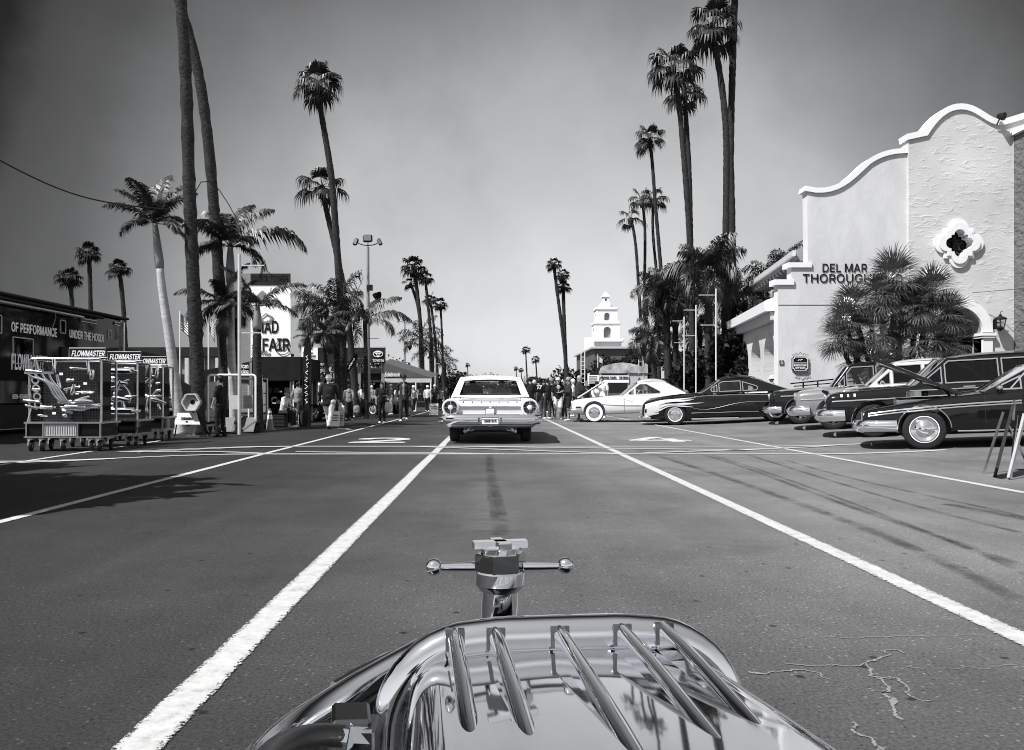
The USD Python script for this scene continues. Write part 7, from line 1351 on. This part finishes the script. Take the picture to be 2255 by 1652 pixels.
def grey_tent():
    Y = 52.0; s = Y / FOCAL; X = lambda p: (p - VX) * s; Z = lambda p: EYE - (p - VY) * s; t = thing('grey_tent', 'grey sloping market tent with white script near the far palms', 'tent', (0, Y, 0))
    part('roof', MB().add([(X(839), 0, Z(796)), (X(950), 0, Z(832)), (X(950), 6, Z(832) + .4), (X(839), 6, Z(796) + .4), (X(839), 0, Z(832)), (X(845), 0, Z(833))], [(0, 4, 1), (0, 1, 2), (0, 2, 3)]), M['canvas_grey'], t); part('valance', MB().box(((X(839) + X(950)) / 2, -.02, Z(838)), (X(950) - X(839), .04, 9 * s)), M['pale'], t); part('lettering', MB().text('Edelbrock', 8 * s, basis((X(846), -.06, Z(829)), (1, 0, 0), (.2, 0, 1), (0, -1, 0)), .02, True, 34 * s), M['white'], t)
    for a in (841, 880, 915, 948): part('pole', MB().bar((X(a), 0, -.1), (X(a), 0, Z(836)), .07), M['trim'], t)
    part('counter', MB().box((X(880), 1, .5), (3.2, .6, 1.1)), M['mid'], t)
grey_tent()
# stall interiors: shelves of parts seen as dark clutter with bright bits
def stall(label, px0, px1, Y, H, seed):
    s = Y / FOCAL; rg = np.random.default_rng(seed); x0, x1 = (px0 - VX) * s, (px1 - VX) * s; p = gp((px0 + px1) / 2, Y); W = x1 - x0; t = thing('parts_stall', label, 'stall', p)
    part('frame', MB().bar((-W / 2, 0, 0), (-W / 2, 0, H), .06).bar((W / 2, 0, 0), (W / 2, 0, H), .06).bar((-W / 2, 0, H), (W / 2, 0, H), .06), M['steel'], t); part('back', MB().box((0, .9, H / 2), (W, .05, H)), M['black'], t); part('roof', MB().add([(-W / 2 - .2, -.3, H), (W / 2 + .2, -.3, H), (W / 2 + .2, 1.5, H), (-W / 2 - .2, 1.5, H), (0, .6, H + .12)], [(0, 1, 4), (1, 2, 4), (2, 3, 4), (3, 0, 4)]), M['canvas_black'], t)
    for z in (.75, 1.25, 1.75):
        if z < H: sh = part('shelf', MB().box((0, .45, z), (W, .8, .04)), M['dark'], t)
        for k in range(int(W * 3.2)):
            x = -W / 2 + .15 + (W - .3) * rg.uniform(); m = M[('chrome', 'pale', 'mid', 'steel', 'white')[rg.integers(5)]]; q = rg.integers(3)
            if q == 0: mb = MB().lathe([(0, 0), (.09, 0), (.1, .06), (.07, .2), (.02, .24), (0, .24)], 10, (x, .2, z + .02))
            elif q == 1: mb = MB().box((x, .25, z + .13), (rg.uniform(.12, .3), .2, rg.uniform(.12, .26)), ch=.02)
            else: mb = MB().lathe([(.1, -.04), (.16, -.05), (.18, 0), (.16, .05), (.1, .04)], 14, (x, .2, z + .2), rotm(pi / 2, 0, 0))
            if z < H: part('goods', mb, m, t, smooth=40)
stall('parts stall with shelves of bright fittings behind the tall feather flag', 676, 735, 42.5, 2.0, 1); stall('parts stall behind the walking man', 742, 800, 47.5, 1.95, 2); stall('parts stall behind the woman in black', 806, 846, 49, 1.95, 3); stall('parts stall under the black canopy', 572, 640, 34.5, 2.1, 4)
t_, s_, w_, z_ = block('grandstand', 'long grey grandstand with a dark roof edge behind the flags', 'building', 265, 565, 772, 64, 10, M['grey'], M['dark'])
part('fascia', MB().box((0, -5.2, z_ - .25), (w_ + .6, .5, .5)), M['dark'], t_)
for i in range(9): part('column', MB().box((-w_ / 2 + .6 + i * (w_ - 1.2) / 8, -5.25, z_ / 2 - .3), (.3, .3, z_ - .6)), M['pale'], t_)
for i in range(8): part('opening', MB().box((-w_ / 2 + 1.2 + (i + .2) * (w_ - 1.2) / 8, -5.02, 1.6), (w_ / 8 - .9, .06, 2.2)), M['dark'], t_)
def tent_peak():
    p = gp(372, 40); s = 40 / FOCAL; t = thing('dark_tent', 'dark peaked tent behind the white palm trunk', 'tent', p); h = EYE + 35 * s - p[2]; w = 60 * s
    part('roof', MB().add([(-w / 2, 0, h - .75), (w / 2, 0, h - .75), (w / 2, 3, h - .75), (-w / 2, 3, h - .75), (0, 1.5, h)], [(0, 1, 4), (1, 2, 4), (2, 3, 4), (3, 0, 4)]), M['canvas_black'], t); part('valance', MB().box((0, 0, h - .95), (w, .04, .4)), M['canvas_black'], t); part('lettering', MB().text('BA', .2, basis((-.35, -.04, h - 1.05), (1, 0, 0), (0, 0, 1), (0, -1, 0)), .02, True), M['white'], t)
    for x in (-1, 1): part('pole', MB().bar((x * (w / 2 - .05), .05, 0), (x * (w / 2 - .05), .05, h - .7), .05), M['steel'], t)
tent_peak()
def van():
    st = [(-2.2, .5, .95, .98, .80), (-2.1, .4, 1.02, 1.06, .88), (0, .35, 1.02, 1.06, .92), (1.6, .36, .98, 1.02, .90), (2.1, .42, .90, .92, .84), (2.15, .5, .84, .86, .8)]
    c = Car('pickup', 'pale pickup parked behind the third cart and the white palm trunk', gp(352, 36), rad(-70), st, 'gloss_grey', 1.35, -1.3, .36, K=1.05, style='cap', anchor=(0, 0)); c.finish(1.05, 1.62, -.75, -.65, .35, .85, .82, .68, gl='dark_glass', roofm='gloss_white'); c.bumper(2.25, .5, .85, 1, .08)
    c.P('grille', MB().box((2.16, 0, .75), (.04, 1.1, .22), ch=.02), 'steel')
    for sd in (1, -1): c.lamp('headlight', (2.14, sd * .66, .78), .09, .1)
van()
# food stand across the street
M['mural'] = mat('mural', .34, .8, var=.55, scale=1.6, detail=3)
def food_stand():
    Y = 58.0; s = Y / FOCAL; X = lambda p: (p - VX) * s; Z = lambda p: EYE - (p - VY) * s; t = thing('food_stand', 'white food stand with an arched painted roof board and striped menu signs', 'stall', (0, Y, 0)); y = 0
    part('counter', MB().box(((X(1296) + X(1424)) / 2, .8, .6), (X(1424) - X(1296), 1.6, 1.2)), M['mid'], t); part('back_wall', MB().box(((X(1320) + X(1424)) / 2, 2.2, 1.6), (X(1424) - X(1320), .1, 3)), M['dark'], t)
    arch = Polygon([(X(1318), Z(822)), (X(1322), Z(812))] + [(X(1322 + 96 * k), Z(812 - 15 * math.sin(pi * (.12 + .78 * k)) + 2)) for k in np.linspace(.05, 1, 12)] + [(X(1420), Z(800)), (X(1425), Z(803)), (X(1426), Z(822))]); part('roof_board', MB().poly(arch, .2, basis((0, .1, 0), (1, 0, 0), (0, 0, 1), (0, -1, 0))), M['mural'], t)
    bl = MB(); rg = np.random.default_rng(2)
    for k in range(22): bl.tm(m3.Manifold.cylinder(.02, .16 + .2 * rg.uniform(), -1, 7).rotate((90, 0, 0)), None, (X(1330 + 90 * rg.uniform()), -.11, Z(815 - 9 * rg.uniform())))
    part('side_panel', MB().box(((X(1384) + X(1425)) / 2, .05, (Z(824) + Z(860)) / 2), (X(1425) - X(1384), .1, Z(824) - Z(860))), M['pale'], t); part('picture', MB().poly(Polygon([(X(1398), Z(856)), (X(1404), Z(836)), (X(1407), Z(830)), (X(1411), Z(838)), (X(1416), Z(856))]), .02, basis((0, -.02, 0), (1, 0, 0), (0, 0, 1), (0, -1, 0))), M['mid'], t)
    for a, b, p0, p1 in ((1293, 1318, 826, 845), (1320, 1384, 827, 836), (1320, 1384, 837, 843)): part('menu_sign', MB().box(((X(a) + X(b)) / 2, -.05, (Z(p0) + Z(p1)) / 2), (X(b) - X(a), .06, Z(p0) - Z(p1))), M['white'], t)
    part('lettering', MB().text('FUNNEL CAKES', 5 * s, basis((X(1324), -.1, Z(834)), (1, 0, 0), (0, 0, 1), (0, -1, 0)), .02, True, 32 * s), M['dark'], t); part('lettering', MB().text('ICE CREAM', 5 * s, basis((X(1362), -.1, Z(834)), (1, 0, 0), (0, 0, 1), (0, -1, 0)), .02, True, 20 * s), M['dark'], t)
    sm = MB()
    for i in range(5): sm.box((X(1305), -.09, Z(829 + 3.4 * i)), (18 * s, .02, 1.3 * s))
    part('small_print', sm, M['grey'], t)
    for a in (1296, 1322, 1384, 1424): part('post', MB().bar((X(a), .1, 0), (X(a), .1, Z(822)), .12), M['trim'], t)
food_stand()
def ladder_sign():
    Y = 64.0; s = Y / FOCAL; p = gp(1283, Y); t = thing('signal_stand', 'white lattice stand with two uprights left of the turret', 'frame', p); h = EYE + 95 * s
    for x in (-4, 4): part('upright', MB().bar((x * s, 0, 0), (x * s, 0, h), .06), M['trim'], t)
    for k in range(9): part('rung', MB().bar((-4 * s, 0, h * (.3 + .075 * k)), (4 * s, 0, h * (.3 + .075 * k)), .04), M['trim'], t)
ladder_sign()
def easel():
    p = on_ground(2190, 1052); t = thing('easel_sign', 'dark display board leaning on an easel at the right edge', 'sign board', p)
    a, b = np.array([0, 0, .02]), np.array([.36, .25, .80]); part('board', MB().bar(a, b, .55, .035, up=(1, -.5, 0)), M['dark'], t); part('rim', MB().bar(a + (-.005, -.28, 0), b + (-.005, -.28, 0), .03, .05), M['steel'], t)
    for q, w in (((.16, -.06, 0), (.34, .10, .78)), ((.85, .55, 0), (.33, .27, .66)), ((.16, .5, 0), (.36, .4, .82)), ((.46, .35, .72), (.40, .24, .98))): part('leg', MB().bar(q, w, .028), M['steel'], t)
    t = thing('show_board', 'second dark show board standing behind the easel at the right edge', 'sign board', p + (1.05, .8, 0)); part('panel', MB().box((.3, .1, .55), (.75, .03, 1.0), R=rotm(-.12, 0, 0)), M['black'], t); part('post', MB().bar((-.05, 0, 0), (-.03, .1, 1.1), .03), M['steel'], t); part('post', MB().bar((.6, 0, 0), (.62, .1, 1.1), .03), M['steel'], t); part('foot', MB().box((.1, -.15, .02), (.7, .4, .03)), M['black'], t)
easel()
def cable(label, pts, Y, r): single('cable', MB().tube(spline([at(a, b, y) for (a, b), y in zip(pts, Y)], 24), r, 5), M['black'], label, 'cable')
cable('overhead cable sagging from the left edge to the white trunked palm', ((-40, 332), (60, 385), (170, 430), (300, 455), (372, 462)), (20, 20.6, 21.3, 22, 22.5), .02); cable('overhead cable between the palm clump and the banner tower', ((425, 432), (470, 405), (560, 560), (640, 625), (720, 672), (800, 610)), (24, 26, 30, 36, 40, 44), .015); cable('thin cable crossing the return wall of the office at the right edge', ((2140, 645), (2200, 640), (2260, 632), (2330, 618)), (32.7, 32.3, 27.6, 25), .012)
# ------------------------------------------------------------------ the chrome nose of the roadster the viewer sits in
def roadster_nose():
    psi = rad(5.97); U = np.array([math.cos(psi), math.sin(psi), 0]); D = np.array([-math.sin(psi), math.cos(psi), -.0785]); N = np.cross(U, D)
    O = np.array([.108, 1.262, .672]); L = lambda u, d, n: O + U * u + D * d + N * n          # u across, d forward, n up, from the middle of the hoop
    base = np.array([O[0], O[1], 0.0]); t = thing('roadster', 'chrome nose of the open roadster the viewer sits in, with ribbed bonnet and filler cap', 'car', base); W = lambda u, d, n: L(u, d, n) - base
    r = .029; hw, cr = .268, .135
    hoop = [W(-hw - .012, 0, -.62), W(-hw - .008, 0, -.40)] + [W(-hw + cr - cr * math.cos(a), 0, -cr + cr * math.sin(a)) for a in np.linspace(0, pi / 2, 12)] + [W(x, 0, .004 * math.cos(x * 6)) for x in np.linspace(-.1, .1, 7)] + [W(hw - cr + cr * math.sin(a), 0, -cr + cr * math.cos(a)) for a in np.linspace(0, pi / 2, 12)] + [W(hw + .008, 0, -.40), W(hw + .012, 0, -.62)]
    part('shell_hoop', MB().tube(spline(hoop, 90), r, 24), M['chrome'], t, smooth=60)
    def section(k, drop, n=46):                  # rounded top and nearly upright sides of the bonnet
        h, c = .240 * k, .060; pts = [(-h - .02, -.5)] + [(-h - .012, -.36), (-h - .006, -.24)] + [(-h + c - c * math.cos(a), -c + c * math.sin(a)) for a in np.linspace(0, pi / 2, 12)] + [(x, .010 * (1 - (x / (h - c)) ** 2)) for x in np.linspace(-h + c, h - c, 13)[1:-1]] + [(h - c + c * math.sin(a), -c + c * math.cos(a)) for a in np.linspace(0, pi / 2, 12)] + [(h + .006, -.24), (h + .012, -.36), (h + .02, -.5)]
        return [(a, b - .026 - drop) for a, b in pts]
    S = np.linspace(-.012, .92, 40); G = np.array([[W(a, -s, b) for a, b in section(1 + .10 * s, .012 * (s / .9) ** 2)] for s in S]); part('bonnet', MB().grid(G), M['chrome_hood'], t, smooth=True)
    part('bonnet_lining', MB().grid(np.array([[W(a * .985, -s, b - .006) for a, b in section(1 + .10 * s, .012 * (s / .9) ** 2)] for s in S])[:, ::-1]), M['black'], t, smooth=True)
    part('radiator', MB().box(W(0, .004, -.30), (.48, .03, .52), R=np.stack([U, D / np.linalg.norm(D), N], 1)), M['black'], t)
    for u0, s in zip((-.169, -.107, -.008, .090, .157), (.355, .415, .54, .46, .38)):
        c = []                                    # flat topped rib: leaves its socket on the hoop and sinks into the bonnet
        for k in np.linspace(0, 1, 12):
            d = -.02 - (s - .02) * k; nz = .010 * (1 - k) ** .7 - .040 * k ** 1.3; w = .0115
            top = [(w * math.cos(q), .012 * math.sin(q)) for q in np.linspace(0, pi, 11)] + [(-w, -.03), (w, -.03)]
            c.append([W(u0 + a, d, nz + b) for a, b in top])
        part('rib', MB().add(*loft(c)), M['chrome'], t, smooth=50)
        part('rib_socket', MB().add(*loft([[W(u0 + a * .0145, d, b) for a, b in ((-1, .0205), (1, .0205), (1, -.012), (-1, -.012))] for d in (-.012, -.030)])), M['steel_dark'], t)
    # filler neck with a T handle, standing on the radiator in front of the hoop
    C = np.array([.0125, 1.40, 0]); z = lambda py: EYE - (py - VY) / FOCAL * 1.40; k = 1.40 / FOCAL; b0 = np.array([C[0], C[1], 0]) - base
    part('filler_neck', MB().lathe([(0, .50), (41 * k, .50), (42 * k, z(1352)), (40 * k, z(1300)), (43 * k, z(1297))], 32, b0), M['chrome'], t, smooth=40)
    part('filler_collar', MB().lathe([(43 * k, z(1300)), (52 * k, z(1290)), (55 * k, z(1284)), (55 * k, z(1258)), (53 * k, z(1254)), (0, z(1253))], 24, b0), M['chrome'], t, smooth=25)
    hexa = MB().lathe([(0, z(1253)), (57 * k, z(1253)), (57 * k, z(1220)), (52 * k, z(1217)), (0, z(1217))], 6, b0, rotm(0, 0, .25)); cap = part('filler_cap', hexa, M['gloss_black_metal'], t)
    part('cap_ring', MB().lathe([(0, z(1218)), (43 * k, z(1218)), (43 * k, z(1206)), (38 * k, z(1204)), (0, z(1204))], 24, b0), M['chrome'], cap, smooth=30)
    wn = MB()
    for a in (.35, .35 + pi / 2): wn.box(b0 + (0, 0, (z(1207) + z(1190)) / 2), (122 * k if a < 1 else 80 * k, 30 * k, z(1190) - z(1207)), R=rotm(0, 0, a - .35 + (.18 if a < 1 else .3)), ch=.0015)
    part('cap_wing', wn, M['chrome'], cap, smooth=20)
    dx = np.array([math.cos(.06), math.sin(.06), 0]); hz = z(1247)
    for sd, l in ((-1, 140), (1, 140)):
        h = part('handle', MB().tube([b0 + dx * sd * 50 * k + (0, 0, hz), b0 + dx * sd * 92 * k + (0, 0, hz), b0 + dx * sd * l * k + (0, 0, hz)], [10.5 * k, 10 * k, 8.5 * k], 18), M['chrome'], t, smooth=50)
        part('knob', MB().ball(b0 + dx * sd * (l + 5) * k + (0, 0, hz), 18.5 * k, 3), M['chrome'], h, smooth=True)
    # left headlamp shell, bracket and hose beside the bonnet
    a = np.linspace(0, 1, 22); P_ = lambda px, py, Y: at(px, py, Y) - base
    fp = spline([P_(925, 1436, 1.37), P_(850, 1478, 1.32), P_(770, 1524, 1.27), P_(680, 1580, 1.20), P_(608, 1632, 1.12), P_(560, 1690, 1.03), P_(540, 1790, .95)], 30)
    part('lamp_shell', MB().tube(fp, np.interp(np.linspace(0, 1, 30), [0, .5, 1], [.024, .022, .020]), 18), M['chrome'], t, smooth=60)
    G = []
    for i, q in enumerate(fp):
        inner = q + np.array([.10, .03, -.10]); G.append([q + (inner - q) * f + np.array([0, 0, .018 * math.sin(pi * f)]) for f in np.linspace(0.1, 1, 7)])
    part('lamp_bowl', MB().grid(np.array(G)), M['gloss_black_metal'], t, smooth=True)
    part('lamp_hood', MB().tube(spline([P_(900, 1436, 1.39), P_(845, 1462, 1.36), P_(790, 1490, 1.33), P_(740, 1520, 1.30)], 12), .016, 10), M['gloss_black_metal'], t, smooth=60)
    hp = spline([P_(752, 1622, .92), P_(700, 1618, .90), P_(640, 1632, .86), P_(590, 1665, .80), P_(560, 1720, .74)], 24); part('hose', MB().tube(hp, .0125, 14), M['hose'], t, smooth=60)
    part('hose_fitting', MB().tube([P_(745, 1621, .92), P_(768, 1624, .92)], .0135, 6).tube([P_(766, 1624, .92), P_(800, 1626, .93)], .018, 6), M['chrome'], t); part('valve_block', MB().box(P_(772, 1590, .95), (.045, .05, .028), R=rotm(.1, .05, .2), ch=.004).box(P_(752, 1578, .96), (.02, .03, .016), ch=.003).box(P_(812, 1655, .94), (.02, .05, .07), ch=.003), M['steel_dark'], t)
    part('cowl_bolt', MB().box(W(.243, -.485, -.03), (.030, .022, .010), R=rotm(0, .5, .1), ch=.003).ball(W(.252, -.53, -.05), .014, 2), M['gloss_black_metal'], t)
    # frame rails, axle and front wheels that carry it
    for sd in (-1, 1):
        part('frame_rail', MB().bar(W(sd * .33, -1.2, -.36), W(sd * .28, .12, -.30), .05, .10), M['gloss_black'], t)
    part('cowl', MB().add(*loft([[W(x_, d_, z_) for x_, z_ in ((-.30, -.05), (.30, -.05), (.42, -.18), (.46, -.48), (-.46, -.48), (-.42, -.18))] for d_ in (-.93, -1.0)])), M['gloss_black'], t)
M['chrome_hood'] = mat('chrome_hood', .80, .045, 1.0, bump=.05, bscale=6, bdist=.006); M['steel_dark'] = mat('steel_dark', .16, .25, 1.0); M['gloss_black_metal'] = mat('gloss_black_metal', .03, .08, .6, coat=1.0); M['hose'] = mat('hose', .012, .35)
roadster_nose()
stage.SetDefaultPrim(stage.GetPrimAtPath('/World'))
